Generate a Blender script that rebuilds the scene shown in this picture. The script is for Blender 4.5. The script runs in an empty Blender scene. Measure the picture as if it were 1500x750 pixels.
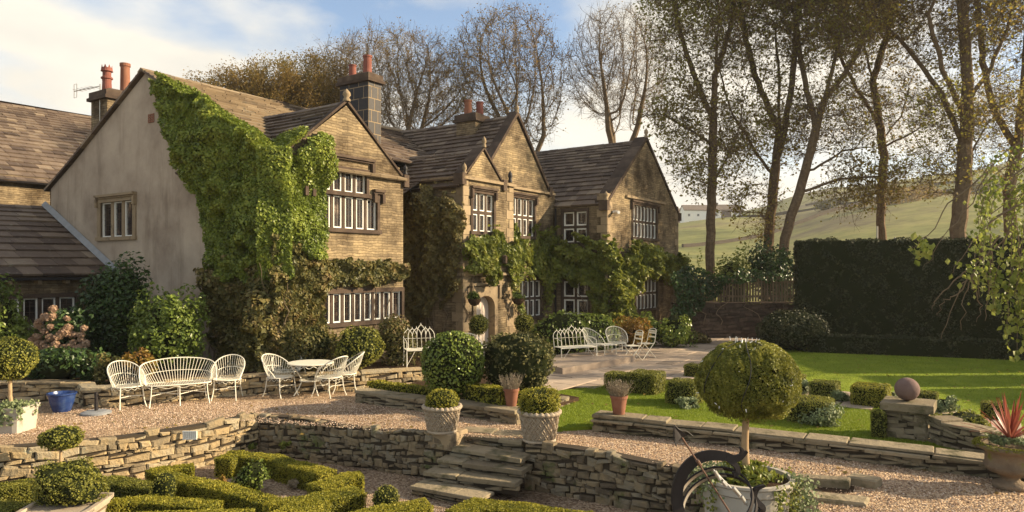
import bpy, math, random
import numpy as np
from mathutils import Vector, Matrix

R = math.radians
scene = bpy.context.scene

# ------------------------------------------------------------------ camera
F, HY, CH = 1050.0, 393.0, 2.85          # focal length (px at 1500 wide), horizon row, camera height over the terrace
cam_d = bpy.data.cameras.new("camera")
cam = bpy.data.objects.new("camera", cam_d)
scene.collection.objects.link(cam)
cam.location = (0, 0, CH)
cam.rotation_euler = (R(90), 0, 0)
cam_d.sensor_width = 36.0
cam_d.lens = 36.0 * F / 1500.0
cam_d.shift_y = (HY - 375.0) / 1500.0
cam_d.clip_start, cam_d.clip_end = 0.1, 3000.0
scene.camera = cam

# ------------------------------------------------------------------ sky and sun
SUN_AZ, SUN_EL = 2.0, 23.0              # degrees from +X towards +Y, elevation
SUN_STR, SKY_STR, EXPO = 5.0, 0.090, 1.24
world = bpy.data.worlds.new("World")
scene.world = world
world.use_nodes = True
wn, wl = world.node_tree.nodes, world.node_tree.links
wn.clear()
w_out = wn.new("ShaderNodeOutputWorld")
w_bg = wn.new("ShaderNodeBackground")
sky = wn.new("ShaderNodeTexSky")
sky.sky_type = 'NISHITA'
sky.sun_disc = False
sky.sun_elevation = R(SUN_EL)
sky.sun_rotation = R(90.0 - SUN_AZ)
sky.air_density, sky.dust_density, sky.ozone_density = 1.0, 0.6, 1.6
tc = wn.new("ShaderNodeTexCoord")
mp = wn.new("ShaderNodeMapping")
mp.inputs["Location"].default_value = (0.4141, 4.3915, -0.2376)
mp.inputs["Scale"].default_value = (1.0, 1.0, 2.2)
wl.new(tc.outputs["Generated"], mp.inputs["Vector"])
cn = wn.new("ShaderNodeTexNoise")
cn.inputs["Scale"].default_value = 2.1
cn.inputs["Detail"].default_value = 7.0
cn.inputs["Roughness"].default_value = 0.5
wl.new(mp.outputs["Vector"], cn.inputs["Vector"])
cr = wn.new("ShaderNodeValToRGB")
cr.color_ramp.elements[0].position, cr.color_ramp.elements[0].color = 0.44, (0, 0, 0, 1)
cr.color_ramp.elements[1].position, cr.color_ramp.elements[1].color = 0.56, (1, 1, 1, 1)
wl.new(cn.outputs["Fac"], cr.inputs["Fac"])
cn2 = wn.new("ShaderNodeTexNoise")
cn2.inputs["Scale"].default_value = 4.0
cn2.inputs["Detail"].default_value = 5.0
wl.new(mp.outputs["Vector"], cn2.inputs["Vector"])
cc = wn.new("ShaderNodeValToRGB")
cc.color_ramp.elements[0].position, cc.color_ramp.elements[0].color = 0.35, (4.3, 4.1, 3.65, 1)
cc.color_ramp.elements[1].position, cc.color_ramp.elements[1].color = 0.65, (5.8, 5.35, 4.5, 1)
wl.new(cn2.outputs["Fac"], cc.inputs["Fac"])
wm = wn.new("ShaderNodeMixRGB")
wl.new(cr.outputs["Color"], wm.inputs["Fac"])
wl.new(sky.outputs["Color"], wm.inputs["Color1"])
wl.new(cc.outputs["Color"], wm.inputs["Color2"])
wl.new(wm.outputs["Color"], w_bg.inputs["Color"])
w_bg.inputs["Strength"].default_value = SKY_STR
wl.new(w_bg.outputs["Background"], w_out.inputs["Surface"])

sun_d = bpy.data.lights.new("sun", 'SUN')
sun_d.energy, sun_d.angle, sun_d.color = SUN_STR, R(0.6), (1.0, 0.80, 0.53)
sun = bpy.data.objects.new("sun", sun_d)
scene.collection.objects.link(sun)
sv = Vector((math.cos(R(SUN_EL)) * math.cos(R(SUN_AZ)), math.cos(R(SUN_EL)) * math.sin(R(SUN_AZ)), math.sin(R(SUN_EL))))
sun.rotation_euler = sv.to_track_quat('Z', 'Y').to_euler()
sun.location = (60, 20, 40)

vs = scene.view_settings
vs.view_transform, vs.look, vs.exposure, vs.gamma = 'Standard', 'None', EXPO, 1.0
scene.cycles.max_bounces = 6
scene.cycles.diffuse_bounces = 3
scene.cycles.transparent_max_bounces = 6

# ------------------------------------------------------------------ helpers
COL = scene.collection
rg = np.random.default_rng(7)


def gp(px, py, z=0.0):
    """point of the photograph on the level z"""
    Y = (CH - z) * F / (py - HY)
    return np.array([(px - 750.0) / F * Y, Y, z])


def at(px, py, Y):
    return np.array([(px - 750.0) / F * Y, Y, CH - (py - HY) / F * Y])


def unit(a):
    a = np.asarray(a, float)
    return a / np.maximum(np.linalg.norm(a, axis=-1, keepdims=True), 1e-9)


class MB:
    def __init__(self):
        self.v, self.n, self.q, self.t, self.ng = [], 0, [], [], []
        self.qr, self.tr, self.nr, self.qm, self.tm, self.nm = [], [], [], [], [], []

    def addv(self, v):
        v = np.asarray(v, float).reshape(-1, 3)
        i = self.n
        self.v.append(v)
        self.n += len(v)
        return i

    def quads(self, idx, rnd=None, mi=0):
        idx = np.asarray(idx, int).reshape(-1, 4)
        if rnd is None:
            rnd = 0.5
        self.q.append(idx)
        self.qr.append(np.broadcast_to(np.asarray(rnd, float), (len(idx),)).copy())
        self.qm.append(np.full(len(idx), mi))

    def tris(self, idx, rnd=0.5, mi=0):
        idx = np.asarray(idx, int).reshape(-1, 3)
        self.t.append(idx)
        self.tr.append(np.broadcast_to(np.asarray(rnd, float), (len(idx),)).copy())
        self.tm.append(np.full(len(idx), mi))

    def ngon(self, pts, rnd=0.5, mi=0):
        i = self.addv(pts)
        self.ng.append(list(range(i, i + len(pts))))
        self.nr.append(rnd)
        self.nm.append(mi)

    # ---- solids
    def hexa(self, p8, rnd=0.5, mi=0):
        """p8: bottom 4 (ccw) then top 4"""
        i = self.addv(p8)
        b = np.array([[0, 3, 2, 1], [4, 5, 6, 7], [0, 1, 5, 4], [1, 2, 6, 5], [2, 3, 7, 6], [3, 0, 4, 7]]) + i
        self.quads(b, rnd, mi)

    def box(self, a, b, rnd=0.5, mi=0, fr=None):
        x0, y0, z0 = a
        x1, y1, z1 = b
        p = np.array([[x0, y0, z0], [x1, y0, z0], [x1, y1, z0], [x0, y1, z0], [x0, y0, z1], [x1, y0, z1], [x1, y1, z1], [x0, y1, z1]], float)
        if fr is not None:
            p = fr(p)
        self.hexa(p, rnd, mi)

    def bar(self, a, b, w, h=None, up=(0, 0, 1), rnd=0.5, mi=0):
        h = w if h is None else h
        a, b = np.asarray(a, float), np.asarray(b, float)
        t = unit(b - a)
        s = np.cross(t, up)
        if np.linalg.norm(s) < 1e-5:
            s = np.cross(t, (1, 0, 0))
        s = unit(s)
        u = np.cross(s, t)
        c = [(-.5, -.5), (.5, -.5), (.5, .5), (-.5, .5)]
        self.hexa(np.array([a + s * w * i + u * h * j for i, j in c] + [b + s * w * i + u * h * j for i, j in c]), rnd, mi)

    def tube(self, pts, r, n=6, closed=False, rnd=0.5, mi=0, cap=True):
        pts = np.asarray(pts, float)
        m = len(pts)
        r = np.broadcast_to(np.asarray(r, float), (m,))
        if closed:
            tan = np.roll(pts, -1, 0) - np.roll(pts, 1, 0)
        else:
            tan = np.gradient(pts, axis=0)
        tan = unit(tan)
        ref = np.array([0, 0, 1.0])
        if abs(tan[0] @ ref) > .9:
            ref = np.array([1.0, 0, 0])
        s = unit(np.cross(tan[0], ref))
        rings = []
        for i in range(m):
            s = s - tan[i] * (s @ tan[i])
            s = unit(s)
            u = np.cross(tan[i], s)
            a = np.arange(n) * 2 * np.pi / n
            rings.append(pts[i] + r[i] * (np.cos(a)[:, None] * s + np.sin(a)[:, None] * u))
        i0 = self.addv(np.vstack(rings))
        k = np.arange(n)
        k2 = (k + 1) % n
        for i in range(m if closed else m - 1):
            A, B = i0 + i * n, i0 + ((i + 1) % m) * n
            self.quads(np.stack([A + k, A + k2, B + k2, B + k], 1), rnd, mi)
        if cap and not closed:
            self.ng += [list(range(i0, i0 + n)), list(range(i0 + (m - 1) * n, i0 + m * n))]
            self.nr += [rnd, rnd]
            self.nm += [mi, mi]

    def lathe(self, prof, c=(0, 0, 0), n=24, rnd=0.5, mi=0, sq=None):
        prof = np.asarray(prof, float)
        a = np.arange(n) * 2 * np.pi / n
        ca, sa = np.cos(a), np.sin(a)
        if sq:
            k = (np.abs(ca) ** sq + np.abs(sa) ** sq) ** (-1.0 / sq)
            ca, sa = ca * k, sa * k
        P = np.stack([prof[:, 0:1] * ca, prof[:, 0:1] * sa, np.repeat(prof[:, 1:2], n, 1)], 2) + np.asarray(c, float)
        i0 = self.addv(P.reshape(-1, 3))
        k = np.arange(n)
        k2 = (k + 1) % n
        for i in range(len(prof) - 1):
            A, B = i0 + i * n, i0 + (i + 1) * n
            self.quads(np.stack([A + k, A + k2, B + k2, B + k], 1), rnd, mi)

    def stones(self, P8, rnd, ch=.018, mi=0):
        """many chamfered blocks at once. P8 (n,8,3): 4 back, 4 front (front = the seen face)"""
        P8 = np.asarray(P8, float)
        n = len(P8)
        c = P8[:, 4:].mean(1, keepdims=True)
        cb = P8[:, :4].mean(1, keepdims=True)
        out = unit(c - cb)
        d = c - P8[:, 4:]
        ln = np.linalg.norm(d, axis=2, keepdims=True)
        inner = P8[:, 4:] + d * np.minimum(ch * 1.5 / np.maximum(ln, 1e-4), .35)
        sunk = P8[:, 4:] - out * ch
        V = np.concatenate([P8[:, :4], sunk, inner], 1)
        i0 = self.addv(V.reshape(-1, 3))
        b = (i0 + 12 * np.arange(n))[:, None, None]
        f = [[8, 9, 10, 11]]
        for k in range(4):
            k2 = (k + 1) % 4
            f += [[k, k2, 4 + k2, 4 + k], [4 + k, 4 + k2, 8 + k2, 8 + k]]
        f = np.array(f)[None] + b
        self.quads(f.reshape(-1, 4), np.repeat(np.asarray(rnd), 9), mi)

    def leaves(self, P, N, s, tilt=.7, elong=1.35, rnd=None, mi=0, droop=0.0, g=None):
        g = g or rg
        P = np.asarray(P, float)
        m = len(P)
        if m == 0:
            return
        N = unit(np.asarray(N, float) + tilt * g.normal(size=(m, 3)))
        t = np.cross(N, g.normal(size=(m, 3)))
        t[:, 2] -= droop
        t = unit(t - N * (t * N).sum(1, keepdims=True))
        b = np.cross(N, t)
        L = (s * g.uniform(.6, 1.3, m))[:, None]
        W = L / elong * .62
        V = np.stack([P - t * L * .6, P + b * W + N * L * .12, P + t * L * .6, P - b * W + N * L * .12], 1)
        i0 = self.addv(V.reshape(-1, 3))
        if rnd is None:
            rnd = g.uniform(0, 1, m)
        self.quads(i0 + np.arange(4 * m).reshape(-1, 4), rnd, mi)

    def segs(self, A, B, ra, rb, n=4, rnd=0.5, mi=0):
        """many straight tapered tubes at once"""
        A, B = np.asarray(A, float), np.asarray(B, float)
        m = len(A)
        if m == 0:
            return
        t = unit(B - A)
        ref = np.where(np.abs(t[:, 2:3]) > .9, np.array([[1.0, 0, 0]]), np.array([[0, 0, 1.0]]))
        s = unit(np.cross(t, ref))
        u = np.cross(t, s)
        a = np.arange(n) * 2 * np.pi / n
        ring = np.cos(a)[None, :, None] * s[:, None] + np.sin(a)[None, :, None] * u[:, None]
        ra = np.broadcast_to(ra, (m,))[:, None, None]
        rb = np.broadcast_to(rb, (m,))[:, None, None]
        V = np.concatenate([A[:, None] + ring * ra, B[:, None] + ring * rb], 1)
        i0 = self.addv(V.reshape(-1, 3))
        k = np.arange(n)
        k2 = (k + 1) % n
        f = np.stack([k, k2, n + k2, n + k], 1)[None] + (i0 + 2 * n * np.arange(m))[:, None, None]
        self.quads(f.reshape(-1, 4), np.repeat(np.broadcast_to(rnd, (m,)), n), mi)

    def grid(self, P, rnd=0.5, mi=0, wrap=False):
        """P (a,b,3) sheet"""
        a, b = P.shape[:2]
        i0 = self.addv(P.reshape(-1, 3))
        i, j = np.meshgrid(np.arange(a - 1), np.arange(b if wrap else b - 1), indexing='ij')
        j2 = (j + 1) % b
        f = np.stack([i * b + j, i * b + j2, (i + 1) * b + j2, (i + 1) * b + j], -1).reshape(-1, 4) + i0
        self.quads(f, rnd, mi)

    def build(self, name, mats, parent=None, smooth=False, loc=None, rotz=0.0, mesh_only=False):
        """one mesh object; top-level ones get their origin at their base"""
        if self.n == 0:
            return None
        v = np.vstack(self.v)
        if parent is None and loc is None:
            loc = np.array([(v[:, 0].min() + v[:, 0].max()) / 2, (v[:, 1].min() + v[:, 1].max()) / 2, v[:, 2].min()])
            v = v - loc
        elif loc is None:
            loc = (0, 0, 0)
        me = bpy.data.meshes.new(name)
        parts, rr, mm, sizes = [], [], [], []
        for lst, r_, m_, k in ((self.q, self.qr, self.qm, 4), (self.t, self.tr, self.tm, 3)):
            if lst:
                x = np.vstack(lst)
                parts.append(x.ravel())
                rr.append(np.concatenate(r_))
                mm.append(np.concatenate(m_))
                sizes.append(np.full(len(x), k))
        for g_, r_, m_ in zip(self.ng, self.nr, self.nm):
            parts.append(np.array(g_))
            rr.append(np.array([r_]))
            mm.append(np.array([m_]))
            sizes.append(np.array([len(g_)]))
        loops, rr, mm, sizes = np.concatenate(parts), np.concatenate(rr), np.concatenate(mm), np.concatenate(sizes)
        me.vertices.add(len(v))
        me.vertices.foreach_set("co", v.astype(np.float32).ravel())
        me.loops.add(len(loops))
        me.loops.foreach_set("vertex_index", loops.astype(np.int32))
        me.polygons.add(len(sizes))
        st = np.concatenate([[0], np.cumsum(sizes)[:-1]])
        me.polygons.foreach_set("loop_start", st.astype(np.int32))
        me.polygons.foreach_set("loop_total", sizes.astype(np.int32))
        if not isinstance(mats, (list, tuple)):
            mats = [mats]
        for m in mats:
            me.materials.append(m)
        me.polygons.foreach_set("material_index", mm.astype(np.int32))
        me.polygons.foreach_set("use_smooth", np.full(len(sizes), bool(smooth)))
        at_ = me.attributes.new("rnd", 'FLOAT', 'FACE')
        at_.data.foreach_set("value", rr.astype(np.float32))
        me.update(calc_edges=True)
        o = bpy.data.objects.new(name, me)
        COL.objects.link(o)
        o.location = [float(c) for c in loc]
        o.rotation_euler = (0, 0, rotz)
        if parent is not None:
            o.parent = parent
        return o


def tag(o, label=None, cat=None, group=None, kind=None):
    if label:
        o["label"] = label
    if cat:
        o["category"] = cat
    if group:
        o["group"] = group
    if kind:
        o["kind"] = kind
    return o


def empty(name, loc, label, cat, group=None, rotz=0.0, s=1.0):
    o = bpy.data.objects.new(name, None)
    COL.objects.link(o)
    o.location = [float(c) for c in loc]
    o.rotation_euler = (0, 0, rotz)
    o.scale = (s, s, s)
    o.empty_display_size = .2
    return tag(o, label, cat, group)


def copy_tree(o, parent=None):
    c = o.copy()
    COL.objects.link(c)
    if parent is not None:
        c.parent = parent
    for ch in list(o.children):
        copy_tree(ch, c)
    return c


class Fld:
    """cheap smooth 3-D noise: a sum of sines"""
    def __init__(self, scale, seed=1, n=10):
        g = np.random.default_rng(seed)
        self.k = g.normal(size=(n, 3)) * scale * g.uniform(.5, 1.6, (n, 1))
        self.p = g.uniform(0, 6.28, n)
        self.a = 1.0 / math.sqrt(n / 2)

    def __call__(self, P):
        return (np.sin(np.asarray(P) @ self.k.T + self.p)).sum(-1) * self.a


# ------------------------------------------------------------------ materials
def ramp(nt, fac, cols, pos=None):
    r = nt.nodes.new("ShaderNodeValToRGB")
    e = r.color_ramp.elements
    n = len(cols)
    pos = pos or [i / max(n - 1, 1) for i in range(n)]
    while len(e) < n:
        e.new(0.5)
    for i, c in enumerate(cols):
        e[i].position = pos[i]
        e[i].color = (c[0], c[1], c[2], 1)
    nt.links.new(fac, r.inputs["Fac"])
    return r.outputs["Color"]


def math_n(nt, op, a, b=None, c=None):
    m = nt.nodes.new("ShaderNodeMath")
    m.operation = op
    for i, x in enumerate((a, b, c)):
        if x is None:
            continue
        if isinstance(x, (int, float)):
            m.inputs[i].default_value = x
        else:
            nt.links.new(x, m.inputs[i])
    return m.outputs[0]


def noise(nt, vec, scale, detail=4, rough=.55):
    n = nt.nodes.new("ShaderNodeTexNoise")
    n.inputs["Scale"].default_value = scale
    n.inputs["Detail"].default_value = detail
    n.inputs["Roughness"].default_value = rough
    nt.links.new(vec, n.inputs["Vector"])
    return n.outputs["Fac"]


def new_mat(name):
    m = bpy.data.materials.new(name)
    m.use_nodes = True
    nt = m.node_tree
    nt.nodes.clear()
    out = nt.nodes.new("ShaderNodeOutputMaterial")
    geo = nt.nodes.new("ShaderNodeNewGeometry")
    return m, nt, out, geo.outputs["Position"]


def bump(nt, h, strength, dist=.02, nrm=None):
    b = nt.nodes.new("ShaderNodeBump")
    b.inputs["Strength"].default_value = strength
    b.inputs["Distance"].default_value = dist
    nt.links.new(h, b.inputs["Height"])
    if nrm is not None:
        nt.links.new(nrm, b.inputs["Normal"])
    return b.outputs["Normal"]


def mixc(nt, fac, a, b, mode='MIX'):
    m = nt.nodes.new("ShaderNodeMixRGB")
    m.blend_type = mode
    for i, x in enumerate((fac, a, b)):
        if isinstance(x, (int, float)):
            m.inputs[i].default_value = x
        elif isinstance(x, tuple):
            m.inputs[i].default_value = (x[0], x[1], x[2], 1)
        else:
            nt.links.new(x, m.inputs[i])
    return m.outputs[0]


def principled(nt, out, col, rough=.9, spec=.25, metal=0.0, nrm=None):
    p = nt.nodes.new("ShaderNodeBsdfPrincipled")
    if isinstance(col, tuple):
        p.inputs["Base Color"].default_value = (col[0], col[1], col[2], 1)
    else:
        nt.links.new(col, p.inputs["Base Color"])
    p.inputs["Roughness"].default_value = rough
    p.inputs["Specular IOR Level"].default_value = spec
    p.inputs["Metallic"].default_value = metal
    if nrm is not None:
        nt.links.new(nrm, p.inputs["Normal"])
    nt.links.new(p.outputs[0], out.inputs["Surface"])
    return p


def attr(nt):
    a = nt.nodes.new("ShaderNodeAttribute")
    a.attribute_name = "rnd"
    return a.outputs["Fac"]


def mat(name, cols, k=.6, ns=3.0, rough=.9, spec=.25, bs=None, bst=.5, bd=.02, metal=0.0, lichen=None, detail=5):
    """colour picked by a per-piece value mixed with noise"""
    m, nt, out, pos = new_mat(name)
    nz = noise(nt, pos, ns, detail, .6)
    nz = math_n(nt, 'MULTIPLY_ADD', nz, 2.2, -.6)
    f = math_n(nt, 'ADD', math_n(nt, 'MULTIPLY', attr(nt), k), math_n(nt, 'MULTIPLY', nz, 1 - k))
    c = ramp(nt, f, cols)
    if lichen:
        lc, lscale, lo, hi = lichen
        lf = noise(nt, pos, lscale, 6, .65)
        lf = ramp(nt, lf, [(0, 0, 0), (1, 1, 1)], [lo, hi])
        c = mixc(nt, lf, c, lc)
    nrm = None
    if bs:
        h = noise(nt, pos, bs, 5, .6)
        nrm = bump(nt, h, bst, bd)
    principled(nt, out, c, rough, spec, metal, nrm)
    return m


def leaf_mat(name, cols, tr=.35, gloss=.5, ns=1.2, k=.7):
    m, nt, out, pos = new_mat(name)
    nz = math_n(nt, 'MULTIPLY_ADD', noise(nt, pos, ns, 3, .6), 2.4, -.7)
    f = math_n(nt, 'ADD', math_n(nt, 'MULTIPLY', attr(nt), k), math_n(nt, 'MULTIPLY', nz, 1 - k))
    c = ramp(nt, f, cols)
    p = nt.nodes.new("ShaderNodeBsdfPrincipled")
    nt.links.new(c, p.inputs["Base Color"])
    p.inputs["Roughness"].default_value = gloss
    p.inputs["Specular IOR Level"].default_value = .3
    t = nt.nodes.new("ShaderNodeBsdfTranslucent")
    nt.links.new(mixc(nt, .5, c, (.35, .32, .03), 'ADD'), t.inputs["Color"]) if tr > .6 else nt.links.new(c, t.inputs["Color"])
    mx = nt.nodes.new("ShaderNodeMixShader")
    mx.inputs[0].default_value = tr
    nt.links.new(p.outputs[0], mx.inputs[1])
    nt.links.new(t.outputs[0], mx.inputs[2])
    nt.links.new(mx.outputs[0], out.inputs["Surface"])
    return m


M = {}
M['wall_stone_lit'] = mat("sunlit_rubble_stone", [(.09, .07, .045), (.23, .185, .12), (.38, .28, .15), (.34, .29, .20), (.50, .40, .24)], .62, 5, .95, .15, 20, .9, .03,
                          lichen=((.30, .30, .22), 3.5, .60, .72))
M['wall_shaded'] = mat("shaded_mossy_rubble_stone", [(.045, .035, .026), (.14, .11, .075), (.26, .20, .12), (.20, .175, .13), (.38, .31, .20)], .62, 5, .95, .15, 20, .9, .03,
                     lichen=((.10, .11, .04), 2.6, .55, .68))  # darker copy of the sunlit rubble: shade put into the colour, plus moss
M['mortar'] = mat("dark_joint", [(.035, .026, .018), (.06, .046, .03)], .5, 6)
M['coping'] = mat("coping_flag", [(.14, .11, .075), (.225, .185, .122), (.31, .255, .17)], .6, 2.5, .93, .15, 16, .9, .03,
                  lichen=((.10, .09, .05), 3.0, .52, .66))
M['paving'] = mat("paving_flag", [(.20, .16, .12), (.33, .26, .20), (.43, .35, .27)], .6, 1.8, .9, .2, 14, .4, .01,
                  lichen=((.12, .11, .06), 2.0, .60, .74))
M['slate'] = mat("stone_slate", [(.040, .028, .022), (.085, .060, .046), (.145, .108, .080), (.26, .205, .145)], .75, 3, .85, .3, 18, .5, .012,
                 lichen=((.22, .20, .15), 5.0, .60, .74))
M['slate_tan'] = mat("sunlit_stone_slate", [(.11, .08, .052), (.20, .15, .095), (.30, .235, .155)], .65, 2, .9, .2, 14, .5, .012,
                     lichen=((.10, .085, .06), 2.0, .55, .7))  # tan copy of the slate, with sunlight put into its colour
M['dressed'] = mat("dressed_sandstone", [(.15, .11, .068), (.27, .205, .13), (.36, .28, .18)], .5, 2.2, .93, .15, 18, .4, .01,
                   lichen=((.06, .045, .035), 2.2, .55, .70))
M['mullion'] = mat("soot_and_shade_stone", [(.030, .022, .018), (.070, .050, .038), (.14, .105, .075)], .5, 3.5, .93, .15, 18, .4, .01)
M['soot'] = mat("soot_black_stone", [(.008, .007, .009), (.014, .012, .014), (.03, .025, .024)], .6, 5, .6, .35, 10, .3, .01)
M['white'] = mat("white_paint", [(.72, .70, .64), (.80, .79, .74)], .5, 4, .5, .4)
M['cream_iron'] = mat("cream_painted_iron", [(.60, .56, .45), (.78, .75, .64)], .4, 9, .45, .4, lichen=((.28, .17, .09), 22, .64, .72))
M['lead'] = mat("lead_grey", [(.16, .17, .18), (.26, .27, .28)], .5, 6, .6, .4)
M['terracotta'] = mat("terracotta", [(.15, .066, .040), (.22, .095, .058), (.30, .155, .10)], .4, 4, .85, .2, 20, .2, .005)
M['pot_red'] = mat("red_clay", [(.15, .050, .038), (.25, .095, .07)], .4, 4, .8, .2)
M['iron'] = mat("dark_iron", [(.012, .010, .011), (.024, .020, .020)], .4, 14, .6, .35, metal=.2)
M['steel'] = mat("brushed_steel", [(.42, .39, .34), (.6, .57, .5)], .4, 12, .35, .5, metal=.7)
M['bronze'] = mat("bronze_rod", [(.16, .10, .08), (.26, .17, .13)], .4, 12, .4, .5, metal=.6)
M['bark'] = mat("bark", [(.075, .050, .032), (.14, .098, .062), (.22, .165, .10)], .3, 7, .95, .1, 25, .8, .03)
M['bark_pale'] = mat("grey_bark", [(.09, .07, .045), (.16, .12, .08), (.22, .17, .11)], .4, 5, .95, .1)
M['bark_young'] = mat("young_bark", [(.30, .20, .11), (.42, .30, .18)], .4, 9, .9, .15, 30, .4, .006)
M['soil'] = mat("soil", [(.035, .022, .014), (.07, .045, .028)], .5, 12, .97, .05, 30, .8, .03)
M['planter_lead'] = mat("pale_planter", [(.34, .31, .26), (.46, .425, .36)], .4, 3, .7, .3, 9, .2, .006,
                        lichen=((.25, .22, .17), 4.0, .58, .7))
M['basket_stone'] = mat("cast_stone", [(.24, .19, .14), (.36, .295, .22), (.45, .38, .29)], .4, 5, .93, .15, 30, .4, .008,
                        lichen=((.15, .125, .095), 5.0, .56, .7))
M['blue_glaze'] = mat("blue_glaze", [(.008, .020, .075), (.018, .042, .15), (.07, .11, .20)], .3, 9, .22, .5)
M['purple_stone'] = mat("gritstone_ball", [(.13, .085, .075), (.20, .14, .125)], .3, 7, .95, .15, 35, .6, .01)
M['urn_stone'] = mat("weathered_urn_stone", [(.10, .075, .055), (.19, .145, .10), (.28, .22, .15)], .4, 6, .95, .1, 25, .9, .03,
                     lichen=((.16, .17, .03), 3.0, .52, .62))
M['glass'] = None
m, nt, out, pos = new_mat("window_glass")
principled(nt, out, ramp(nt, noise(nt, pos, 2.6, 3), [(.010, .008, .010), (.03, .022, .02), (.16, .12, .09)], [.35, .58, .75]), .08, .7)  # pale patches put reflections and curtains into the pane colour
M['glass'] = m
M['wood'] = mat("weathered_wood", [(.09, .065, .04), (.17, .125, .08), (.24, .18, .12)], .7, 5, .9, .2)
M['door'] = mat("pale_door_paint", [(.62, .53, .44), (.68, .58, .48)], .5, 3, .6, .3)
M['plastic_white'] = mat("white_plastic", [(.75, .74, .7), (.82, .8, .76)], .5, 3, .4, .4)
M['cable'] = mat("black_cable", [(.012, .012, .012), (.03, .03, .03)], .5, 3, .5, .4)

# clipped and loose foliage
M['box'] = leaf_mat("box_leaves", [(.05, .065, .012), (.14, .15, .025), (.25, .245, .04), (.38, .35, .07)], .32)
M['box_gold'] = leaf_mat("golden_box_leaves", [(.06, .075, .010), (.19, .19, .02), (.32, .29, .03), (.44, .385, .055)], .3)
M['laurel'] = leaf_mat("laurel_leaves", [(.04, .06, .012), (.11, .155, .025), (.20, .25, .045), (.32, .35, .08)], .25, .3)
M['shrub_dark'] = leaf_mat("dark_shrub_leaves", [(.010, .025, .008), (.025, .05, .014), (.05, .09, .022), (.09, .14, .04)], .2, .35)
M['shrub_bright'] = leaf_mat("bright_shrub_leaves", [(.04, .065, .012), (.10, .145, .025), (.17, .22, .04), (.27, .31, .08)], .3, .35)
M['conifer'] = leaf_mat("conifer_needles", [(.03, .035, .012), (.075, .075, .024), (.13, .12, .036), (.19, .17, .05)], .15, .7)
M['yew'] = leaf_mat("yew_hedge_leaves", [(.012, .016, .007), (.026, .033, .012), (.045, .05, .018), (.08, .075, .03)], .1, .6)
M['ivy'] = leaf_mat("ivy_leaves", [(.035, .055, .012), (.11, .15, .022), (.19, .24, .035), (.33, .36, .065)], .3, .4, 1.0)
M['ivy_low'] = leaf_mat("autumn_climber_leaves", [(.055, .040, .018), (.085, .090, .026), (.16, .135, .040), (.26, .17, .085)], .25, .5, 1.3)
M['creeper_dark'] = leaf_mat("dark_climber_leaves", [(.06, .055, .022), (.12, .105, .035), (.18, .14, .05), (.24, .21, .06)], .2, .5)
M['creeper'] = leaf_mat("creeper_leaves", [(.045, .065, .014), (.12, .15, .024), (.20, .22, .036), (.33, .31, .055)], .35, .4)
M['autumn'] = leaf_mat("autumn_leaves", [(.09, .045, .015), (.19, .10, .022), (.28, .18, .03), (.20, .20, .04)], .4)
M['tree_leaf'] = leaf_mat("sycamore_leaves", [(.15, .10, .032), (.23, .165, .04), (.25, .23, .05), (.30, .31, .065)], .60, .6, .25)
M['tree_leaf_bare'] = leaf_mat("last_autumn_leaves", [(.16, .10, .03), (.25, .17, .045), (.24, .20, .05)], .5, .6, .3)
M['birch_leaf'] = leaf_mat("weeping_tree_leaves", [(.09, .12, .02), (.18, .22, .04), (.29, .32, .07), (.38, .38, .12)], .45, .5, 1.5)
M['hydrangea'] = leaf_mat("faded_flower_heads", [(.25, .15, .10), (.40, .27, .18), (.50, .36, .25)], .3, .8, 4)
M['lavender'] = leaf_mat("dry_lavender", [(.20, .16, .10), (.33, .27, .19), (.42, .36, .27)], .3, .8, 6)
M['silver'] = leaf_mat("silver_leaves", [(.07, .10, .035), (.18, .22, .10), (.34, .37, .20)], .2, .6, 5)
M['cordyline'] = leaf_mat("red_blade_leaves", [(.16, .03, .02), (.30, .07, .045), (.45, .16, .10)], .3, .4, 3)
M['moss'] = leaf_mat("moss", [(.09, .10, .012), (.18, .18, .02), (.26, .24, .04)], .1, .9, 5)
M['core'] = mat("foliage_core", [(.010, .014, .005), (.022, .026, .009)], .5, 5, .98, .05)  # dark body added inside the leaves to block light

# render wall
m, nt, out, pos = new_mat("grey_render")
c = ramp(nt, noise(nt, pos, .55, 6, .65), [(.25, .195, .15), (.36, .295, .23), (.44, .365, .285)], [.34, .5, .66])
sx = nt.nodes.new("ShaderNodeMapping")
sx.inputs["Scale"].default_value = (1.6, 1.6, .22)
nt.links.new(pos, sx.inputs["Vector"])
st = ramp(nt, noise(nt, sx.outputs[0], 1.6, 6, .7), [(1, 1, 1), (.45, .41, .37)], [.50, .74])
c = mixc(nt, .55, c, st, 'MULTIPLY')
principled(nt, out, c, .95, .1, 0, bump(nt, noise(nt, pos, 60, 4), .35, .006))
M['render'] = m

# coursed house stone (thin courses, local x+y runs along any wall)
m, nt, out, pos = new_mat("coursed_house_stone")
tcn = nt.nodes.new("ShaderNodeTexCoord")
sep = nt.nodes.new("ShaderNodeSeparateXYZ")
nt.links.new(tcn.outputs["Object"], sep.inputs[0])
xy = math_n(nt, 'ADD', sep.outputs[0], sep.outputs[1])
wob = math_n(nt, 'MULTIPLY', noise(nt, tcn.outputs["Object"], 2.2, 5), .16)
cmb = nt.nodes.new("ShaderNodeCombineXYZ")
nt.links.new(xy, cmb.inputs[0])
nt.links.new(math_n(nt, 'ADD', sep.outputs[2], wob), cmb.inputs[1])
br = nt.nodes.new("ShaderNodeTexBrick")
nt.links.new(cmb.outputs[0], br.inputs["Vector"])
br.inputs["Scale"].default_value = 1.0
br.inputs["Brick Width"].default_value = .38
br.inputs["Row Height"].default_value = .074
br.inputs["Mortar Size"].default_value = .008
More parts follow.
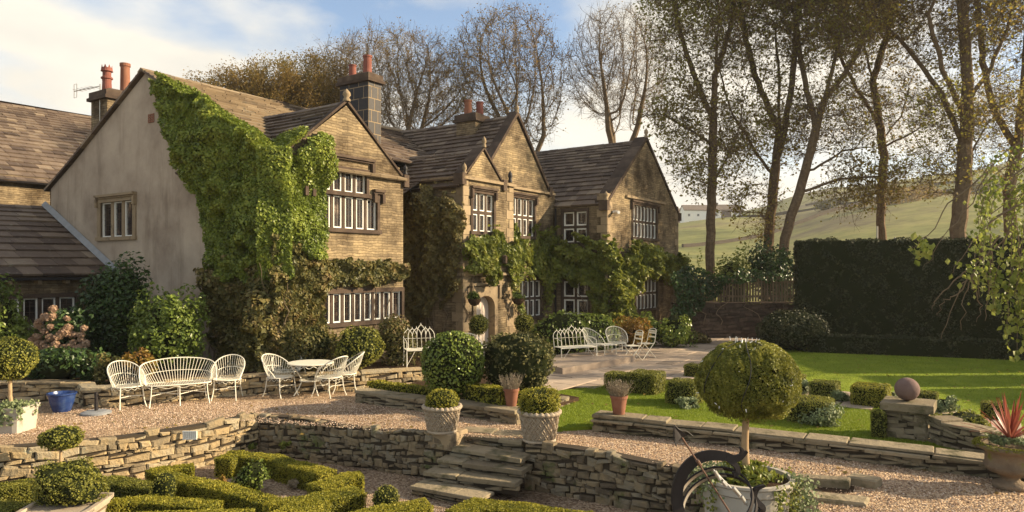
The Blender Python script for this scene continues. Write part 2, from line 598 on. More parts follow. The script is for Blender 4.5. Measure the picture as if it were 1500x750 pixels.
br.inputs["Mortar Smooth"].default_value = .35
br.inputs["Bias"].default_value = -.1
br.inputs["Color1"].default_value = (.20, .165, .115, 1)
br.inputs["Color2"].default_value = (.335, .275, .185, 1)
br.inputs["Mortar"].default_value = (.15, .115, .078, 1)
dk = ramp(nt, noise(nt, tcn.outputs["Object"], .8, 7, .68), [(.27, .235, .205), (.72, .69, .66), (1.15, 1.10, .98)], [.38, .50, .62])
c = mixc(nt, .9, br.outputs["Color"], dk, 'MULTIPLY')
fine = ramp(nt, noise(nt, tcn.outputs["Object"], 9, 5, .7), [(.72, .68, .64), (1.15, 1.12, 1.05)], [.35, .65])
c = mixc(nt, .8, c, fine, 'MULTIPLY')
hb = math_n(nt, 'SUBTRACT', math_n(nt, 'MULTIPLY', noise(nt, tcn.outputs["Object"], 16, 4), .5), br.outputs["Fac"])
principled(nt, out, c, .95, .12, 0, bump(nt, hb, .7, .016))
M['coursed'] = m

# gravel
def gravel_mat(name, cols, sc=38.0):
    m, nt, out, pos = new_mat(name)
    vo = nt.nodes.new("ShaderNodeTexVoronoi")
    vo.inputs["Scale"].default_value = sc
    nt.links.new(pos, vo.inputs["Vector"])
    sp = nt.nodes.new("ShaderNodeSeparateColor")
    nt.links.new(vo.outputs["Color"], sp.inputs[0])
    c = ramp(nt, sp.outputs[0], cols)
    big = ramp(nt, noise(nt, pos, .5, 5, .6), [(.52, .49, .46), (.92, .90, .87), (1.1, 1.06, 1.02)], [.33, .47, .62])
    c = mixc(nt, 1.0, c, big, 'MULTIPLY')
    dst = math_n(nt, 'MULTIPLY', vo.outputs["Distance"], -1.0)
    n1 = bump(nt, dst, 1.0, .03)
    n2 = bump(nt, noise(nt, pos, 5, 3), .5, .03, n1)
    principled(nt, out, c, .9, .2, 0, n2)
    return m
M['gravel'] = gravel_mat("pink_gravel", [(.15, .097, .058), (.31, .21, .13), (.45, .325, .21), (.62, .49, .35)])
M['gravel_low'] = gravel_mat("garden_gravel", [(.12, .08, .055), (.25, .175, .115), (.36, .27, .19), (.50, .40, .30)], 34)

def grass_mat(name, cols, sc=70):
    m, nt, out, pos = new_mat(name)
    mpn = nt.nodes.new("ShaderNodeMapping")
    mpn.inputs["Scale"].default_value = (1, 1, .3)
    nt.links.new(pos, mpn.inputs["Vector"])
    f = math_n(nt, 'ADD', math_n(nt, 'MULTIPLY', noise(nt, mpn.outputs[0], sc, 5, .7), .6), math_n(nt, 'MULTIPLY', noise(nt, pos, 1.4, 5, .6), .5))
    c = ramp(nt, f, cols, [.38, .52, .68])
    principled(nt, out, c, .9, .15, 0, bump(nt, noise(nt, mpn.outputs[0], sc * 1.3, 4, .7), 1.0, .03))
    return m
M['lawn'] = grass_mat("lawn_grass", [(.115, .165, .014), (.19, .25, .020), (.27, .325, .032)])
M['blade'] = leaf_mat("grass_blades", [(.12, .175, .014), (.205, .265, .022), (.30, .355, .04)], .35, .6, 1.0)
m, nt, out, pos = new_mat("hill_pasture")
f = noise(nt, pos, .016, 9, .68)
c = ramp(nt, f, [(.085, .095, .045), (.155, .165, .060), (.23, .22, .085), (.15, .125, .075), (.24, .23, .10)], [.34, .44, .52, .60, .70])
c = mixc(nt, .5, c, ramp(nt, noise(nt, pos, .22, 8, .72), [(.45, .45, .42), (1.2, 1.2, 1.12)], [.38, .62]), 'MULTIPLY')
principled(nt, out, c, .95, .05)
M['hill'] = m
# ------------------------------------------------------------------ polyline tools
class Line:
    """a polyline on the ground; s metres along it, d metres to its right (seen along it)"""
    def __init__(self, pts):
        self.p = np.asarray(pts, float)[:, :2]
        self.z = None
        seg = np.linalg.norm(np.diff(self.p, axis=0), axis=1)
        self.c = np.concatenate([[0], np.cumsum(seg)])
        self.L = self.c[-1]
        t = unit(np.diff(self.p, axis=0))
        tv = np.vstack([t[:1], unit(t[:-1] + t[1:]), t[-1:]]) if len(t) > 1 else np.vstack([t, t])
        self.t = tv

    def __call__(self, s, d, z):
        s, d, z = np.broadcast_arrays(np.asarray(s, float), np.asarray(d, float), np.asarray(z, float))
        x = np.interp(s, self.c, self.p[:, 0]) + np.where(s < 0, s, 0) * self.t[0, 0] + np.where(s > self.L, s - self.L, 0) * self.t[-1, 0]
        y = np.interp(s, self.c, self.p[:, 1]) + np.where(s < 0, s, 0) * self.t[0, 1] + np.where(s > self.L, s - self.L, 0) * self.t[-1, 1]
        tx, ty = np.interp(s, self.c, self.t[:, 0]), np.interp(s, self.c, self.t[:, 1])
        n = np.hypot(tx, ty)
        return np.stack([x + ty / n * d, y - tx / n * d, z], -1)


def rubble(mb, line, z0, z1, g, hmin=.055, hmax=.13, wmin=.10, wmax=.38, back=.14, s0=0.0, s1=None, d0=0.0, side=1, rag=.0, mi=0, mic=1):
    """courses of individual rough stones on the right-hand (side=1) face of a line"""
    s1 = line.L if s1 is None else s1
    f0 = z0 if callable(z0) else (lambda s: z0 + 0 * s)
    f1 = z1 if callable(z1) else (lambda s: z1 + 0 * s)
    H = float(np.mean([f1(s) - f0(s) for s in np.linspace(s0, s1, 9)]))
    hs = []
    while sum(hs) < H:
        hs.append(g.uniform(hmin, hmax))
    cuts = np.concatenate([[0], np.cumsum(hs)]) / sum(hs)
    P, rn = [], []
    fl = Fld(1.3, int(g.integers(1e6)))
    taken = []
    for r in range(len(cuts) - 1):
        s = s0
        while s < s1 - .03:
            w = g.uniform(wmin, wmax) * (1.0 if hs[r] < .1 else 1.15)
            if s + w > s1 - wmin * .6:
                w = s1 - s
            big = (r + 2 < len(cuts)) and g.uniform() < .12 and w < .26
            if any(a < s + w * .5 < b for (q, a, b) in taken if q == r):
                s += w
                continue
            top = r + 2 if big else r + 1
            if big:
                taken.append((r + 1, s - .0, s + w + .0))
            lo, hi = cuts[r], cuts[top]
            a, b = s + .006, s + w - .006
            dd = d0 + g.uniform(-.012, .03)
            za0, za1 = f0(a) + lo * (f1(a) - f0(a)), f0(b) + lo * (f1(b) - f0(b))
            zb0, zb1 = f0(a) + hi * (f1(a) - f0(a)), f0(b) + hi * (f1(b) - f0(b))
            wv = .028
            q = lambda ss, z: z + wv * math.sin(ss * 5.1 + r * 1.7) + .012 * g.normal()
            jj = lambda: g.uniform(-.019, .019)
            gap = .005
            c4 = [(a + jj(), q(a, za0) + gap), (b + jj(), q(b, za1) + gap), (b + jj(), q(b, zb1) - gap), (a + jj(), q(a, zb0) - gap)]
            if r == len(cuts) - 2 or top == len(cuts) - 1:
                rr = g.uniform(-rag, rag)
                c4[2] = (c4[2][0], c4[2][1] + rr)
                c4[3] = (c4[3][0], c4[3][1] + rr)
            ss = np.array([c[0] for c in c4])
            zz = np.array([c[1] for c in c4])
            bk = line(ss, side * (d0 - back), zz)
            ft = line(ss, side * (dd + g.uniform(-.006, .006, 4)), zz)
            P.append(np.vstack([bk, ft]))
            rn.append(g.uniform())
            s += w
    mb.stones(np.array(P), np.array(rn), .021, mi)
    # dark joints behind the stones
    n = max(2, int((s1 - s0) / .4) + 1)
    sg = np.linspace(s0, s1, n)
    low = line(sg, side * (d0 - .03), np.array([f0(x) for x in sg]) - .05)
    hi_ = line(sg, side * (d0 - .03), np.array([f1(x) for x in sg]) - .01)
    bkt = line(sg, side * (d0 - back - .1), np.array([f1(x) for x in sg]) - .01)
    mb.grid(np.stack([low, hi_, bkt]), .5, mic)


def flags(mb, line, ztop, g, th=.06, w=.38, lmin=.35, lmax=.8, s0=0.0, s1=None, d0=-.34, over=.03, mi=0, jz=.006, jd=.03):
    s1 = line.L if s1 is None else s1
    fz = ztop if callable(ztop) else (lambda s: ztop)
    s = s0
    while s < s1 - .02:
        l = g.uniform(lmin, lmax)
        if s + l > s1 - lmin * .6:
            l = s1 - s
        z = fz(s + l / 2) + g.uniform(-jz, jz)
        t = th * g.uniform(.75, 1.15)
        a, b = s + .006, s + l - .006
        dl, dr = d0 + g.uniform(-jd, jd), d0 + w + over + g.uniform(-jd * .7, jd)
        ss = np.array([a, b, b, a]) + g.uniform(-.012, .012, 4)
        dd = np.array([dr, dr, dl, dl]) + g.uniform(-.012, .012, 4)
        ti = g.uniform(-.006, .006, 4)
        bt, tp = line(ss, dd, z - t), line(ss, dd, z + ti)
        # chamfered flag: front = top
        mb.stones(np.array([np.vstack([bt, tp])]), [g.uniform()], .010, mi)
        s += l


# ------------------------------------------------------------------ the ground
def hill_z(X, Y):
    px = X / np.maximum(Y, 1) * F + 750
    crest = np.interp(px, [-200, 700, 1000, 1120, 1220, 1330, 1500, 1900], [20, 24, 29.5, 34, 45, 50, 60, 70])
    t = np.clip((Y - 46) / 330.0, 0, 1)
    z = -.74 + 1.5 * np.clip((Y - 42) / 8, 0, 1) + (crest - .8) * (t ** 1.15)
    z = z + np.clip(t * 4, 0, 1) * (1.3 * np.sin(X * .045 + Y * .02) + .8 * np.sin(X * .09 - Y * .05 + 1))
    over = np.clip((Y - 380) / 500, 0, 1)
    return z + over * 14


mb = MB()
ys = np.concatenate([np.linspace(-30, 40, 8), np.linspace(43, 120, 40), np.linspace(125, 420, 60), np.linspace(440, 1500, 20)])
xs_ = np.concatenate([np.linspace(-900, -160, 14), np.linspace(-150, 260, 90), np.linspace(280, 1300, 16)])
XX, YY = np.meshgrid(xs_, ys, indexing='ij')
mb.grid(np.stack([XX, YY, hill_z(XX, YY)], -1))
o = mb.build("hillside", M['hill'], smooth=True)
tag(o, kind='structure')

# the sunken garden's floor
mb = MB()
mb.ngon([(-30, 2, -.72), (30, 2, -.72), (30, 20, -.72), (-30, 20, -.72)])
o = mb.build("sunken_garden_ground", M['gravel_low'])
tag(o, kind='structure')

W1 = [(-16, 8.2), (-10.5, 9.9), (-8.2, 10.95), (-7.25, 11.45), (-6.35, 12.1), (-5.5, 12.95), (-4.85, 13.75)]
W2 = [(-4.85, 13.75), (-4.2, 13.5), (-2.6, 12.75), (-1.16, 12.02)]
W3_ = [(.20, 11.60), (1.2, 10.95), (2.29, 10.25), (3.75, 9.28)]
SD = unit(np.array([-.60, -.80]))                       # the way the steps go down
_l1, _l2, _l3 = Line(W1), Line(W2), Line(W3_)
inw = lambda l_, a, b, n_: [tuple(l_(s_, -.17, 0)[:2]) for s_ in np.linspace(a, b, n_)]
top = inw(_l1, 0, _l1.L - .1, 9) + inw(_l2, .15, _l2.L, 5) + [(-.98, 12.4), (.36, 11.95)] + inw(_l3, 0, _l3.L + .1, 5) + [(3.5, 8.3), (2.7, 7.0), (.4, 3.8), (-.8, 2.0)] + [(30, 2), (60, 44), (-60, 44), (-60, 10)]
mb = MB()
mb.ngon([(x, y, 0.0) for x, y in top])
for (x0, y0), (x1, y1) in zip(top[:-1], top[1:]):
    mb.ngon([(x0, y0, -.8), (x1, y1, -.8), (x1, y1, 0), (x0, y0, 0)])
o = mb.build("terrace_ground", M['gravel'])
tag(o, kind='structure')

g = np.random.default_rng(11)
# retaining walls
ln1 = Line(W1)
mb = MB()
rubble(mb, ln1, -.76, lambda s: .03 + .02 * math.sin(s * 1.1) + .10 * max(0, 1 - s / (ln1.L - 1.2)) * 3 * (s < ln1.L - 1.2) * .6, g, rag=.045, hmin=.05, hmax=.145, wmin=.10, wmax=.36)
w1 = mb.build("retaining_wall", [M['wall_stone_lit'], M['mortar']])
tag(w1, "sunlit dry stone retaining wall curving left below the gravel with the white wire seats", "wall")
ln2 = Line(W2)
mb = MB()
rubble(mb, ln2, -.76, lambda s: .02 + .03 * math.sin(s * 2.1), g, rag=.035, hmin=.045, hmax=.125, wmin=.08, wmax=.24)
w2 = mb.build("retaining_wall", [M['wall_shaded'], M['mortar']])
tag(w2, "shaded mossy rubble retaining wall left of the stone steps", "wall")
ln3 = Line(W3_)
mb = MB()
rubble(mb, ln3, -.76, lambda s: .03 + .03 * math.sin(s * 1.7), g, rag=.04, hmin=.05, hmax=.15, wmin=.09, wmax=.30)
rubble(mb, Line([(3.75, 9.28), (3.3, 8.4), (2.5, 7.1)]), -.76, .02, g, hmin=.06, hmax=.14, wmin=.11, wmax=.34)
w3 = mb.build("retaining_wall", [M['wall_shaded'], M['mortar']])
tag(w3, "shaded rubble retaining wall right of the stone steps, behind the iron armillary", "wall")

# steps
steps = empty("stone_steps", (-.4, 11.9, -.72), "flight of worn stone steps going down from the gravel between two retaining walls", "steps")
A0, B0 = np.array([-1.10, 12.34]), np.array([.30, 11.80])
wdir = unit(B0 - A0)
sl = [(673, 636, 764, 647), (656, 655, 760, 672), (639, 672, 764, 689), (620, 691, 756, 708), (599, 711, 704, 731)]
for i, (ax, ay, bx, by) in enumerate(sl):
    z = -.14 * i - .004
    a, b = gp(ax, ay, z)[:2], gp(bx, by, z)[:2]
    if i in (1, 2):
        b = b + wdir * .02
    bk = np.array([.62, .80]) * .42
    mb = MB()
    ln = Line([a, b])
    flags(mb, ln, z, g, th=.065, w=.40, lmin=.5, lmax=.9, d0=-.40, over=.0, jz=.002, jd=.006)
    o = mb.build("tread", M['coping'], None, loc=(0, 0, 0))
    o.parent = steps
    o.location = -np.array(steps.location)
    mb = MB()
    rubble(mb, ln, z - .16, z - .065, g, hmin=.05, hmax=.06, wmin=.2, wmax=.5, d0=-.045, back=.1)
    o = mb.build("riser", [M['wall_shaded'], M['mortar']], None, loc=(0, 0, 0))
    o.parent = steps
    o.location = -np.array(steps.location)
# dressed block at the head of the steps
mb = MB()
bx, by = gp(662, 660, -.19)[:2]
fr = Line([(-1.42, 12.17), (-.98, 11.93)])
mb.stones(np.array([np.vstack([fr(np.array([0, .46, .46, 0]), np.array([0, 0, -.52, -.52]), -.20), fr(np.array([0, .46, .46, 0]), np.array([.02, .02, -.52, -.52]), .075)])]), [.8], .015)
o = mb.build("stone_block", M['dressed'])
tag(o, "smooth squared sandstone block under the left basket planter at the head of the steps", "stone block")

# ------------------------------------------------------------------ lawns, path, kerbs
def sheet(name, pts, z, m, kind='structure', th=.0):
    mb = MB()
    mb.ngon([(x, y, z) for x, y in pts])
    if th:
        for (x0, y0), (x1, y1) in zip(pts, pts[1:] + pts[:1]):
            mb.ngon([(x0, y0, z - th), (x1, y1, z - th), (x1, y1, z), (x0, y0, z)])
    o = mb.build(name, m)
    tag(o, kind=kind)
    return o


LZ = .06
E3 = [gp(868, 632)[:2], gp(1000, 646)[:2], gp(1100, 657)[:2], gp(1260, 677)[:2], gp(1440, 700)[:2], gp(1600, 722)[:2]]
e3 = Line(E3)
front = [tuple(e3(s, -.2, 0)[:2]) for s in np.linspace(0, e3.L, 8)]
lawn1 = [tuple(gp(812, 628, LZ)[:2])] + front + [(12, 8.2), (12, 12.5), tuple(gp(1300, 600, LZ)[:2]), tuple(gp(1240, 592, LZ)[:2]),
         tuple(gp(1120, 577, LZ)[:2]), tuple(gp(1000, 560, LZ)[:2]), tuple(gp(935, 552, LZ)[:2]), tuple(gp(900, 562, LZ)[:2]), tuple(gp(860, 568, LZ)[:2]), tuple(gp(800, 574, LZ)[:2]), tuple(gp(745, 577, LZ)[:2]), tuple(gp(752, 600, LZ)[:2])]
sheet("front_lawn", lawn1, LZ, M['lawn'], th=.1)
lawn2 = [tuple(gp(x, y, LZ)[:2]) for x, y in [(1128, 515), (1120, 530), (1135, 548), (1180, 560), (1240, 575), (1320, 588), (1420, 606), (1560, 632)]] + [(30, 12), (30, 27), (9.5, 25.5)]
sheet("back_lawn", lawn2, LZ, M['lawn'], th=.08)

# grass blades where the lawn is near
def in_poly(P, poly):
    x, y = P[:, 0], P[:, 1]
    c = np.zeros(len(P), bool)
    n = len(poly)
    for i in range(n):
        x0, y0 = poly[i]
        x1, y1 = poly[(i + 1) % n]
        if abs(y1 - y0) < 1e-9:
            continue
        c ^= ((y0 > y) != (y1 > y)) & (x < (x1 - x0) * (y - y0) / (y1 - y0) + x0)
    return c


def scatter_in(poly, n, g):
    p = np.array(poly)
    lo, hi = p.min(0), p.max(0)
    Q = g.uniform(lo, hi, (n, 2))
    return Q[in_poly(Q, poly)]


def blades(name, poly, n, z, h):
    Q = scatter_in(poly, n, g)
    m_ = len(Q)
    a = g.uniform(0, 6.28, m_)
    hh = h * g.uniform(.5, 1.2, m_)
    d = np.stack([np.cos(a), np.sin(a)], 1) * .006
    B = np.column_stack([Q, np.full(m_, z - .004)])
    tip = B.copy()
    tip[:, :2] += g.normal(size=(m_, 2)) * h * .5
    tip[:, 2] += hh
    V = np.stack([B - np.column_stack([d, np.zeros(m_)]), B + np.column_stack([d, np.zeros(m_)]), tip], 1)
    mb = MB()
    i0 = mb.addv(V.reshape(-1, 3))
    mb.tris(i0 + np.arange(3 * m_).reshape(-1, 3), g.uniform(0, 1, m_))
    o = mb.build(name, M['blade'])
    tag(o, kind='stuff')


blades("lawn_grass", [p for p in lawn1 if p[0] < 9], 260000, LZ, .032)
blades("shaded_grass", lawn2, 120000, LZ, .045)

# flagged path: slabs on a dark bed
PV = .075
patio = [tuple(gp(x, y, PV)[:2]) for x, y in [(700, 545), (752, 560), (800, 573), (860, 567), (900, 561), (935, 551), (1000, 559), (1120, 576), (1240, 591), (1300, 599), (1400, 622), (1560, 655), (1560, 636), (1420, 607), (1330, 590), (1240, 576), (1180, 561), (1132, 548), (1118, 530), (1128, 513), (1165, 497), (1000, 494), (900, 498), (760, 500), (690, 505), (610, 530)]]
sheet("path_bed", patio, PV - .02, M['soil'])
mb = MB()
T = np.array([U0 := math.sin(R(34)), math.cos(R(34))])
Nn = np.array([-math.cos(R(34)), math.sin(R(34))])
P8, rn = [], []
v = -22.0
while v < 12:
    h = g.uniform(.45, .8)
    u = -2 + g.uniform(0, .6)
    while u < 26:
        w = g.uniform(.5, 1.15)
        c = np.array([-5.7, 17.4]) + T * (u + w / 2) + Nn * (v + h / 2)
        if in_poly(c[None], patio)[0]:
            q = []
            for a, b in ((0, 0), (w, 0), (w, h), (0, h)):
                a2 = a + (.012 if a == 0 else -.012)
                b2 = b + (.012 if b == 0 else -.012)
                q.append(np.array([-5.7, 17.4]) + T * (u + a2) + Nn * (v + b2) + g.uniform(-.01, .01, 2))
            q = np.array(q)
            z = PV + g.uniform(-.006, .008)
            P8.append(np.vstack([np.column_stack([q, np.full(4, z - .04)]), np.column_stack([q, z + g.uniform(-.004, .004, 4)])]))
            rn.append(g.uniform())
        u += w
    v += h
mb.stones(np.array(P8), np.array(rn), .008)
o = mb.build("flagstone_path", M['paving'])
tag(o, kind='structure')

# landing flags at the head of the steps
mb = MB()
lnf = Line([(-.95, 12.50), (.42, 12.02)])
flags(mb, lnf, .012, g, th=.05, w=.42, lmin=.4, lmax=.7, d0=-.42, over=0)
o = mb.build("landing_paving", M['coping'])
tag(o, kind='structure')

# low wall in front of the lawn
mb = MB()
rubble(mb, e3, -.02, .18, g, hmin=.06, hmax=.12, wmin=.15, wmax=.42, back=.3)
endl = Line([e3(0, -.36, 0)[:2], e3(0, 0, 0)[:2]])
rubble(mb, endl, -.02, .18, g, hmin=.05, hmax=.08, wmin=.12, wmax=.3, back=.1, s1=.36)
flags(mb, e3, lambda s: .225, g, th=.045, w=.44, lmin=.3, lmax=.9, d0=-.40, over=.02, jz=.012)
flags(mb, e3, lambda s: .262, g, th=.04, w=.40, lmin=.35, lmax=1.2, d0=-.40, over=.0, jz=.016)
flags(mb, e3, lambda s: .305, g, th=.05, w=.40, lmin=.5, lmax=.9, s0=0, s1=1.3, d0=-.38, over=.0, jz=.01)
o = mb.build("lawn_edging_wall", [M['coping'], M['mortar']])
tag(o, "long low dry stone wall with flat capping edging the sunlit lawn", "wall")

# central bed with its low wall
E5 = [gp(520, 589)[:2], gp(600, 601)[:2], gp(680, 611)[:2], gp(757, 622)[:2]]
e5 = Line(E5)
bed5 = [tuple(e5(s, -.1, 0)[:2]) for s in np.linspace(0, e5.L, 5)] + [tuple(e5(e5.L, -2.4, 0)[:2]), tuple(gp(782, 572, .1)[:2]), tuple(gp(770, 560, .1)[:2]), tuple(gp(700, 548, .1)[:2]), tuple(gp(620, 556, .1)[:2]), tuple(e5(0, -1.6, 0)[:2])]
sheet("centre_bed_soil", bed5, .14, M['soil'], th=.14)
mb = MB()
rubble(mb, e5, -.02, .19, g, hmin=.06, hmax=.10, wmin=.14, wmax=.36, back=.3)
endr = Line([e5(e5.L, 0, 0)[:2], e5(e5.L, -2.0, 0)[:2]])
rubble(mb, endr, -.02, .19, g, hmin=.06, hmax=.10, wmin=.12, wmax=.3, back=.2)
endl = Line([e5(0, -1.6, 0)[:2], e5(0, 0, 0)[:2]])
rubble(mb, endl, -.02, .19, g, hmin=.06, hmax=.10, wmin=.12, wmax=.3, back=.2)
flags(mb, e5, .255, g, th=.06, w=.42, lmin=.5, lmax=1.0, d0=-.40, over=.02)
o = mb.build("bed_wall", [M['coping'], M['mortar']])
tag(o, "low capped stone wall round the bed with the big round laurel ball", "wall")

# raised bed by the house
E4a = [gp(-160, 588)[:2], gp(0, 590)[:2], gp(70, 590)[:2], gp(116, 591)[:2], gp(121, 599)[:2], gp(166, 598)[:2]]
E4b = [gp(166, 598)[:2], gp(240, 590)[:2], gp(310, 583)[:2], gp(380, 578)[:2], gp(460, 575)[:2], gp(516, 574)[:2], gp(570, 570)[:2], gp(622, 566)[:2]]
mb = MB()
e4 = Line(E4a + E4b[1:])
rubble(mb, e4, -.02, .40, g, hmin=.06, hmax=.11, wmin=.12, wmax=.34, back=.25)
flags(mb, e4, lambda s: .44, g, th=.05, w=.34, lmin=.35, lmax=.8, d0=-.32, over=.015, jz=.012)
o = mb.build("bed_wall", [M['wall_stone_lit'], M['mortar']])
tag(o, "low rubble wall holding the raised bed behind the white wire seats", "wall")
bed4 = [tuple(e4(s, -.15, 0)[:2]) for s in np.linspace(0, e4.L, 14)] + [(-1.2, 18.9), (-2.4, 20.6), (-5.0, 17.2), (-12, 21.5), (-17, 16)]
sheet("raised_bed_soil", bed4, .36, M['soil'], th=.36)

# little raised step of the door patio
mb = MB()
ks = Line([gp(822, 552)[:2], gp(873, 537)[:2]])
stp = [gp(810, 549, .0)[:2], gp(824, 553, .0)[:2], gp(930, 533, .0)[:2], gp(905, 522, .0)[:2], gp(790, 534, .0)[:2]]
stp = [tuple(p) for p in stp]
mb.ngon([(x, y, .24) for x, y in stp])
for (x0, y0), (x1, y1) in zip(stp, stp[1:] + stp[:1]):
    mb.ngon([(x0, y0, .02), (x1, y1, .02), (x1, y1, .24), (x0, y0, .24)])
o = mb.build("raised_paving", M['paving'])
tag(o, kind='structure')

# pier with slab, and its stepped wall
pc = gp(1335, 646, LZ)[:2]
T34, N34 = np.array([.559, .829]), np.array([.829, -.559])
mb = MB()
pa = gp(1296, 640, LZ)[:2]
pl = Line([pa, pa + N34 * .62])
pls = Line([pa + np.array([-.0, .0]) + T34 * .55, pa])
ple = Line([pa + N34 * .62, pa + N34 * .62 + T34 * .55])
for l_ in (pl, pls, ple):
    rubble(mb, l_, LZ - .04, .54, g, hmin=.06, hmax=.10, wmin=.12, wmax=.34, back=.2)
flags(mb, Line([pa - N34 * .06, pa + N34 * .72]), .66, g, th=.13, w=.68, lmin=2, lmax=2.2, d0=-.62, over=.02)
o = mb.build("stone_pier", [M['coping'], M['mortar']])
tag(o, "square rubble pier with a thick slab on top carrying the round gritstone ball", "pier")
mb = MB()
w6 = Line([pa + N34 * .62 + T34 * .06, gp(1380, 654, LZ)[:2], gp(1440, 668, LZ)[:2], gp(1520, 684, LZ)[:2], gp(1640, 700, LZ)[:2]])
f6 = lambda s: float(np.interp(s, [0, .8, 1.6, 3.5], [.50, .44, .36, .34]))
rubble(mb, w6, LZ - .04, lambda s: f6(s) - .05, g, hmin=.045, hmax=.085, wmin=.12, wmax=.36, back=.25)
flags(mb, w6, f6, g, th=.05, w=.42, lmin=.3, lmax=.8, d0=-.40, over=.02, jz=.012)
o = mb.build("curved_garden_wall", [M['coping'], M['mortar']])
tag(o, "thin-coursed stone wall curving right from the ball pier behind the cordyline urn", "wall")
pier_top = np.array([*(pa + N34 * .31 + T34 * .26), .66])

sheet("hollow_shade_sheet", [tuple(gp(x, y)[:2]) for x, y in [(1168, 712), (1200, 714), (1252, 712), (1250, 722), (1210, 728), (1165, 724)]], .006, M['soil'])  # flat dark sheet stands in for the shade in the hollow
# broken edging stones at the gap in the gravel
for k, (px, py, w_, d_, ro, lab) in enumerate([(1205, 711, .66, .22, .2, "long dark edging stone beside the hollow in the gravel"), (1264, 710, .38, .26, -.2, "flat worn edging stone at the right end of the gravel hollow"), (1222, 733, .75, .32, .1, "broad pale flagstone in the gravel in front of the hollow")]):
    p = gp(px, py)
    t = np.array([math.cos(ro - .45), math.sin(ro - .45)])
    n_ = np.array([-t[1], t[0]])
    q = [p[:2] + t * a * w_ + n_ * b * d_ for a, b in ((-.5, -.4), (.45, -.5), (.55, .45), (-.42, .5))]
    mb = MB()
    zt = .11 if k < 2 else .05
    mb.stones(np.array([np.vstack([np.column_stack([q, np.full(4, -.05)]), np.column_stack([q, np.full(4, zt)])])]), [.4 + .25 * k], .02)
    o = mb.build("edging_stone", M['coping'])
    tag(o, lab, "stone")
# ------------------------------------------------------------------ the house (local x along the front, local y into it)
HO = np.array([-5.7, 17.4, 0.0])
HROT = R(56)
house = empty("manor_house", HO, "large gabled sandstone manor house with stone slate roofs and climbers on its walls", "house", rotz=HROT)


def hw(u, v, z):
    """house coordinates to the world"""
    u, v, z = np.broadcast_arrays(np.asarray(u, float), np.asarray(v, float), np.asarray(z, float))
    c, s = math.cos(HROT), math.sin(HROT)
    return np.stack([HO[0] + c * u - s * v, HO[1] + s * u + c * v, z], -1)


def hpart(mb, name, m, parent=None, smooth=False):
    return mb.build(name, m, parent or house, smooth)


class Face:
    """a wall plane: s along it, d outwards, z up"""
    def __init__(self, org, dr, out):
        self.o, self.d, self.n = np.array(org, float), np.array(dr, float), np.array(out, float)

    def __call__(self, s, d, z):
        s, d, z = np.broadcast_arrays(np.asarray(s, float), np.asarray(d, float), np.asarray(z, float))
        return self.o[:2] * 0 + np.stack([self.o[0] + self.d[0] * s + self.n[0] * d, self.o[1] + self.d[1] * s + self.n[1] * d], -1) if False else \
            np.stack([self.o[0] + self.d[0] * s + self.n[0] * d, self.o[1] + self.d[1] * s + self.n[1] * d, z], -1)

    def box(self, mb, s0, s1, d0, d1, z0, z1, rnd=.5, mi=0):
        p = np.array([[s0, d0, z0], [s1, d0, z0], [s1, d1, z0], [s0, d1, z0], [s0, d0, z1], [s1, d0, z1], [s1, d1, z1], [s0, d1, z1]])
        mb.hexa(self(p[:, 0], p[:, 1], p[:, 2]), rnd, mi)


def wall_panel(mb, f, L, H, holes=(), depth=.17, apex=None, mi=0, z0=-.1):
    """sheet with real openings and reveals; apex=(s,z) adds the gable"""
    ss = sorted({0, L} | {h[0] for h in holes} | {h[1] for h in holes})
    zz = sorted({z0, H} | {h[2] for h in holes} | {h[3] for h in holes})
    for a, b in zip(ss[:-1], ss[1:]):
        for c, d in zip(zz[:-1], zz[1:]):
            ms, mz = (a + b) / 2, (c + d) / 2
            if any(h[0] < ms < h[1] and h[2] < mz < h[3] for h in holes):
                continue
            mb.ngon([f(a, 0, c), f(b, 0, c), f(b, 0, d), f(a, 0, d)], .5, mi)
    for h in holes:
        a, b, c, d = h
        for p, q in (((a, c), (b, c)), ((b, c), (b, d)), ((b, d), (a, d)), ((a, d), (a, c))):
            mb.ngon([f(p[0], 0, p[1]), f(q[0], 0, q[1]), f(q[0], -depth, q[1]), f(p[0], -depth, p[1])], .5, mi)
    if apex:
        mb.ngon([f(0, 0, H), f(L, 0, H), f(apex[0], 0, apex[1])], .5, mi)


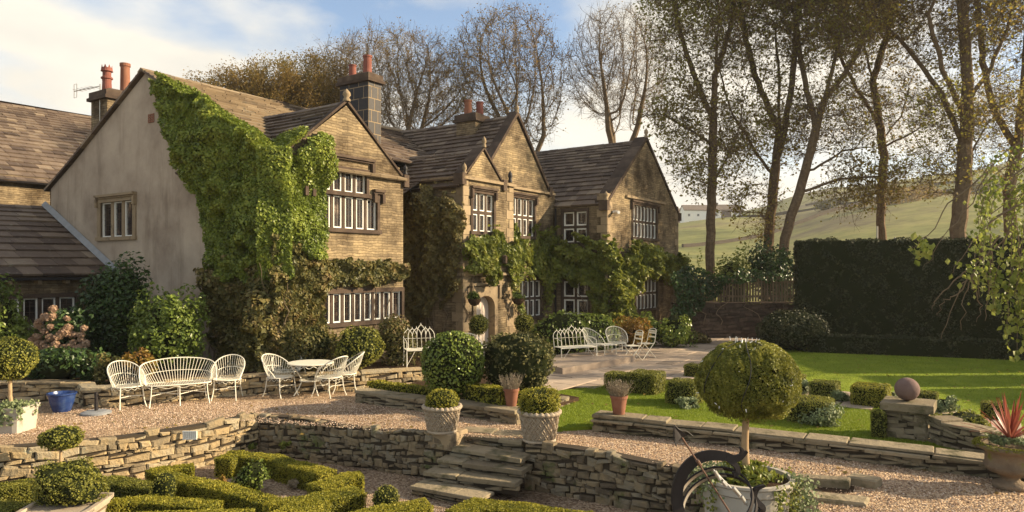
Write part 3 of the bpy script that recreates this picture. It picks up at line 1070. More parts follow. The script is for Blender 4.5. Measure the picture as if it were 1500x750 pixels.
def casement(f, parent, rects, bars=3, deep=.125, fw=.040, glaze=1, m_st=None, hood=None, sill=None, sur=.10, mul=.10, name="window", open_=None):
    """rects: groups of light openings (s0,s1,z0,z1) cut by mullions; stone surround > frame, pane"""
    st, fr, gl = MB(), MB(), MB()
    lights = []
    for (a, b, c, d, cols, rows) in rects:
        # surround proud of the wall a little
        f.box(st, a - sur, a, -deep, .035, c - .0, d, .4)
        f.box(st, b, b + sur, -deep, .035, c - .0, d, .6)
        f.box(st, a - sur, b + sur, -deep, .04, d, d + .12, .55)
        f.box(st, a - sur - .04, b + sur + .04, -deep, .075, c - .11, c, .5)
        cw, rh = (b - a) / cols, (d - c) / rows
        for i in range(1, cols):
            f.box(st, a + i * cw - mul / 2, a + i * cw + mul / 2, -deep, -.028, c, d, .35 + .1 * (i % 3))
        for j in range(1, rows):
            f.box(st, a, b, -deep, -.03, c + j * rh - .05, c + j * rh + .05, .5)
        for i in range(cols):
            for j in range(rows):
                x0 = a + i * cw + (mul / 2 if i else 0)
                x1 = a + (i + 1) * cw - (mul / 2 if i < cols - 1 else 0)
                y0 = c + j * rh + (.05 if j else 0)
                y1 = c + (j + 1) * rh - (.05 if j < rows - 1 else 0)
                lights.append((x0, x1, y0, y1))
    for (x0, x1, y0, y1) in lights:
        e = .004
        dz = -deep + .03
        for q in ((x0 + e, x0 + fw, y0 + e, y1 - e), (x1 - fw, x1 - e, y0 + e, y1 - e), (x0 + fw, x1 - fw, y0 + e, y0 + fw), (x0 + fw, x1 - fw, y1 - fw, y1 - e)):
            f.box(fr, q[0], q[1], dz - .02, dz + .045, q[2], q[3])
        gx0, gx1, gy0, gy1 = x0 + fw, x1 - fw, y0 + fw, y1 - fw
        gl.ngon([f(gx0, dz, gy0), f(gx1, dz, gy0), f(gx1, dz, gy1), f(gx0, dz, gy1)])
        nb = max(2, int(round((gy1 - gy0) / .17)))
        for k in range(1, nb):
            zc = gy0 + (gy1 - gy0) * k / nb
            f.box(fr, gx0, gx1, dz + .001, dz + .010, zc - .0045, zc + .0045, .5, 1)
        for k in range(1, glaze + 1):
            xc = gx0 + (gx1 - gx0) * k / (glaze + 1)
            f.box(fr, xc - .0045, xc + .0045, dz + .001, dz + .012, gy0, gy1, .5, 1)
    if hood:
        for (a, b, z) in hood:
            f.box(st, a, b, .0, .13, z, z + .07, .6)
            f.box(st, a, b, .0, .08, z - .05, z, .3)
            f.box(st, a, a + .1, .0, .11, z - .3, z - .05, .5)
            f.box(st, b - .1, b, .0, .11, z - .3, z - .05, .5)
    w = hpart(st, name, m_st or M['mullion'], parent)
    hpart(fr, "frame", [M['white'], M['mullion']], w)
    for (x0, x1, y0, y1) in lights if len(lights) <= 4 else []:
        g1, zp = MB(), -deep + .03
        g1.ngon([f(x0 + fw, zp, y0 + fw), f(x1 - fw, zp, y0 + fw), f(x1 - fw, zp, y1 - fw), f(x0 + fw, zp, y1 - fw)])
        hpart(g1, "pane", M['glass'], w)
    if len(lights) > 4:
        hpart(gl, "pane", M['glass'], w)
    return w


def roof_slope(mb, a, b, c, d, g, row=.30, wmin=.3, wmax=.7, th=.055, sag=0.05, lift=.0, mi=0):
    """a-b eave, d-c ridge (a under d, b under c): overlapping rows of stone slates"""
    a, b, c, d = [np.asarray(x, float) for x in (a, b, c, d)]
    S = np.linalg.norm(d - a)
    n_ = unit(np.cross(b - a, d - a))
    if n_[2] < 0:
        n_ = -n_
    t = 0.0
    P, rn = [], []
    rows = []
    while t < 1:
        r = row * (1.25 - .55 * t) / S
        rows.append((t, min(t + r, 1)))
        t += r

    def pt(s, t_):
        p = (a * (1 - s) + b * s) * (1 - t_) + (d * (1 - s) + c * s) * t_
        return p - np.array([0, 0, sag * math.sin(math.pi * min(max(s, 0), 1)) * (.4 + .6 * t_)])

    for k, (t0, t1) in enumerate(rows):
        L = np.linalg.norm(pt(1, t0) - pt(0, t0))
        s = -g.uniform(0, .3) / L
        while s < 1:
            w = g.uniform(wmin, wmax) / L
            s0, s1 = max(s, 0), min(s + w, 1)
            if s1 - s0 > .05 / L:
                e = .006 / L
                tt = min(t1 + .03 / S, 1.0)
                j = g.uniform(-.014, .014) / S
                lf = g.uniform(0, .022)
                q = [pt(s0 + e, t0 + j), pt(s1 - e, t0 + j + g.uniform(-.006, .006) / S), pt(s1 - e, tt), pt(s0 + e, tt)]
                lo = [q[0], q[1], q[2] - n_ * .02, q[3] - n_ * .02]
                up = [q[0] + n_ * (th + lf + lift), q[1] + n_ * (th + lf + lift), q[2] + n_ * (.008 + lift), q[3] + n_ * (.008 + lift)]
                P.append(np.vstack([lo, up]))
                rn.append(np.clip(g.normal(.5, .24), 0, 1))
            s += w
    P = np.array(P)
    i0 = mb.addv(P.reshape(-1, 3))
    m_ = len(P)
    f = np.array([[4, 5, 6, 7], [0, 1, 5, 4], [1, 2, 6, 5], [3, 0, 4, 7]])[None] + (i0 + 8 * np.arange(m_))[:, None, None]
    mb.quads(f.reshape(-1, 4), np.repeat(rn, 4), mi)
    # sheet under the slates
    n = 8
    G = np.array([[pt(i / n, j / 2) - n_ * .025 for j in range(3)] for i in range(n + 1)])
    mb.grid(G, .1, mi)


def ridge_tiles(mb, a, b, g, w=.16, l=.45, sag=.05, mi=0):
    a, b = np.asarray(a, float), np.asarray(b, float)
    L = np.linalg.norm(b - a)
    n = max(2, int(L / l))
    t = unit(b - a)
    s = unit(np.cross(t, (0, 0, 1)))
    for i in range(n):
        p = a + (b - a) * i / n - np.array([0, 0, sag * math.sin(math.pi * (i / n))])
        q = a + (b - a) * (i + 1) / n - t * .012 - np.array([0, 0, sag * math.sin(math.pi * ((i + 1) / n))])
        up = np.array([0, 0, .055 + g.uniform(-.008, .008)])
        dn = np.array([0, 0, -.06])
        for sg in (-1, 1):
            mb.hexa([p, q, q + s * sg * w + dn * 1.6, p + s * sg * w + dn * 1.6, p + up, q + up, q + s * sg * w + up + dn * 1.6, p + s * sg * w + up + dn * 1.6], g.uniform(.2, .9), mi)


def verge(mb, a, b, out, w=.20, th=.10, mi=0, rnd=.5, inn=.12):
    """coping up a gable from a to b"""
    a, b, out = [np.asarray(x, float) for x in (a, b, out)]
    up = np.array([0, 0, th])
    n = max(2, int(np.linalg.norm(b - a) / .7))
    for i in range(n):
        p, q = a + (b - a) * i / n, a + (b - a) * ((i + 1) / n) - unit(b - a) * .008
        mb.hexa([p + out * w, q + out * w, q - out * inn, p - out * inn, p + out * w + up, q + out * w + up, q - out * inn + up, p - out * inn + up], (rnd + .37 * i) % 1, mi)


g = np.random.default_rng(21)
fU0 = Face((0, 0, 0), (0, 1, 0), (-1, 0, 0))            # rendered gable, s = v
fV0 = Face((0, 0, 0), (1, 0, 0), (0, -1, 0))            # front plane, s = u

# --- walls
mb = MB()
holes_r = [(6.55, 8.42, 3.80, 4.86)]
# rendered gable with a long left slope
wall_panel(mb, fU0, 11.7, 5.35, holes_r)
mb.ngon([fU0(0, 0, 5.35), fU0(11.7, 0, 5.35), fU0(11.7, 0, 5.5), fU0(10.2, 0, 6.22), fU0(5.9, 0, 8.48), fU0(0, 0, 5.45)])
hpart(mb, "render_wall", M['render'])

mb = MB()
gw2 = [(.95, 3.38, 3.92, 4.78), (1.36, 2.96, 4.90, 5.60), (1.38, 4.38, 1.40, 2.18)]
wall_panel(mb, fV0, 4.46, 5.5, [gw2[0], (1.36, 2.96, 4.90, 5.45), gw2[2]], apex=(2.23, 7.22))
f = Face((4.46, 0, 0), (0, 1, 0), (1, 0, 0))
wall_panel(mb, f, 4, 5.5)
f = Face((4.46, 2.0, 0), (1, 0, 0), (0, -1, 0))          # set-back wall
wall_panel(mb, f, 2.0, 6.2)
# porch
fP = Face((6.16, -.9, 0), (1, 0, 0), (0, -1, 0))
fPs = Face((6.16, -.9, 0), (0, 1, 0), (-1, 0, 0))
fPe = Face((8.93, -.9, 0), (0, 1, 0), (1, 0, 0))
wp = (.48, 1.62, 4.02, 5.22)
door_h = (.60, 1.72, .05, 2.12)
wall_panel(mb, fP, 2.77, 5.66, [wp, door_h], depth=.3)
wall_panel(mb, fPs, 3.2, 5.66)
wall_panel(mb, fPe, 2.0, 5.66)
mb.ngon([fP(.12, 0, 5.66), fP(2.1, 0, 5.66), fP(1.04, 0, 6.58)])
# gable 3
f3 = Face((8.93, .0, 0), (1, 0, 0), (0, -1, 0))
f3b = Face((8.35, .02, 0), (1, 0, 0), (0, -1, 0))
w3u = (1.26, 2.76, 4.05, 5.42)
w3g = (1.75, 3.25, 1.05, 2.38)
wall_panel(mb, f3, 4.27, 5.9, [w3u, w3g])
mb.ngon([f3b(0, 0, 5.9), f3b(4.36, 0, 5.9), f3b(2.18, 0, 8.32)])
mb.ngon([(8.35, .02, 5.5), (8.93, .02, 5.5), (8.93, .02, 5.9), (8.35, .02, 5.9)])
# wing 4
f4s = Face((13.2, -2.3, 0), (0, 1, 0), (-1, 0, 0))
f4 = Face((13.2, -2.3, 0), (1, 0, 0), (0, -1, 0))
w4a, w4b = (.86, 1.90, 3.86, 5.05), (.82, 1.90, 1.04, 2.34)
w4u, w4g = (2.3, 4.75, 4.12, 5.42), (2.6, 4.8, 1.15, 2.45)
wall_panel(mb, f4s, 2.3, 5.25, [w4a, w4b])
wall_panel(mb, f4, 7.3, 5.5, [w4u, w4g], apex=(3.65, 8.15))
f = Face((20.5, -2.3, 0), (0, 1, 0), (1, 0, 0))
wall_panel(mb, f, 9, 5.5)
# hidden back walls keep the rooms dark
mb.box((.02, 11.6, -.1), (20.4, 11.7, 5.4))
hpart(mb, "stone_wall", M['coursed'])

# quoins and dressed strings
mb = MB()
for face, s0, s1, z in ((fP, -.05, 2.82, 2.62), (fP, -.06, 2.83, 5.60), (f3, -.02, 3.9, 2.66), (f4, 1.6, 5.6, 5.66), (f3, .3, 4.2, 5.72)):
    face.box(mb, s0, s1, 0, .10, z, z + .09, .5)
fPs.box(mb, 0.02, 1.6, 0, .10, 5.60, 5.69, .3)
fPs.box(mb, 0.02, .9, 0, .10, 2.62, 2.71, .3)
for z in np.arange(0, 5.4, .30):
    k = int(z / .3) % 2
    for face, s_, dirn in ((fP, 0, 1), (fPs, 0, 1), (f4, 0, 1), (f4s, 0, 1), (fP, 2.77, -1), (f4, 7.3, -1)):
        ln_ = (.42 if k else .26) if face in (fP, f4) else (.26 if k else .42)
        a, b = (s_, s_ + ln_) if dirn > 0 else (s_ - ln_, s_)
        face.box(mb, a + .0, b, 0, .018, z + .004, z + .292, g.uniform(0, 1))
hpart(mb, "dressed_stone", M['dressed'])

# --- windows
casement(fU0, house, [(*holes_r[0][:2], *holes_r[0][2:], 3, 1)], m_st=M['dressed'], sur=.18, mul=.16, hood=[(6.35, 8.62, 5.02)])
st2 = casement(fV0, house, [(*gw2[0], 6, 1), (1.36, 2.96, 4.90, 5.45, 4, 1)], hood=[(1.10, 3.22, 5.80), (.78, 1.12, 4.99), (3.2, 3.62, 4.99)])
casement(fV0, house, [(*gw2[2], 8, 1)])
casement(fP, house, [(*wp, 3, 2)], hood=[(.36, 1.74, 5.36)])
casement(f3, house, [(*w3u, 4, 2)], hood=[(1.1, 2.9, 5.54)])
casement(f3, house, [(*w3g, 4, 2)])
casement(f4s, house, [(*w4a, 2, 2)], fw=.058)
casement(f4s, house, [(*w4b, 2, 2)], fw=.058)
casement(f4, house, [(*w4u, 7, 2)], hood=[(2.1, 4.95, 5.54)])
casement(f4, house, [(*w4g, 6, 2)])

# --- door with its arched surround
mb = MB()
c0, w_ = 1.16, .50
arch = [(c0 - w_, 1.55)] + [(c0 - w_ * math.cos(a), 1.55 + .42 * math.sin(a) ** .8) for a in np.linspace(.15, math.pi - .15, 11)] + [(c0 + w_, 1.55)]
fill = [fP(x, -.06, z) for x, z in arch]
outer = [(.44, 2.30), (1.88, 2.30)]
pts = [(.50, .05)] + [(c0 - w_, .05)] + arch + [(c0 + w_, .05), (1.82, .05), (1.82, 2.26), (.50, 2.26)]
P0 = [fP(x, .03, z) for x, z in pts]
mb.ngon(P0, .7)
for (x0, z0), (x1, z1) in zip(pts[1:15], pts[2:16]):
    mb.ngon([fP(x0, .03, z0), fP(x1, .03, z1), fP(x1, -.26, z1), fP(x0, -.26, z0)], .4)
fP.box(mb, .36, 1.96, 0, .10, 2.30, 2.38, .5)
fP.box(mb, .36, .46, 0, .09, 1.9, 2.30, .5)
fP.box(mb, 1.86, 1.96, 0, .09, 1.9, 2.30, .5)
dr = hpart(mb, "door_surround", M['dressed'])
mb = MB()
mb.ngon([fP(.6, -.24, .05), fP(1.72, -.24, .05), fP(1.72, -.24, 2.1), fP(.6, -.24, 2.1)])
for k in range(1, 6):
    fP.box(mb, .66 + k * .166 - .006, .66 + k * .166 + .006, -.24, -.225, .08, 2.0, .2)
dd = hpart(mb, "door", M['door'])
mb = MB()
mb.tube([fP(.85, -.20 + .0 * a, 1.02) + np.array([.045 * math.cos(a), 0, .045 * math.sin(a)]) for a in np.linspace(0, 6.28, 13)[:-1]], .010, 6, closed=True)
hpart(mb, "handle", M['iron'], dd)
mb = MB()
fP.box(mb, .1, 2.2, 0, .55, -.05, .16, .6)
hpart(mb, "doorstep", M['coping'])

# --- roofs
mb = MB()
roof_slope(mb, (-.12, -.15, 5.42), (4.5, -.15, 5.42), (4.5, 5.9, 8.55), (-.12, 5.9, 8.55), g, row=.34, sag=.04)
roof_slope(mb, (4.4, 1.8, 6.4), (13.3, 1.8, 6.4), (13.3, 5.9, 8.55), (4.4, 5.9, 8.55), g, row=.34, sag=.10, mi=1)
roof_slope(mb, (13.3, 0, 5.5), (20.4, 0, 5.5), (20.4, 5.9, 8.5), (13.3, 5.9, 8.5), g, row=.34, mi=1)
hpart(mb, "main_roof", [M['slate_tan'], M['slate']])
mb = MB()
roof_slope(mb, (-.12, 10.2, 6.28), (20, 10.2, 6.28), (20, 5.9, 8.55), (-.12, 5.9, 8.55), g, row=.5, wmax=1.2)
roof_slope(mb, (-.12, 11.9, 5.45), (20, 11.9, 5.45), (20, 10.2, 6.28), (-.12, 10.2, 6.28), g, row=.5, wmax=1.2)
hpart(mb, "rear_roof", M['slate'])
mb = MB()
ridge_tiles(mb, (-.14, 5.9, 8.56), (13.3, 5.9, 8.58), g, sag=.06)
hpart(mb, "ridge_stones", M['slate_tan'])
mb = MB()
# thin dark verge on the rendered gable
for a, b in (((-.02, 5.9, 8.52), (-.02, 10.2, 6.25)), ((-.02, 10.2, 6.25), (-.02, 11.95, 5.42)), ((-.02, 5.9, 8.52), (-.02, -.12, 5.40))):
    verge(mb, a, b, (-1, 0, 0), .10, .075, inn=.1)
hpart(mb, "verge", M['slate'])


def gable_roof(u0, u1, eave, apex, v0, v1, name, over=.02, row=.26, cop=.16, inn=.22, ovl=.10, copmat=None, left=True, right=True, eave_l=None):
    mb = MB()
    uc = (u0 + u1) / 2
    k = (apex - eave) / (uc - u0)
    if left:
        roof_slope(mb, (u0 - ovl, v0 + .1, eave - ovl * k), (u0 - ovl, v1, eave - ovl * k), (uc, v1, apex), (uc, v0 + .1, apex), g, row=row, sag=.03)
    if right:
        roof_slope(mb, (u1 + ovl, v0 + .1, eave - ovl * k), (u1 + ovl, v1, eave - ovl * k), (uc, v1, apex), (uc, v0 + .1, apex), g, row=row, sag=.03)
    ridge_tiles(mb, (uc, v0 + .1, apex + .02), (uc, v1, apex + .02), g, w=.12, sag=.03)
    r = hpart(mb, name, M['slate'])
    mb = MB()
    for sg, e in ((-1, u0), (1, u1)):
        verge(mb, (e + sg * .02, v0, eave - .02), (uc, v0, apex + .03), (0, -1, 0), .05, cop, inn=inn, rnd=.3)
        mb.box((min(e, e + sg * .16) - .02, v0 - .10, eave - .26), (max(e, e + sg * .16) + .02, v0 + .26, eave + .10), .6)
    c_ = hpart(mb, "coping", copmat or M['mullion'], r)
    return r


gable_roof(.02, 4.44, 5.5, 7.28, 0, 4.2, "gable_roof", cop=.08, inn=.12)
gable_roof(8.35, 12.71, 5.92, 8.40, 0, 6.0, "gable_roof", inn=.34)
gable_roof(13.2, 20.5, 5.30, 8.20, -2.3, 8, "wing_roof", inn=.5, ovl=.06, row=.30)
gable_roof(6.2, 8.25, 5.68, 6.62, -.9, 2.6, "porch_roof", inn=.42, cop=.08, row=.2)
mb = MB()
roof_slope(mb, (6.04, -.85, 5.35), (6.04, 2.4, 5.35), (7.2, 2.4, 6.6), (7.2, -.85, 6.6), g, row=.24, sag=.02)
roof_slope(mb, (5.0, .8, 5.0), (5.0, 2.6, 5.0), (6.3, 2.6, 5.7), (6.3, .8, 5.7), g, row=.24, sag=.02)
hpart(mb, "porch_side_roof", M['slate'])


def finial(u, v, z, h=.32, r=.075, name="finial", m=None):
    mb = MB()
    mb.lathe([(r * .9, 0), (r * .9, h * .18), (r * .55, h * .3), (r, h * .5), (r * .85, h * .72), (r * .3, h * .9), (.004, h)], (u, v, z), 10)
    return hpart(mb, name, m or M['dressed'], smooth=True)


finial(2.23, -.02, 7.33, .34, .11)
finial(6.22, -.92, 5.74, .36)
finial(7.2, -.95, 6.70, .36)
finial(8.72, -.92, 5.74, .40, .08, m=M['soot'])
finial(10.53, 0, 8.52, .3, .07)
finial(16.85, -2.3, 8.32, .42, .09)
finial(13.12, -2.3, 5.42, .34, .09)
finial(4.56, -.0, 5.62, .30, .07, m=M['soot'])


def chimney(u0, u1, v0, v1, z0, z1, m, pots, bands=True, name="chimney", courses=None):
    mb = MB()
    z = z0
    k = 0
    ee = .016 if m is M['soot'] else .005
    ch = courses or .22
    while z < z1 - .28:
        h = min(ch, z1 - .28 - z)
        nu, nv = max(2, int(round((u1 - u0) / .42))), max(2, int(round((v1 - v0) / .42)))
        off = .5 if k % 2 else 0
        us = sorted({u0, u1} | {u0 + (u1 - u0) * (i + off) / nu for i in range(nu) if 0 < i + off < nu})
        vs_ = sorted({v0, v1} | {v0 + (v1 - v0) * (i + off) / nv for i in range(nv) if 0 < i + off < nv})
        e = ee
        for a, b in zip(us[:-1], us[1:]):
            mb.box((a + e, v0, z + e), (b - e, v0 + .1, z + h - e), g.uniform())
        for a, b in zip(vs_[:-1], vs_[1:]):
            mb.box((u0 - .001, a + e, z + e), (u0 + .1, b - e, z + h - e), g.uniform())
            mb.box((u1 - .1, a + e, z + e), (u1 + .001, b - e, z + h - e), g.uniform())
        z += h
        k += 1
    mb.box((u0 + .005, v0 + .005, z0), (u1 - .005, v1 - .005, z1 - .2), .5, 1)
    mb.box((u0 - .10, v0 - .10, z1 - .30), (u1 + .10, v1 + .10, z1 - .20), .4, 2)
    mb.box((u0 - .05, v0 - .05, z1 - .20), (u1 + .05, v1 + .05, z1 - .02), .7, 2)
    mb.hexa([(u0, v0, z1 - .02), (u1, v0, z1 - .02), (u1, v1, z1 - .02), (u0, v1, z1 - .02), (u0 + .15, v0 + .15, z1 + .07), (u1 - .15, v0 + .15, z1 + .07), (u1 - .15, v1 - .15, z1 + .07), (u0 + .15, v1 - .15, z1 + .07)], .6, 2)
    c_ = hpart(mb, name, [m, M['dressed'] if m is M['soot'] else M['mortar'], M['mullion']])
    for (pu, pv, h, r, kind) in pots:
        mp_ = MB()
        zb = z1 + .03
        if kind == 'plain':
            mp_.lathe([(r * .98, 0), (r, h * .1), (r * .92, h * .9), (r * 1.08, h * .9), (r * 1.08, h), (r * .8, h), (r * .8, h * .6)], (pu, pv, zb), 16)
        else:
            mp_.lathe([(r * 1.05, 0), (r * .95, h * .35), (r * 1.0, h * .45), (r * 1.25, h * .47), (r * 1.25, h * .52), (r * .9, h * .56), (r * .9, h * .72), (r * 1.3, h * .75), (r * 1.2, h * .8), (r * 1.15, h * .88), (r * .8, h * .88), (r * .8, h * .5)], (pu, pv, zb), 16)
            for q in range(8):
                a = q * math.pi / 4
                cx, cy = pu + r * 1.1 * math.cos(a), pv + r * 1.1 * math.sin(a)
                t_ = np.array([-math.sin(a), math.cos(a), 0]) * r * .35
                mp_.tris([mp_.addv([np.array([cx, cy, zb + h * .86]) - t_, np.array([cx, cy, zb + h * .86]) + t_, (cx * 1.0, cy, zb + h)]) + np.arange(3)])
        hpart(mp_, "chimney_pot", M['terracotta'] if kind == 'plain' and h > .5 and m is not M['soot'] else M['pot_red'], c_, smooth=False)
    return c_


c1 = chimney(.35, 1.60, 8.75, 9.75, 5.9, 8.52, M['coursed'], [(.62, 9.3, .86, .14, 'crown'), (1.10, 9.1, .98, .15, 'plain')], courses=.2)
chimney(6.02, 6.62, 3.0, 4.4, 6.6, 9.45, M['soot'], [(6.3, 4.05, .42, .13, 'plain'), (6.32, 3.35, .64, .15, 'plain')], courses=.40)
chimney(10.0, 10.8, 1.5, 2.4, 7.4, 8.62, M['coursed'], [(10.2, 2.0, .52, .15, 'plain'), (10.6, 1.75, .5, .14, 'plain')])

# aerial on the left chimney
mb = MB()
mb.tube([(.36, 9.2, 7.2), (.36, 9.2, 8.72)], .02, 6)
mb.tube([(.36, 9.2, 8.66), (.36, 10.9, 8.72)], .014, 6)
for k in range(5):
    v_ = 9.6 + k * .26
    mb.tube([(.20, v_, 8.68 + .01 * k), (.52, v_, 8.68 + .01 * k)], .008, 4)
mb.tube([(.36, 10.9, 8.5), (.36, 10.9, 8.95), (.36, 10.72, 8.95), (.36, 10.72, 8.5)], .012, 4, closed=True)
hpart(mb, "aerial", M['steel'], c1)

# vent in the gable, gutter, downpipes, camera, lantern
mb = MB()
for k in range(4):
    fU0.box(mb, 5.42, 5.72, .005, .02, 7.02 + .07 * k, 7.055 + .07 * k, .5)
for k in range(4):
    fU0.box(mb, 5.42 + .09 * k, 5.45 + .09 * k, .004, .019, 7.02, 7.27, .5)
hpart(mb, "vent", M['terracotta'])
mb = MB()
mb.tube([fU0(-.0, .1, 1), fU0(0, .1, 1.01)], .01, 4)
for x_, y_, z1_ in ((8.98, -.07, 2.6), (13.1, -.1, 5.2)):
    mb.tube([(x_, y_, .1), (x_, y_, z1_)], .04, 8)
hpart(mb, "downpipe", M['soot'])
mb = MB()
f4.box(mb, .42, .52, .02, .16, 4.98, 5.06, .5)
mb.tube([f4(.44, .16, 5.0), f4(.30, .34, 4.97)], .06, 10)
hpart(mb, "security_camera", M['plastic_white'])
mb = MB()
c_ = fP(.22, .20, 1.95)
fP.box(mb, .20, .24, 0, .22, 2.26, 2.29)
fP.box(mb, .20, .24, .0, .03, 2.05, 2.29)
mb.tube([fP(.22, .20, 2.27), fP(.22, .20, 2.18)], .008, 5)
hpart(mb, "lamp_bracket", M['iron'])
mb = MB()
mb.lathe([(.05, 0), (.09, .02), (.10, .22), (.12, .24), (.03, .33), (.01, .36)], fP(2.02, .16, 3.0), 6)
hpart(mb, "wall_lantern", M['mullion'])

# --- cottage wing at the left (roof falls to the garden)
cot = empty("cottage_wing", hw(-2.5, 7.6, 0), "single-storey cottage wing with a dark stone slate roof leaning against the rendered gable", "cottage", rotz=HROT)
CL = lambda u, v, z: np.array([u + 2.5, v - 7.6, z])


def cpart(mb, name, m, parent=None):
    return mb.build(name, m, parent or cot)


mb = MB()
fC = Face(CL(-9, 7.75, 0), (1, 0, 0), (0, -1, 0))
cw1 = (9 - 3.35, 9 - 1.05, 1.22, 2.02)
wall_panel(mb, fC, 9.0, 2.72, [cw1])
mb.box(CL(-9, 15.9, 0), CL(0, 16, 2.7))
cpart(mb, "wall", M['coursed'])
mb = MB()
roof_slope(mb, CL(-9, 7.38, 2.66), CL(-.02, 7.38, 2.66), CL(-.02, 12.0, 4.86), CL(-9, 12.0, 4.86), g, row=.46, wmin=.5, wmax=1.1, th=.05)
roof_slope(mb, CL(-9, 16.2, 2.7), CL(-.02, 16.2, 2.7), CL(-.02, 12.0, 4.86), CL(-9, 12.0, 4.86), g, row=.5, wmin=.5, wmax=1.1)
ridge_tiles(mb, CL(-9, 12, 4.88), CL(-.02, 12, 4.88), g)
cpart(mb, "roof", M['slate'])
mb = MB()
a, b = CL(-.06, 7.4, 2.74), CL(-.06, 12.0, 4.95)
for i in range(9):
    p, q = a + (b - a) * i / 9, a + (b - a) * (i + 1.05) / 9
    mb.hexa([p + (-.10, 0, .0), p + (0, 0, 0), q + (0, 0, 0), q + (-.10, 0, 0), p + (-.08, 0, .03 + .01 * (i % 2)), p + (.03, 0, .15), q + (.03, 0, .15), q + (-.08, 0, .03)], .3 + .1 * (i % 4))
cpart(mb, "lead_flashing", M['lead'])
mb = MB()
for k in range(12):
    s_ = .4 + k * .72
    fC.box(mb, s_, s_ + .10, 0, .22, 2.42, 2.53, .5)
fC.box(mb, 0, 9, .24, .34, 2.52, 2.60, .2, 1)
cpart(mb, "gutter_bracket", [M['dressed'], M['soot']])


def into(parent_name):
    pass


_h = house
house = cot
w_ = casement(fC, cot, [(*cw1, 5, 1)])
house = _h

# --- barn behind, far left
barn = empty("stone_barn", hw(0, 15, 0), "long barn with a weathered stone slate roof behind the house at far left", "barn", rotz=HROT)
mb = MB()
fB = Face((-14, 0, 0), (1, 0, 0), (0, -1, 0))
wall_panel(mb, fB, 26, 6.2, [])
mb.box((-14, .05, 0), (12, 12, 6.1))
mb.build("wall", M['coursed'], barn)
mb = MB()
roof_slope(mb, (-14, -.3, 6.05), (12, -.3, 6.05), (12, 6, 10.1), (-14, 6, 10.1), g, row=.34, wmin=.25, wmax=.6, sag=.2)
roof_slope(mb, (-14, 12.3, 6.05), (12, 12.3, 6.05), (12, 6, 10.1), (-14, 6, 10.1), g, row=.6, wmin=.5, wmax=1.2)
ridge_tiles(mb, (-14, 6, 10.12), (12, 6, 10.12), g, sag=.2)
mb.build("roof", M['slate'], barn)
mb = MB()
cb = fB(14.2, 0, 0)
for r_, hh in ((.95, .0),):
    for a in np.linspace(0, math.pi, 12)[:-1]:
        p0 = (14.3 + .95 * math.cos(a), 3.9 + .95 * math.sin(a))
        p1 = (14.3 + .95 * math.cos(a + .27), 3.9 + .95 * math.sin(a + .27))
        q0 = (14.3 + 1.2 * math.cos(a), 3.9 + 1.2 * math.sin(a))
        q1 = (14.3 + 1.2 * math.cos(a + .27), 3.9 + 1.2 * math.sin(a + .27))
        mb.hexa([fB(*p, 0) if False else fB(p[0], .0, p[1]) for p in (p0, p1, q1, q0)] + [fB(p[0], .09, p[1]) for p in (p0, p1, q1, q0)], g.uniform())
mb.build("arch_stones", M['dressed'], barn)
mb = MB()
mb.tube([fB(-.0, .25, 6.0), fB(26, .25, 6.0)], .07, 6)
mb.tube([fB(15.6, .2, 5.95), fB(15.6, .15, 3.2)], .06, 6)
mb.build("gutter", M['soot'], barn)
# ------------------------------------------------------------------ foliage builders
def blob_pts(n, g, q=2.0):
    """points and normals on a unit ball (q=2) .. rounded cube (q=8)"""
    d = unit(g.normal(size=(n, 3)))
    if q > 2.01:
        f = g.integers(0, 6, n)
        p = g.uniform(-1, 1, (n, 3))
        ax, sg = f % 3, np.where(f < 3, 1, -1)
        p[np.arange(n), ax] = sg
        r = (np.abs(p) ** q).sum(1, keepdims=True) ** (1 / q)
        d = p / r
    nrm = unit(np.sign(d) * np.abs(d) ** (q - 1))
    return d, nrm


def rotz(P, a):
    c, s = math.cos(a), math.sin(a)
    Q = P.copy()
    Q[:, 0], Q[:, 1] = P[:, 0] * c - P[:, 1] * s, P[:, 0] * s + P[:, 1] * c
    return Q


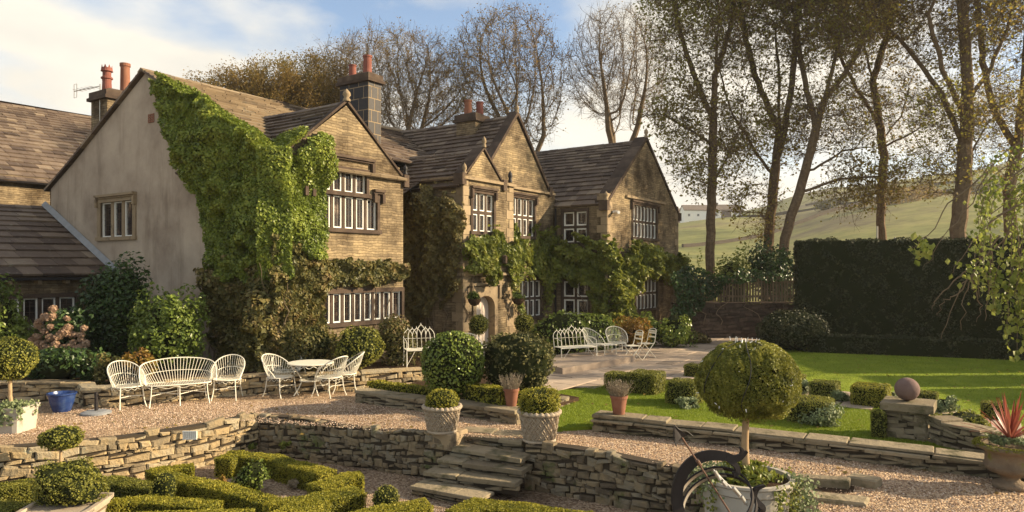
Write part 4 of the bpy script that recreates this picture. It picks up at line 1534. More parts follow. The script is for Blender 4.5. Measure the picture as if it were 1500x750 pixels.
def clipped(mb, c, half, g, q=2.0, a=0.0, dens=1.0, leaf=.03, amp=.03, depth=.05, core=.90, tilt=.75, zmin=None, mi=0, mic=1, freq=3.0):
    """a clipped form: dark body, a skin of small leaves"""
    c, half = np.asarray(c, float), np.asarray(half, float)
    area = 4 * math.pi * ((half[0] * half[1]) ** 1.6 / 3 + (half[0] * half[2]) ** 1.6 / 3 + (half[1] * half[2]) ** 1.6 / 3) ** (1 / 1.6) * (1.0 if q < 3 else 1.7)
    n = int(dens * area / (leaf * leaf) * 1.5)
    d, nn = blob_pts(n, g, q)
    P = d * half
    N = unit(nn / half)
    fl, fl2 = Fld(freq / max(half.max(), .2), int(g.integers(1e6))), Fld(freq * 4 / max(half.max(), .2), int(g.integers(1e6)))
    dis = amp * (fl(P + c) + .5 * fl2(P + c))
    P = P + N * (dis - depth * g.uniform(0, 1, n) ** 1.5)[:, None]
    stray = g.uniform(size=n) < .02
    P[stray] += N[stray] * leaf * g.uniform(.3, 1.2, (stray.sum(), 1))
    P, N = rotz(P, a) + c, rotz(N, a)
    rn = np.clip(g.uniform(0, 1, n) * .75 + .12 + .12 * fl2(P), 0, 1)
    if zmin is not None:
        k = P[:, 2] > zmin
        P, N, rn = P[k], N[k], rn[k]
    mb.leaves(P, N, leaf, tilt, 1.4, rn, mi, g=g)
    # body
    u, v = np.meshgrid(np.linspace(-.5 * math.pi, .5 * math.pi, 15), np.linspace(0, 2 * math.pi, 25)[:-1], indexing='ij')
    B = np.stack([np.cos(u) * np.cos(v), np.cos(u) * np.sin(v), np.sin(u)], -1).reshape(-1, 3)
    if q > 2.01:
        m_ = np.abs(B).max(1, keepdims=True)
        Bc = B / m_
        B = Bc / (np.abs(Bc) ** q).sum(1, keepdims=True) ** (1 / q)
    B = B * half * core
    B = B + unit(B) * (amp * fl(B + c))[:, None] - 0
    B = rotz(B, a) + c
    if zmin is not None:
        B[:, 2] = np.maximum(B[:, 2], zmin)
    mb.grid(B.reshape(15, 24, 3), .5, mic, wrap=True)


def hedge_run(mb, p0, p1, w, z0, z1, g, leaf=.03, dens=1.0, amp=.012, mi=0, mic=1, ends=(1, 1)):
    """straight clipped hedge between two ground points"""
    p0, p1 = np.asarray(p0, float)[:2], np.asarray(p1, float)[:2]
    L = np.linalg.norm(p1 - p0)
    t = (p1 - p0) / L
    n2 = np.array([t[1], -t[0]])
    H = z1 - z0
    faces = [(L * w, 'top'), (L * H, 'r'), (L * H, 'l'), (w * H * ends[0], 'a'), (w * H * ends[1], 'b')]
    fl, fl2 = Fld(4, int(g.integers(1e6))), Fld(14, int(g.integers(1e6)))
    for area, k in faces:
        n = int(area * dens / (leaf * leaf) * 2.1)
        if n == 0:
            continue
        x, y = g.uniform(0, 1, n), g.uniform(0, 1, n)
        if k == 'top':
            s, d, z, N = x * L, (y - .5) * w, np.full(n, z1), np.tile([0, 0, 1.0], (n, 1))
            e = np.maximum(0, np.abs(d) - w / 2 + .04)
            z = z - e * .6
        elif k in 'rl':
            sg = 1 if k == 'r' else -1
            s, d, z, N = x * L, np.full(n, sg * w / 2), z0 + y * H, np.tile([n2[0] * sg, n2[1] * sg, 0.1], (n, 1))
        else:
            sg = -1 if k == 'a' else 1
            s, d, z, N = np.full(n, 0 if k == 'a' else L), (x - .5) * w, z0 + y * H, np.tile([t[0] * sg, t[1] * sg, 0.1], (n, 1))
        P = np.column_stack([p0[0] + t[0] * s + n2[0] * d, p0[1] + t[1] * s + n2[1] * d, z])
        dis = amp * (fl(P) + .7 * fl2(P)) - .03 * g.uniform(0, 1, n) ** 2
        P = P + N * dis[:, None]
        rn = np.clip(g.uniform(0, 1, n) * .7 + .15 + .12 * fl2(P), 0, 1)
        mb.leaves(P, N, leaf, .75, 1.4, rn, mi, g=g)
    i = .025
    q = [p0 + t * i + n2 * (w / 2 - i), p1 - t * i + n2 * (w / 2 - i), p1 - t * i - n2 * (w / 2 - i), p0 + t * i - n2 * (w / 2 - i)]
    mb.hexa([(*a, z0 - .03) for a in q] + [(*a, z1 - i) for a in q], .5, mic)


def shrub(mb, c, half, g, n, leaf=.07, lobes=14, mi=0, mic=1, tilt=.6, zmin=None, core=True, droop=.3, spread=.36, ls=.46):
    """loose shrub: overlapping lobes of leaves with gaps between them"""
    c, half = np.asarray(c, float), np.asarray(half, float)
    per = n // lobes
    for k in range(lobes):
        d = unit(g.normal(size=3))
        d[2] = g.uniform(-.75, 1.0)
        cc = c + d * half * g.uniform(1 - spread * 1.6, 1 - spread * .7)
        r = half * ls * g.uniform(.7, 1.25)
        p, nn = blob_pts(per, g)
        rad = 1 - .55 * g.uniform(0, 1, per) ** 1.6
        P = cc + p * r * rad[:, None]
        N = unit(nn + .8 * unit(P - c) + [0, 0, .3])
        rn = np.clip(g.uniform(0, 1, per) * .7 + .3 * g.uniform(), 0, 1)
        if zmin is not None:
            kk = P[:, 2] > zmin
            P, N, rn = P[kk], N[kk], rn[kk]
        mb.leaves(P, N, leaf, tilt, 1.7, rn, mi, droop, g=g)
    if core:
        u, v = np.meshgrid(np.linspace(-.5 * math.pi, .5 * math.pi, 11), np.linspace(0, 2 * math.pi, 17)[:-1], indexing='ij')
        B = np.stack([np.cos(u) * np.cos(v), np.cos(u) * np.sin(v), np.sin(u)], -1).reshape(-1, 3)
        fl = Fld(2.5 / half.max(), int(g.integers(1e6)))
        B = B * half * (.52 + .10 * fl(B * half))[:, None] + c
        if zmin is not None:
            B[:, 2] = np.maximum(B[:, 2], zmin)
        mb.grid(B.reshape(11, 16, 3), .5, mic, wrap=True)


def ivy(mb, fmap, poly, g, dens, leaf, thick, mi=0, seed=3, dscale=1.2, stems=0, mis=1, edge=.12, tilt=.55, off=.02, bright=None, base=.25):
    """leaves covering a polygon (s,z) of a wall; fmap(s,d,z) -> xyz; thick = how far it bulges"""
    p = np.array(poly, float)
    lo, hi = p.min(0), p.max(0)
    n = int((hi[0] - lo[0]) * (hi[1] - lo[1]) * dens)
    Q = g.uniform(lo - edge, hi + edge, (n, 2))
    f = Fld(dscale, seed)
    f2 = Fld(dscale * 3.3, seed + 1)
    A = np.column_stack([Q, np.zeros(n)])
    Qj = Q + edge * np.column_stack([f2(A), f2(A + 7)]) * .9
    k = in_poly(Qj, [tuple(x) for x in p])
    Q, A = Q[k], A[k]
    b = np.clip(base + .5 * (1 - base) * (1 + .75 * f(A) + .45 * f2(A)), .05, 1.6)
    n = len(Q)
    layer = g.uniform(0, 1, n) ** .45
    d = off + thick * b * layer
    P = fmap(Q[:, 0], d, Q[:, 1])
    e = .06
    dx = (f(A + [e, 0, 0]) - f(A)) / e * .38 * thick + (f2(A + [e, 0, 0]) - f2(A)) / e * .22 * thick
    dz = (f(A + [0, e, 0]) - f(A)) / e * .38 * thick + (f2(A + [0, e, 0]) - f2(A)) / e * .22 * thick
    o, ux, un = fmap(np.zeros(1), 0, 0)[0], fmap(np.ones(1), 0, 0)[0] - fmap(np.zeros(1), 0, 0)[0], fmap(np.zeros(1), 1, 0)[0] - fmap(np.zeros(1), 0, 0)[0]
    N = un[None] - ux[None] * dx[:, None] - np.array([[0, 0, 1.0]]) * dz[:, None] + np.array([[0, 0, .25]])
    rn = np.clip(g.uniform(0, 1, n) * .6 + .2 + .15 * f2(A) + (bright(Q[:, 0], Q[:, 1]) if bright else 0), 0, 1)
    sz_ = g.uniform(.55, 1.35, n)
    mb.leaves(P, N, leaf * sz_, tilt, 1.35, rn, mi, .4, g=g)
    for _ in range(stems):
        s = g.uniform(lo[0], hi[0])
        z = lo[1]
        pts = []
        for _k in range(14):
            pts.append(fmap(np.array([s]), off + .03, np.array([z]))[0])
            s += g.normal() * .12
            z += (hi[1] - lo[1]) / 16
        mb.tube(pts, np.linspace(.022, .006, 14), 5, mi=mis, rnd=.5)


# ------------------------------------------------------------------ trees: space colonisation
def grow(base, starts, env, natt, g, step=.45, kill=.8, infl=3.5, iters=150, trop=.06):
    """starts: list of polylines (the hand-laid trunk and limbs). env: (n,3) attraction points"""
    nodes, par = [], []
    for pl in starts:
        pl = np.asarray(pl[0], float), pl[1]
        pts = pl[0]
        last = pl[1]
        if last is None:
            nodes.append(pts[0])
            par.append(-1)
            last = 0
        else:
            last = int(np.argmin([np.linalg.norm(np.array(q) - pts[0]) for q in nodes]))
        for a, b in zip(pts[:-1], pts[1:]):
            m_ = max(1, int(np.linalg.norm(b - a) / step))
            for i in range(1, m_ + 1):
                nodes.append(a + (b - a) * i / m_ + g.normal(size=3) * .02)
                par.append(last)
                last = len(nodes) - 1
    nodes = [np.asarray(x) for x in nodes]
    A = env
    N = np.array(nodes)
    D = np.linalg.norm(A[:, None] - N[None], axis=2)
    near, dist = D.argmin(1), D.min(1)
    alive = np.ones(len(A), bool)
    for it in range(iters):
        act = alive & (dist < infl)
        if not act.any():
            if not alive.any():
                break
            infl *= 1.3
            if infl > 30:
                break
            continue
        idx = near[act]
        dv = unit(A[act] - N[idx])
        S = np.zeros_like(N)
        np.add.at(S, idx, dv)
        grow_i = np.unique(idx)
        dirs = unit(S[grow_i] + g.normal(size=(len(grow_i), 3)) * .25 + [0, 0, trop])
        new = N[grow_i] + dirs * step
        k0 = len(N)
        N = np.vstack([N, new])
        par += list(grow_i)
        ia = np.where(alive)[0]
        D = np.linalg.norm(A[ia][:, None] - new[None], axis=2)
        m_, mm = D.argmin(1), D.min(1)
        better = mm < dist[ia]
        near[ia[better]] = k0 + m_[better]
        dist[ia[better]] = mm[better]
        alive &= dist > kill
        if len(N) > 15000:
            break
    return N, np.array(par)


def env_ell(cs, n, g, shell=.0):
    out = []
    w = np.array([np.prod(h) for c, h in cs])
    w = w / w.sum()
    for (c, h), ww in zip(cs, w):
        m_ = int(n * ww) + 1
        p = unit(g.normal(size=(m_, 3))) * (g.uniform(shell, 1, (m_, 1)) ** (1 / 2.4))
        out.append(np.asarray(c) + p * np.asarray(h))
    return np.vstack(out)


def tree(name, label, base, starts, crown, g, natt=700, r0=.3, bark='bark', leaf=None, nleaf=0, lsize=.12, twigs=4, tlen=.5, step=.45, kill=.7, group=None, cat="tree", expo=2.25, tip=.009, shell=0.0, droop=0.0, trop=.06, cluster=.35, infl=3.5, fmin=.15):
    base = np.asarray(base, float)
    N, par = grow(base, starts, env_ell(crown, natt, g, shell), natt, g, step, kill, trop=trop, infl=infl)
    n = len(N)
    acc = np.zeros(n)
    kids = np.zeros(n, int)
    for i in range(n - 1, 0, -1):
        kids[par[i]] += 1
    a = np.where(kids == 0, tip ** expo, 0.0)
    for i in range(n - 1, 0, -1):
        a[par[i]] += a[i]
    r = a ** (1 / expo)
    sc = r0 / r[0]
    r = np.where(r > tip * 2, tip * 2 + (r - tip * 2) * ((r0 - tip * 2) / max(r[0] - tip * 2, 1e-6)), r)
    mb = MB()
    i = np.arange(1, n)
    A, B = N[par[i]], N[i]
    ra, rb = np.minimum(r[par[i]], r[i] * 1.25), r[i]
    big = rb > .05
    d = unit(B - A)
    mb.segs(A[big] - d[big] * rb[big, None] * .3, B[big], ra[big], rb[big], 9)
    mb.segs(A[~big], B[~big], ra[~big], rb[~big], 4)
    # flare at the foot
    b0 = N[0]
    mb.lathe([(r0 * 1.7, -.3), (r0 * 1.3, .15), (r0 * 1.05, .7), (r0, 1.0)], b0, 10)
    # fine twigs
    thin = np.where(r < tip * 4.5)[0]
    thin = thin[thin > 0]
    src = np.repeat(thin, twigs)
    m_ = len(src)
    dirp = unit(N[src] - N[par[src]])
    out = unit(dirp + g.normal(size=(m_, 3)) * .75 + [0, 0, .25 - droop])
    L = tlen * g.uniform(.35, 1.15, m_)
    st = N[par[src]] + (N[src] - N[par[src]]) * g.uniform(0, 1, (m_, 1))
    mid = st + out * L[:, None] * .55
    out2 = unit(out + g.normal(size=(m_, 3)) * .35 + [0, 0, .15 - droop])
    end = mid + out2 * L[:, None] * .45
    mb.segs(st, mid, tip * .75, tip * .55, 3)
    mb.segs(mid, end, tip * .55, tip * .3, 3)
    out3 = unit(out + g.normal(size=(m_, 3)) * .8)
    end3 = mid + out3 * L[:, None] * .35
    mb.segs(mid, end3, tip * .5, tip * .3, 3)
    root = empty(name, base, label, cat, group)
    o = mb.build("trunk", M[bark], None, loc=(0, 0, 0))
    o.parent = root
    o.location = -base
    if leaf:
        mb = MB()
        tips = np.vstack([end, end3, mid])
        k = g.integers(0, len(tips), nleaf)
        P = tips[k] + g.normal(size=(nleaf, 3)) * cluster * .35
        fl = Fld(.55, int(g.integers(1e6)))
        keep = g.uniform(size=nleaf) < np.clip(.60 + .35 * fl(P), fmin, 1)
        P = P[keep]
        mb.leaves(P, np.tile([0, 0, 1.0], (len(P), 1)), lsize, 1.1, 1.25, np.clip(g.uniform(0, 1, len(P)) * .8 + .1 + .15 * fl(P * 1.3), 0, 1), 0, .5, g=g)
        o = mb.build("crown", M[leaf], None, loc=(0, 0, 0))
        o.parent = root
        o.location = -base
    return root


g = np.random.default_rng(31)
# --- bare trees behind the house (photo columns 590, 760, 905)
def simple_tree(px, Y, pytop, pxl, pxr, pybot, zb, seed, **kw):
    g = np.random.default_rng(seed)
    x = (px - 750) / F * Y
    zt = CH - (pytop - HY) / F * Y
    zc0 = CH - (pybot - HY) / F * Y
    w = (pxr - pxl) / F * Y / 2
    cx = ((pxl + pxr) / 2 - 750) / F * Y
    b = np.array([x, Y, zb])
    fork = zb + (zc0 - zb) * kw.pop('fork', .8)
    H = zt - zc0
    crown = [((cx, Y, zc0 + H * .54), (w * 1.04, w * .8, H * .47)), ((cx, Y, zc0 + H * .36), (w * 1.0, w * .7, H * .34))]
    starts = [([b, (x + .1, Y, zb + (fork - zb) * .5), (x, Y, fork)], None)]
    for k in range(kw.pop('limbs', 3)):
        a = k * 2.4 + seed
        starts.append(([(x, Y, fork), (x + w * .22 * math.cos(a), Y + w * .2 * math.sin(a), fork + H * .14), (x + w * .40 * math.cos(a), Y + w * .34 * math.sin(a), fork + H * .34)], 1))
    return tree(kw.pop('name', 'bare_tree'), kw.pop('label'), b, starts, crown, g, **kw)


grp = "trees behind the house"
simple_tree(588, 46, 46, 452, 700, 215, 0, 5, label="spreading almost bare tree behind the dark chimney of the house", natt=4200, r0=.34, bark='bark_pale', leaf='tree_leaf_bare', nleaf=14000, lsize=.085, twigs=6, tlen=1.1, kill=.6, tip=.013, group=grp, shell=.1)
simple_tree(762, 44, 10, 655, 832, 225, 0, 6, label="tall almost bare tree rising above the brick-red pots of the big middle gable", natt=3600, r0=.33, bark='bark_pale', leaf='tree_leaf_bare', nleaf=9000, lsize=.09, twigs=6, tlen=1.1, kill=.6, tip=.013, group=grp, shell=.1)
simple_tree(905, 45, 8, 826, 985, 190, 0, 8, label="tall bare tree standing behind the ridge of the right-hand wing", natt=3400, r0=.32, bark='bark_pale', leaf='tree_leaf_bare', nleaf=1800, lsize=.08, twigs=6, tlen=1.1, kill=.6, tip=.013, group=grp, shell=.1)
# dense brown crown behind the roof at the left
for k, (px, w, top) in enumerate([(345, 72, 100), (410, 80, 88), (476, 62, 82)]):
    lab = ["dense brownish round-topped tree leftmost above the main roof ridge", "dense brownish tree between the two others above the roof ridge", "dense brownish tree just left of the dark chimney"][k]
    simple_tree(px, 42 + k, top, px - w, px + w, 235, 0, 40 + k, label=lab, name='tree', natt=1300, r0=.3, bark='bark_pale', leaf='tree_leaf_bare', nleaf=52000, lsize=.08, twigs=6, tlen=1.0, kill=.8, fmin=.6, cluster=.6, group=grp, step=.5)


def pp(px, py, Y):
    return at(px, py, Y)


# --- the big trees beyond the fence and the tall hedge
grp = "tall trees beyond the fence and hedge"
def big(label, Y, trunk, limbs, crown, seed, **kw):
    g = np.random.default_rng(seed)
    t = [pp(a, b, Y) for a, b in trunk]
    t[0][2] = -.3
    starts = [(t, None)]
    for l in limbs:
        pts = [pp(a, b, Y + (c[0] if c else 0)) for a, b, *c in l]
        starts.append((pts, 1))
    cs = []
    for (x0, y0, x1, y1, dY, hY) in crown:
        c = pp((x0 + x1) / 2, (y0 + y1) / 2, Y + dY)
        cs.append((c, ((x1 - x0) / 2 / F * Y, hY, (y1 - y0) / 2 / F * Y)))
    return tree("broadleaf_tree", label, t[0], starts, cs, g, group=grp, **kw)


LK = dict(leaf='tree_leaf', lsize=.105, twigs=5, tlen=1.1, kill=.55, cluster=.35, tip=.011, step=.4)
big("straight-trunked tree standing just right of the wing gable", 33, [(1042, 470), (1040, 380), (1042, 300), (1043, 255), (1046, 150), (1050, 60)],
    [[(1043, 268), (1062, 238, -.6), (1080, 200, -1), (1095, 120, -1)], [(1046, 180), (1020, 120, .5), (1000, 60, .8), (985, 0, 1)], [(1045, 210), (1010, 190, .5), (975, 170, 1)], [(1048, 110), (1070, 40, .4), (1080, -30, .6)]],
    [(940, -190, 1120, 150, 0, 3.6), (965, 140, 1110, 290, 0, 2.4), (945, 120, 1040, 215, 0, 2.5)], 51, natt=3000, r0=.21, nleaf=33000, **LK)
big("forked tree with a leaning second stem over the right end of the fence", 34, [(1120, 480), (1124, 380), (1130, 300), (1134, 270), (1140, 200), (1142, 120), (1135, 40)],
    [[(1134, 262), (1108, 225, .5), (1070, 160, 1), (1050, 90, 1.2)], [(1136, 245), (1150, 190, -.5), (1162, 110, -1), (1170, 0, -1)], [(1140, 190), (1105, 110, .8), (1085, 20, 1)]],
    [(1020, -200, 1230, 130, 0, 4), (1050, 120, 1210, 250, 0, 2.6), (1060, 255, 1150, 350, -1, 1.5)], 52, natt=3200, r0=.23, nleaf=35000, **LK)
big("dark tree leaning right with long low limbs over the tall hedge", 32, [(1140, 470), (1150, 350), (1165, 300), (1180, 250), (1195, 190), (1215, 120), (1235, 40)],
    [[(1172, 282), (1230, 262, -.5), (1290, 258, -.8), (1345, 238, -1)], [(1180, 255), (1235, 222, .5), (1290, 212, .8)], [(1195, 190), (1180, 120, .6), (1165, 40, 1)], [(1205, 150), (1250, 90, -.6), (1280, 20, -1)]],
    [(1130, -200, 1310, 120, 0, 4), (1150, 110, 1290, 230, 0, 2.6), (1180, 215, 1330, 320, 0, 1.4)], 53, natt=3200, r0=.21, nleaf=33000, **LK)
big("slim upright tree rising above the middle of the tall hedge", 36, [(1292, 480), (1292, 350), (1290, 290), (1295, 230), (1290, 190), (1278, 120), (1262, 50)],
    [[(1293, 205), (1320, 170, .5), (1340, 100, .8)], [(1288, 180), (1255, 130, -.5), (1225, 70, -1), (1205, 0, -1)], [(1278, 120), (1300, 50, .5), (1310, -30, .8)], [(1294, 215), (1325, 200, -.5), (1360, 180, -.8)]],
    [(1190, -200, 1370, 110, 0, 4), (1220, 100, 1370, 210, 0, 2.4), (1300, 200, 1390, 290, 0, 1.3)], 54, natt=2700, r0=.21, nleaf=26000, **LK)
big("thickest dark trunk of the trees, rising behind the right part of the tall hedge", 31, [(1400, 480), (1402, 350), (1410, 270), (1415, 200), (1418, 120), (1412, 50), (1405, -40)],
    [[(1413, 215), (1375, 130, .6), (1330, 70, 1), (1280, 20, 1.2)], [(1417, 150), (1450, 100, -.5), (1480, 30, -.8)], [(1416, 175), (1380, 100, -.8), (1360, 20, -1)], [(1410, 250), (1440, 190, .5), (1470, 150, .8)]],
    [(1300, -220, 1500, 110, 0, 4), (1330, 100, 1500, 220, 0, 2.6), (1330, 200, 1480, 300, .5, 1.4)], 55, natt=3200, r0=.32, nleaf=33000, **LK)
big("dark tree at the right edge behind the tall hedge", 33, [(1478, 480), (1480, 350), (1478, 270), (1492, 200), (1500, 120), (1510, 0)],
    [[(1490, 220), (1455, 160, .6), (1440, 90, 1), (1430, 0, 1.2)], [(1485, 235), (1530, 190, .6), (1560, 90, 1)]],
    [(1420, -220, 1600, 110, 0, 4), (1430, 100, 1590, 240, 0, 2.6)], 56, natt=2700, r0=.26, nleaf=26000, **LK)


# a thin-leaved tree beyond the right edge dapples the house and the far lawn
for k, (x, y, h) in enumerate([(23.5, 22.0, 14.5)]):
    gg = np.random.default_rng(60 + k)
    b = np.array([x, y, 0.0])
    tree("broadleaf_tree", ["thin-leaved tree east of the shaded lawn, beyond the right edge", "thin-leaved tree behind the end of the tall hedge, beyond the right edge"][k], b, [([b, b + [0, 0, h * .35]], None)], [(b + [0, 0, h * .62], (3.6, 3.4, h * .38))], gg, natt=900, r0=.26, leaf='tree_leaf', nleaf=8000, lsize=.13, twigs=4, tlen=.8, kill=.8, step=.6, group=grp)
# ------------------------------------------------------------------ climbers on the house
g = np.random.default_rng(71)


def wmap(face):
    def f(s, d, z):
        P = face(s, d, z)
        return hw(P[..., 0], P[..., 1], P[..., 2])
    return f


LM = [M['ivy'], M['bark_pale'], M['core']]
# big ivy at the corner: gable side (s = v), front side (s = u), and over the roof edge
mb = MB()
gpoly = [(0, 2.6), (0, 5.80), (1.6, 6.6), (3.2, 7.45), (4.6, 8.02), (5.35, 8.2), (5.2, 7.9), (4.95, 7.4), (4.5, 6.6), (4.1, 6.0), (3.65, 5.3), (3.1, 4.7), (2.9, 4.0), (2.6, 3.2), (2.4, 2.6)]
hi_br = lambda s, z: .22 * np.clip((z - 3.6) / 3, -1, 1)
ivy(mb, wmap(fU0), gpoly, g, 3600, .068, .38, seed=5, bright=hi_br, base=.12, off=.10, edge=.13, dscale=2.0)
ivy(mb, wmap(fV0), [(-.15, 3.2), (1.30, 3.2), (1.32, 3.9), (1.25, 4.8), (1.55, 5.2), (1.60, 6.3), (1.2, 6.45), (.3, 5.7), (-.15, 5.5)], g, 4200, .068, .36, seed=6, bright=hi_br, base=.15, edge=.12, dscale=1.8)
# over the eave onto the roof of the front gable and the main verge
def fro(s, d, z):     # s = v into the roof, z used as distance up the left slope
    s, d, z = np.broadcast_arrays(s, d, z)
    return hw(-.1 + z * .79 - d * .5, s, 5.45 + z * .61 + d * .85)
ivy(mb, fro, [(-.2, -.1), (-.2, 1.25), (.6, 1.15), (1.2, .85), (2.0, 1.0), (2.6, .55), (3.2, .5), (3.3, -.1)], g, 2600, .068, .26, seed=7, bright=lambda s, z: .2, base=.4)
def frv(s, d, z):     # along the main verge, lapping over it
    s, d, z = np.broadcast_arrays(s, d, z)
    return hw(z, s, 5.5 + s * .527 + d)
ivy(mb, frv, [(0, -.3), (0, .5), (3.0, .55), (4.0, .30), (5.1, .02), (5.1, -.2)], g, 3000, .068, .22, seed=8, bright=lambda s, z: .2, base=.3)
fcor = Face((0, 0, 0), (.7071, -.7071, 0), (-.7071, -.7071, 0))
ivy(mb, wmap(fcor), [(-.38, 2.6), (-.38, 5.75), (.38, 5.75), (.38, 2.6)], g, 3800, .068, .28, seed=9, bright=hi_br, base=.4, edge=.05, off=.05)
o = mb.build("ivy", LM)
tag(o, "bright green ivy cascading from the roof edge over the corner of the rendered gable", "ivy")
mb = MB()
ivy(mb, wmap(fU0), [(-.1, .3), (-.1, 3.0), (2.7, 3.0), (2.45, 2.5), (2.75, 2.0), (2.5, 1.4), (2.2, .9), (2.3, .3)], g, 2300, .085, .60, seed=15, base=.10, dscale=1.8, edge=.18, stems=7, mi=0, mis=1)
ivy(mb, wmap(fV0), [(-.3, .3), (-.3, 3.6), (1.2, 3.6), (1.35, 3.1), (4.5, 3.02), (4.5, 2.55), (3.2, 2.38), (1.7, 2.42), (1.45, 2.2), (1.40, 1.3), (1.75, .9), (1.9, .3)], g, 2600, .085, .36, seed=16, base=.3, dscale=2, stems=4, edge=.045)
ivy(mb, wmap(fcor), [(-.40, .3), (-.40, 3.1), (.40, 3.1), (.40, .3)], g, 2400, .085, .36, seed=10, base=.35, edge=.05, off=.05)
o = mb.build("climber", [M['ivy_low'], M['bark_pale']])
tag(o, "olive and brown autumn climber around the ground-floor window at the house corner", "climbing plant")
mb = MB()
ivy(mb, wmap(fPs), [(.02, 2.2), (.02, 4.6), (.3, 5.15), (1.2, 5.35), (2.5, 5.35), (2.5, .5), (1.9, .5), (1.5, 1.2), (1.0, 1.9), (.5, 1.8)], g, 3000, .075, .42, seed=25, base=.2, dscale=2, edge=.2, stems=6, mis=1)
o = mb.build("climber", [M['creeper_dark'], M['bark_pale']])
tag(o, "dark brown-green climber covering the side of the two-storey porch", "climbing plant")
mb = MB()
ivy(mb, wmap(fP), [(-.15, 2.75), (-.15, 3.5), (.3, 3.95), (.9, 3.9), (1.6, 4.0), (2.3, 3.8), (2.95, 3.9), (2.95, 1.5), (2.75, 1.2), (2.55, 2.2), (2.1, 2.75), (1.2, 2.85), (.6, 2.6)], g, 1900, .10, .46, seed=35, base=.12, dscale=2.2, edge=.22, stems=2)
ivy(mb, wmap(f3), [(0, 2.9), (0, 4.1), (1.1, 4.3), (2.2, 3.95), (3.2, 4.3), (4.2, 4.1), (4.2, 3.0), (3.9, 2.2), (3.6, 1.2), (3.4, 2.4), (2.2, 2.9), (1.4, 2.75), (.9, 2.3), (.4, 1.4)], g, 1200, .10, .46, seed=36, base=.12, dscale=2.2, edge=.22, stems=5)
o = mb.build("creeper", [M['creeper'], M['bark_pale']])
tag(o, "fresh green creeper hanging above and beside the arched door", "climbing plant")
mb = MB()
ivy(mb, wmap(f4s), [(-.1, .7), (-.1, 4.0), (.7, 3.85), (1.5, 3.75), (2.4, 4.0), (2.4, 2.4), (1.4, 2.55), (.9, 2.4), (.7, 1.4)], g, 1900, .10, .5, seed=45, base=.12, dscale=2, edge=.22, stems=3)
ivy(mb, wmap(f4), [(-.3, .5), (-.3, 3.9), (1.1, 3.2), (1.8, 3.8), (3.2, 3.6), (4.6, 3.4), (6.4, 3.5), (7.5, 3.3), (7.5, 1.4), (7.0, .8), (6.8, 2.2), (5.2, 2.4), (4.2, 2.55), (3.0, 2.5), (2.4, 1.8), (2.2, .4)], g, 1500, .11, .6, seed=46, base=.12, dscale=2, edge=.22, stems=5)
o = mb.build("creeper", [M['creeper'], M['bark_pale']])
tag(o, "thick yellow-green creeper on the ground floor of the right-hand wing", "climbing plant")


# ------------------------------------------------------------------ shrubs
def bush(name, label, px0, px1, pyt, Y, zb, n, leaf, m, cat="shrub", seed=1, lobes=16, dy=None, **kw):
    g = np.random.default_rng(seed)
    x0, x1 = (px0 - 750) / F * Y, (px1 - 750) / F * Y
    zt = CH - (pyt - HY) / F * Y
    hx = (x1 - x0) / 2
    mb = MB()
    hz = (zt - zb) / 1.75
    shrub(mb, ((x0 + x1) / 2, Y, zb + hz * .75), (hx, dy or hx * .8, hz), g, n, leaf, lobes, zmin=zb, **kw)
    o = mb.build(name, [M[m], M['core']])
    tag(o, label, cat)
    return o


bush("shrub", "large dark green glossy shrub under the left window of the rendered gable", 118, 222, 388, 18.2, .36, 12000, .10, 'shrub_dark', seed=81, lobes=24)
bush("shrub", "bright glossy evergreen shrub between the dark shrub and the ivy corner", 192, 300, 422, 17.0, .36, 11000, .09, 'shrub_bright', seed=82, lobes=32)
bush("shrub", "sunlit bright green shrub at the left edge under the cottage eave", -60, 44, 398, 17.0, .36, 9000, .09, 'shrub_bright', seed=83, lobes=20)
bush("shrub", "low dark foliage filling the bed below the flower heads", 20, 170, 500, 16.0, .36, 3600, .09, 'shrub_dark', seed=84, lobes=18, dy=.7)
bush("shrub", "small autumn-coloured shrub behind the left wire armchair", 178, 232, 508, 15.6, .36, 1300, .08, 'autumn', seed=85, lobes=10)
bush("shrub", "small pale green shrub left of the autumn-coloured one", 140, 182, 516, 15.5, .36, 900, .07, 'ivy_low', seed=86, lobes=8)
bush("shrub", "brownish loose shrub against the house between the round box and the porch", 540, 616, 462, 18.7, .3, 4200, .07, 'ivy_low', seed=87, lobes=16)
bush("shrub", "tangle of olive stems and leaves left of the round clipped box", 400, 505, 468, 17.6, .3, 4200, .075, 'ivy_low', seed=88, lobes=16)
bush("shrub", "low dark growth under the porch-side climber", 596, 662, 498, 20.4, .1, 1500, .07, 'creeper_dark', seed=98, lobes=8)
for k, (a, b, t, Y, m_, lab) in enumerate([(868, 905, 470, 24.6, 'shrub_dark', "small dark green shrub behind the wire chairs, right of the green mounds"), (895, 960, 462, 24.8, 'autumn', "orange-tinted low shrub behind the folding chairs"), (930, 985, 458, 25.5, 'shrub_bright', "green shrub under the right window of the wing"), (962, 1018, 450, 25.2, 'laurel', "rounded green shrub at the right corner of the wing"), (988, 1040, 480, 26.5, 'creeper_dark', "dim low shrub beside the path where it meets the boundary wall")]):
    bush("shrub", lab, a, b, t, Y, .05, 2200, .09, m_, seed=90 + k, lobes=12)
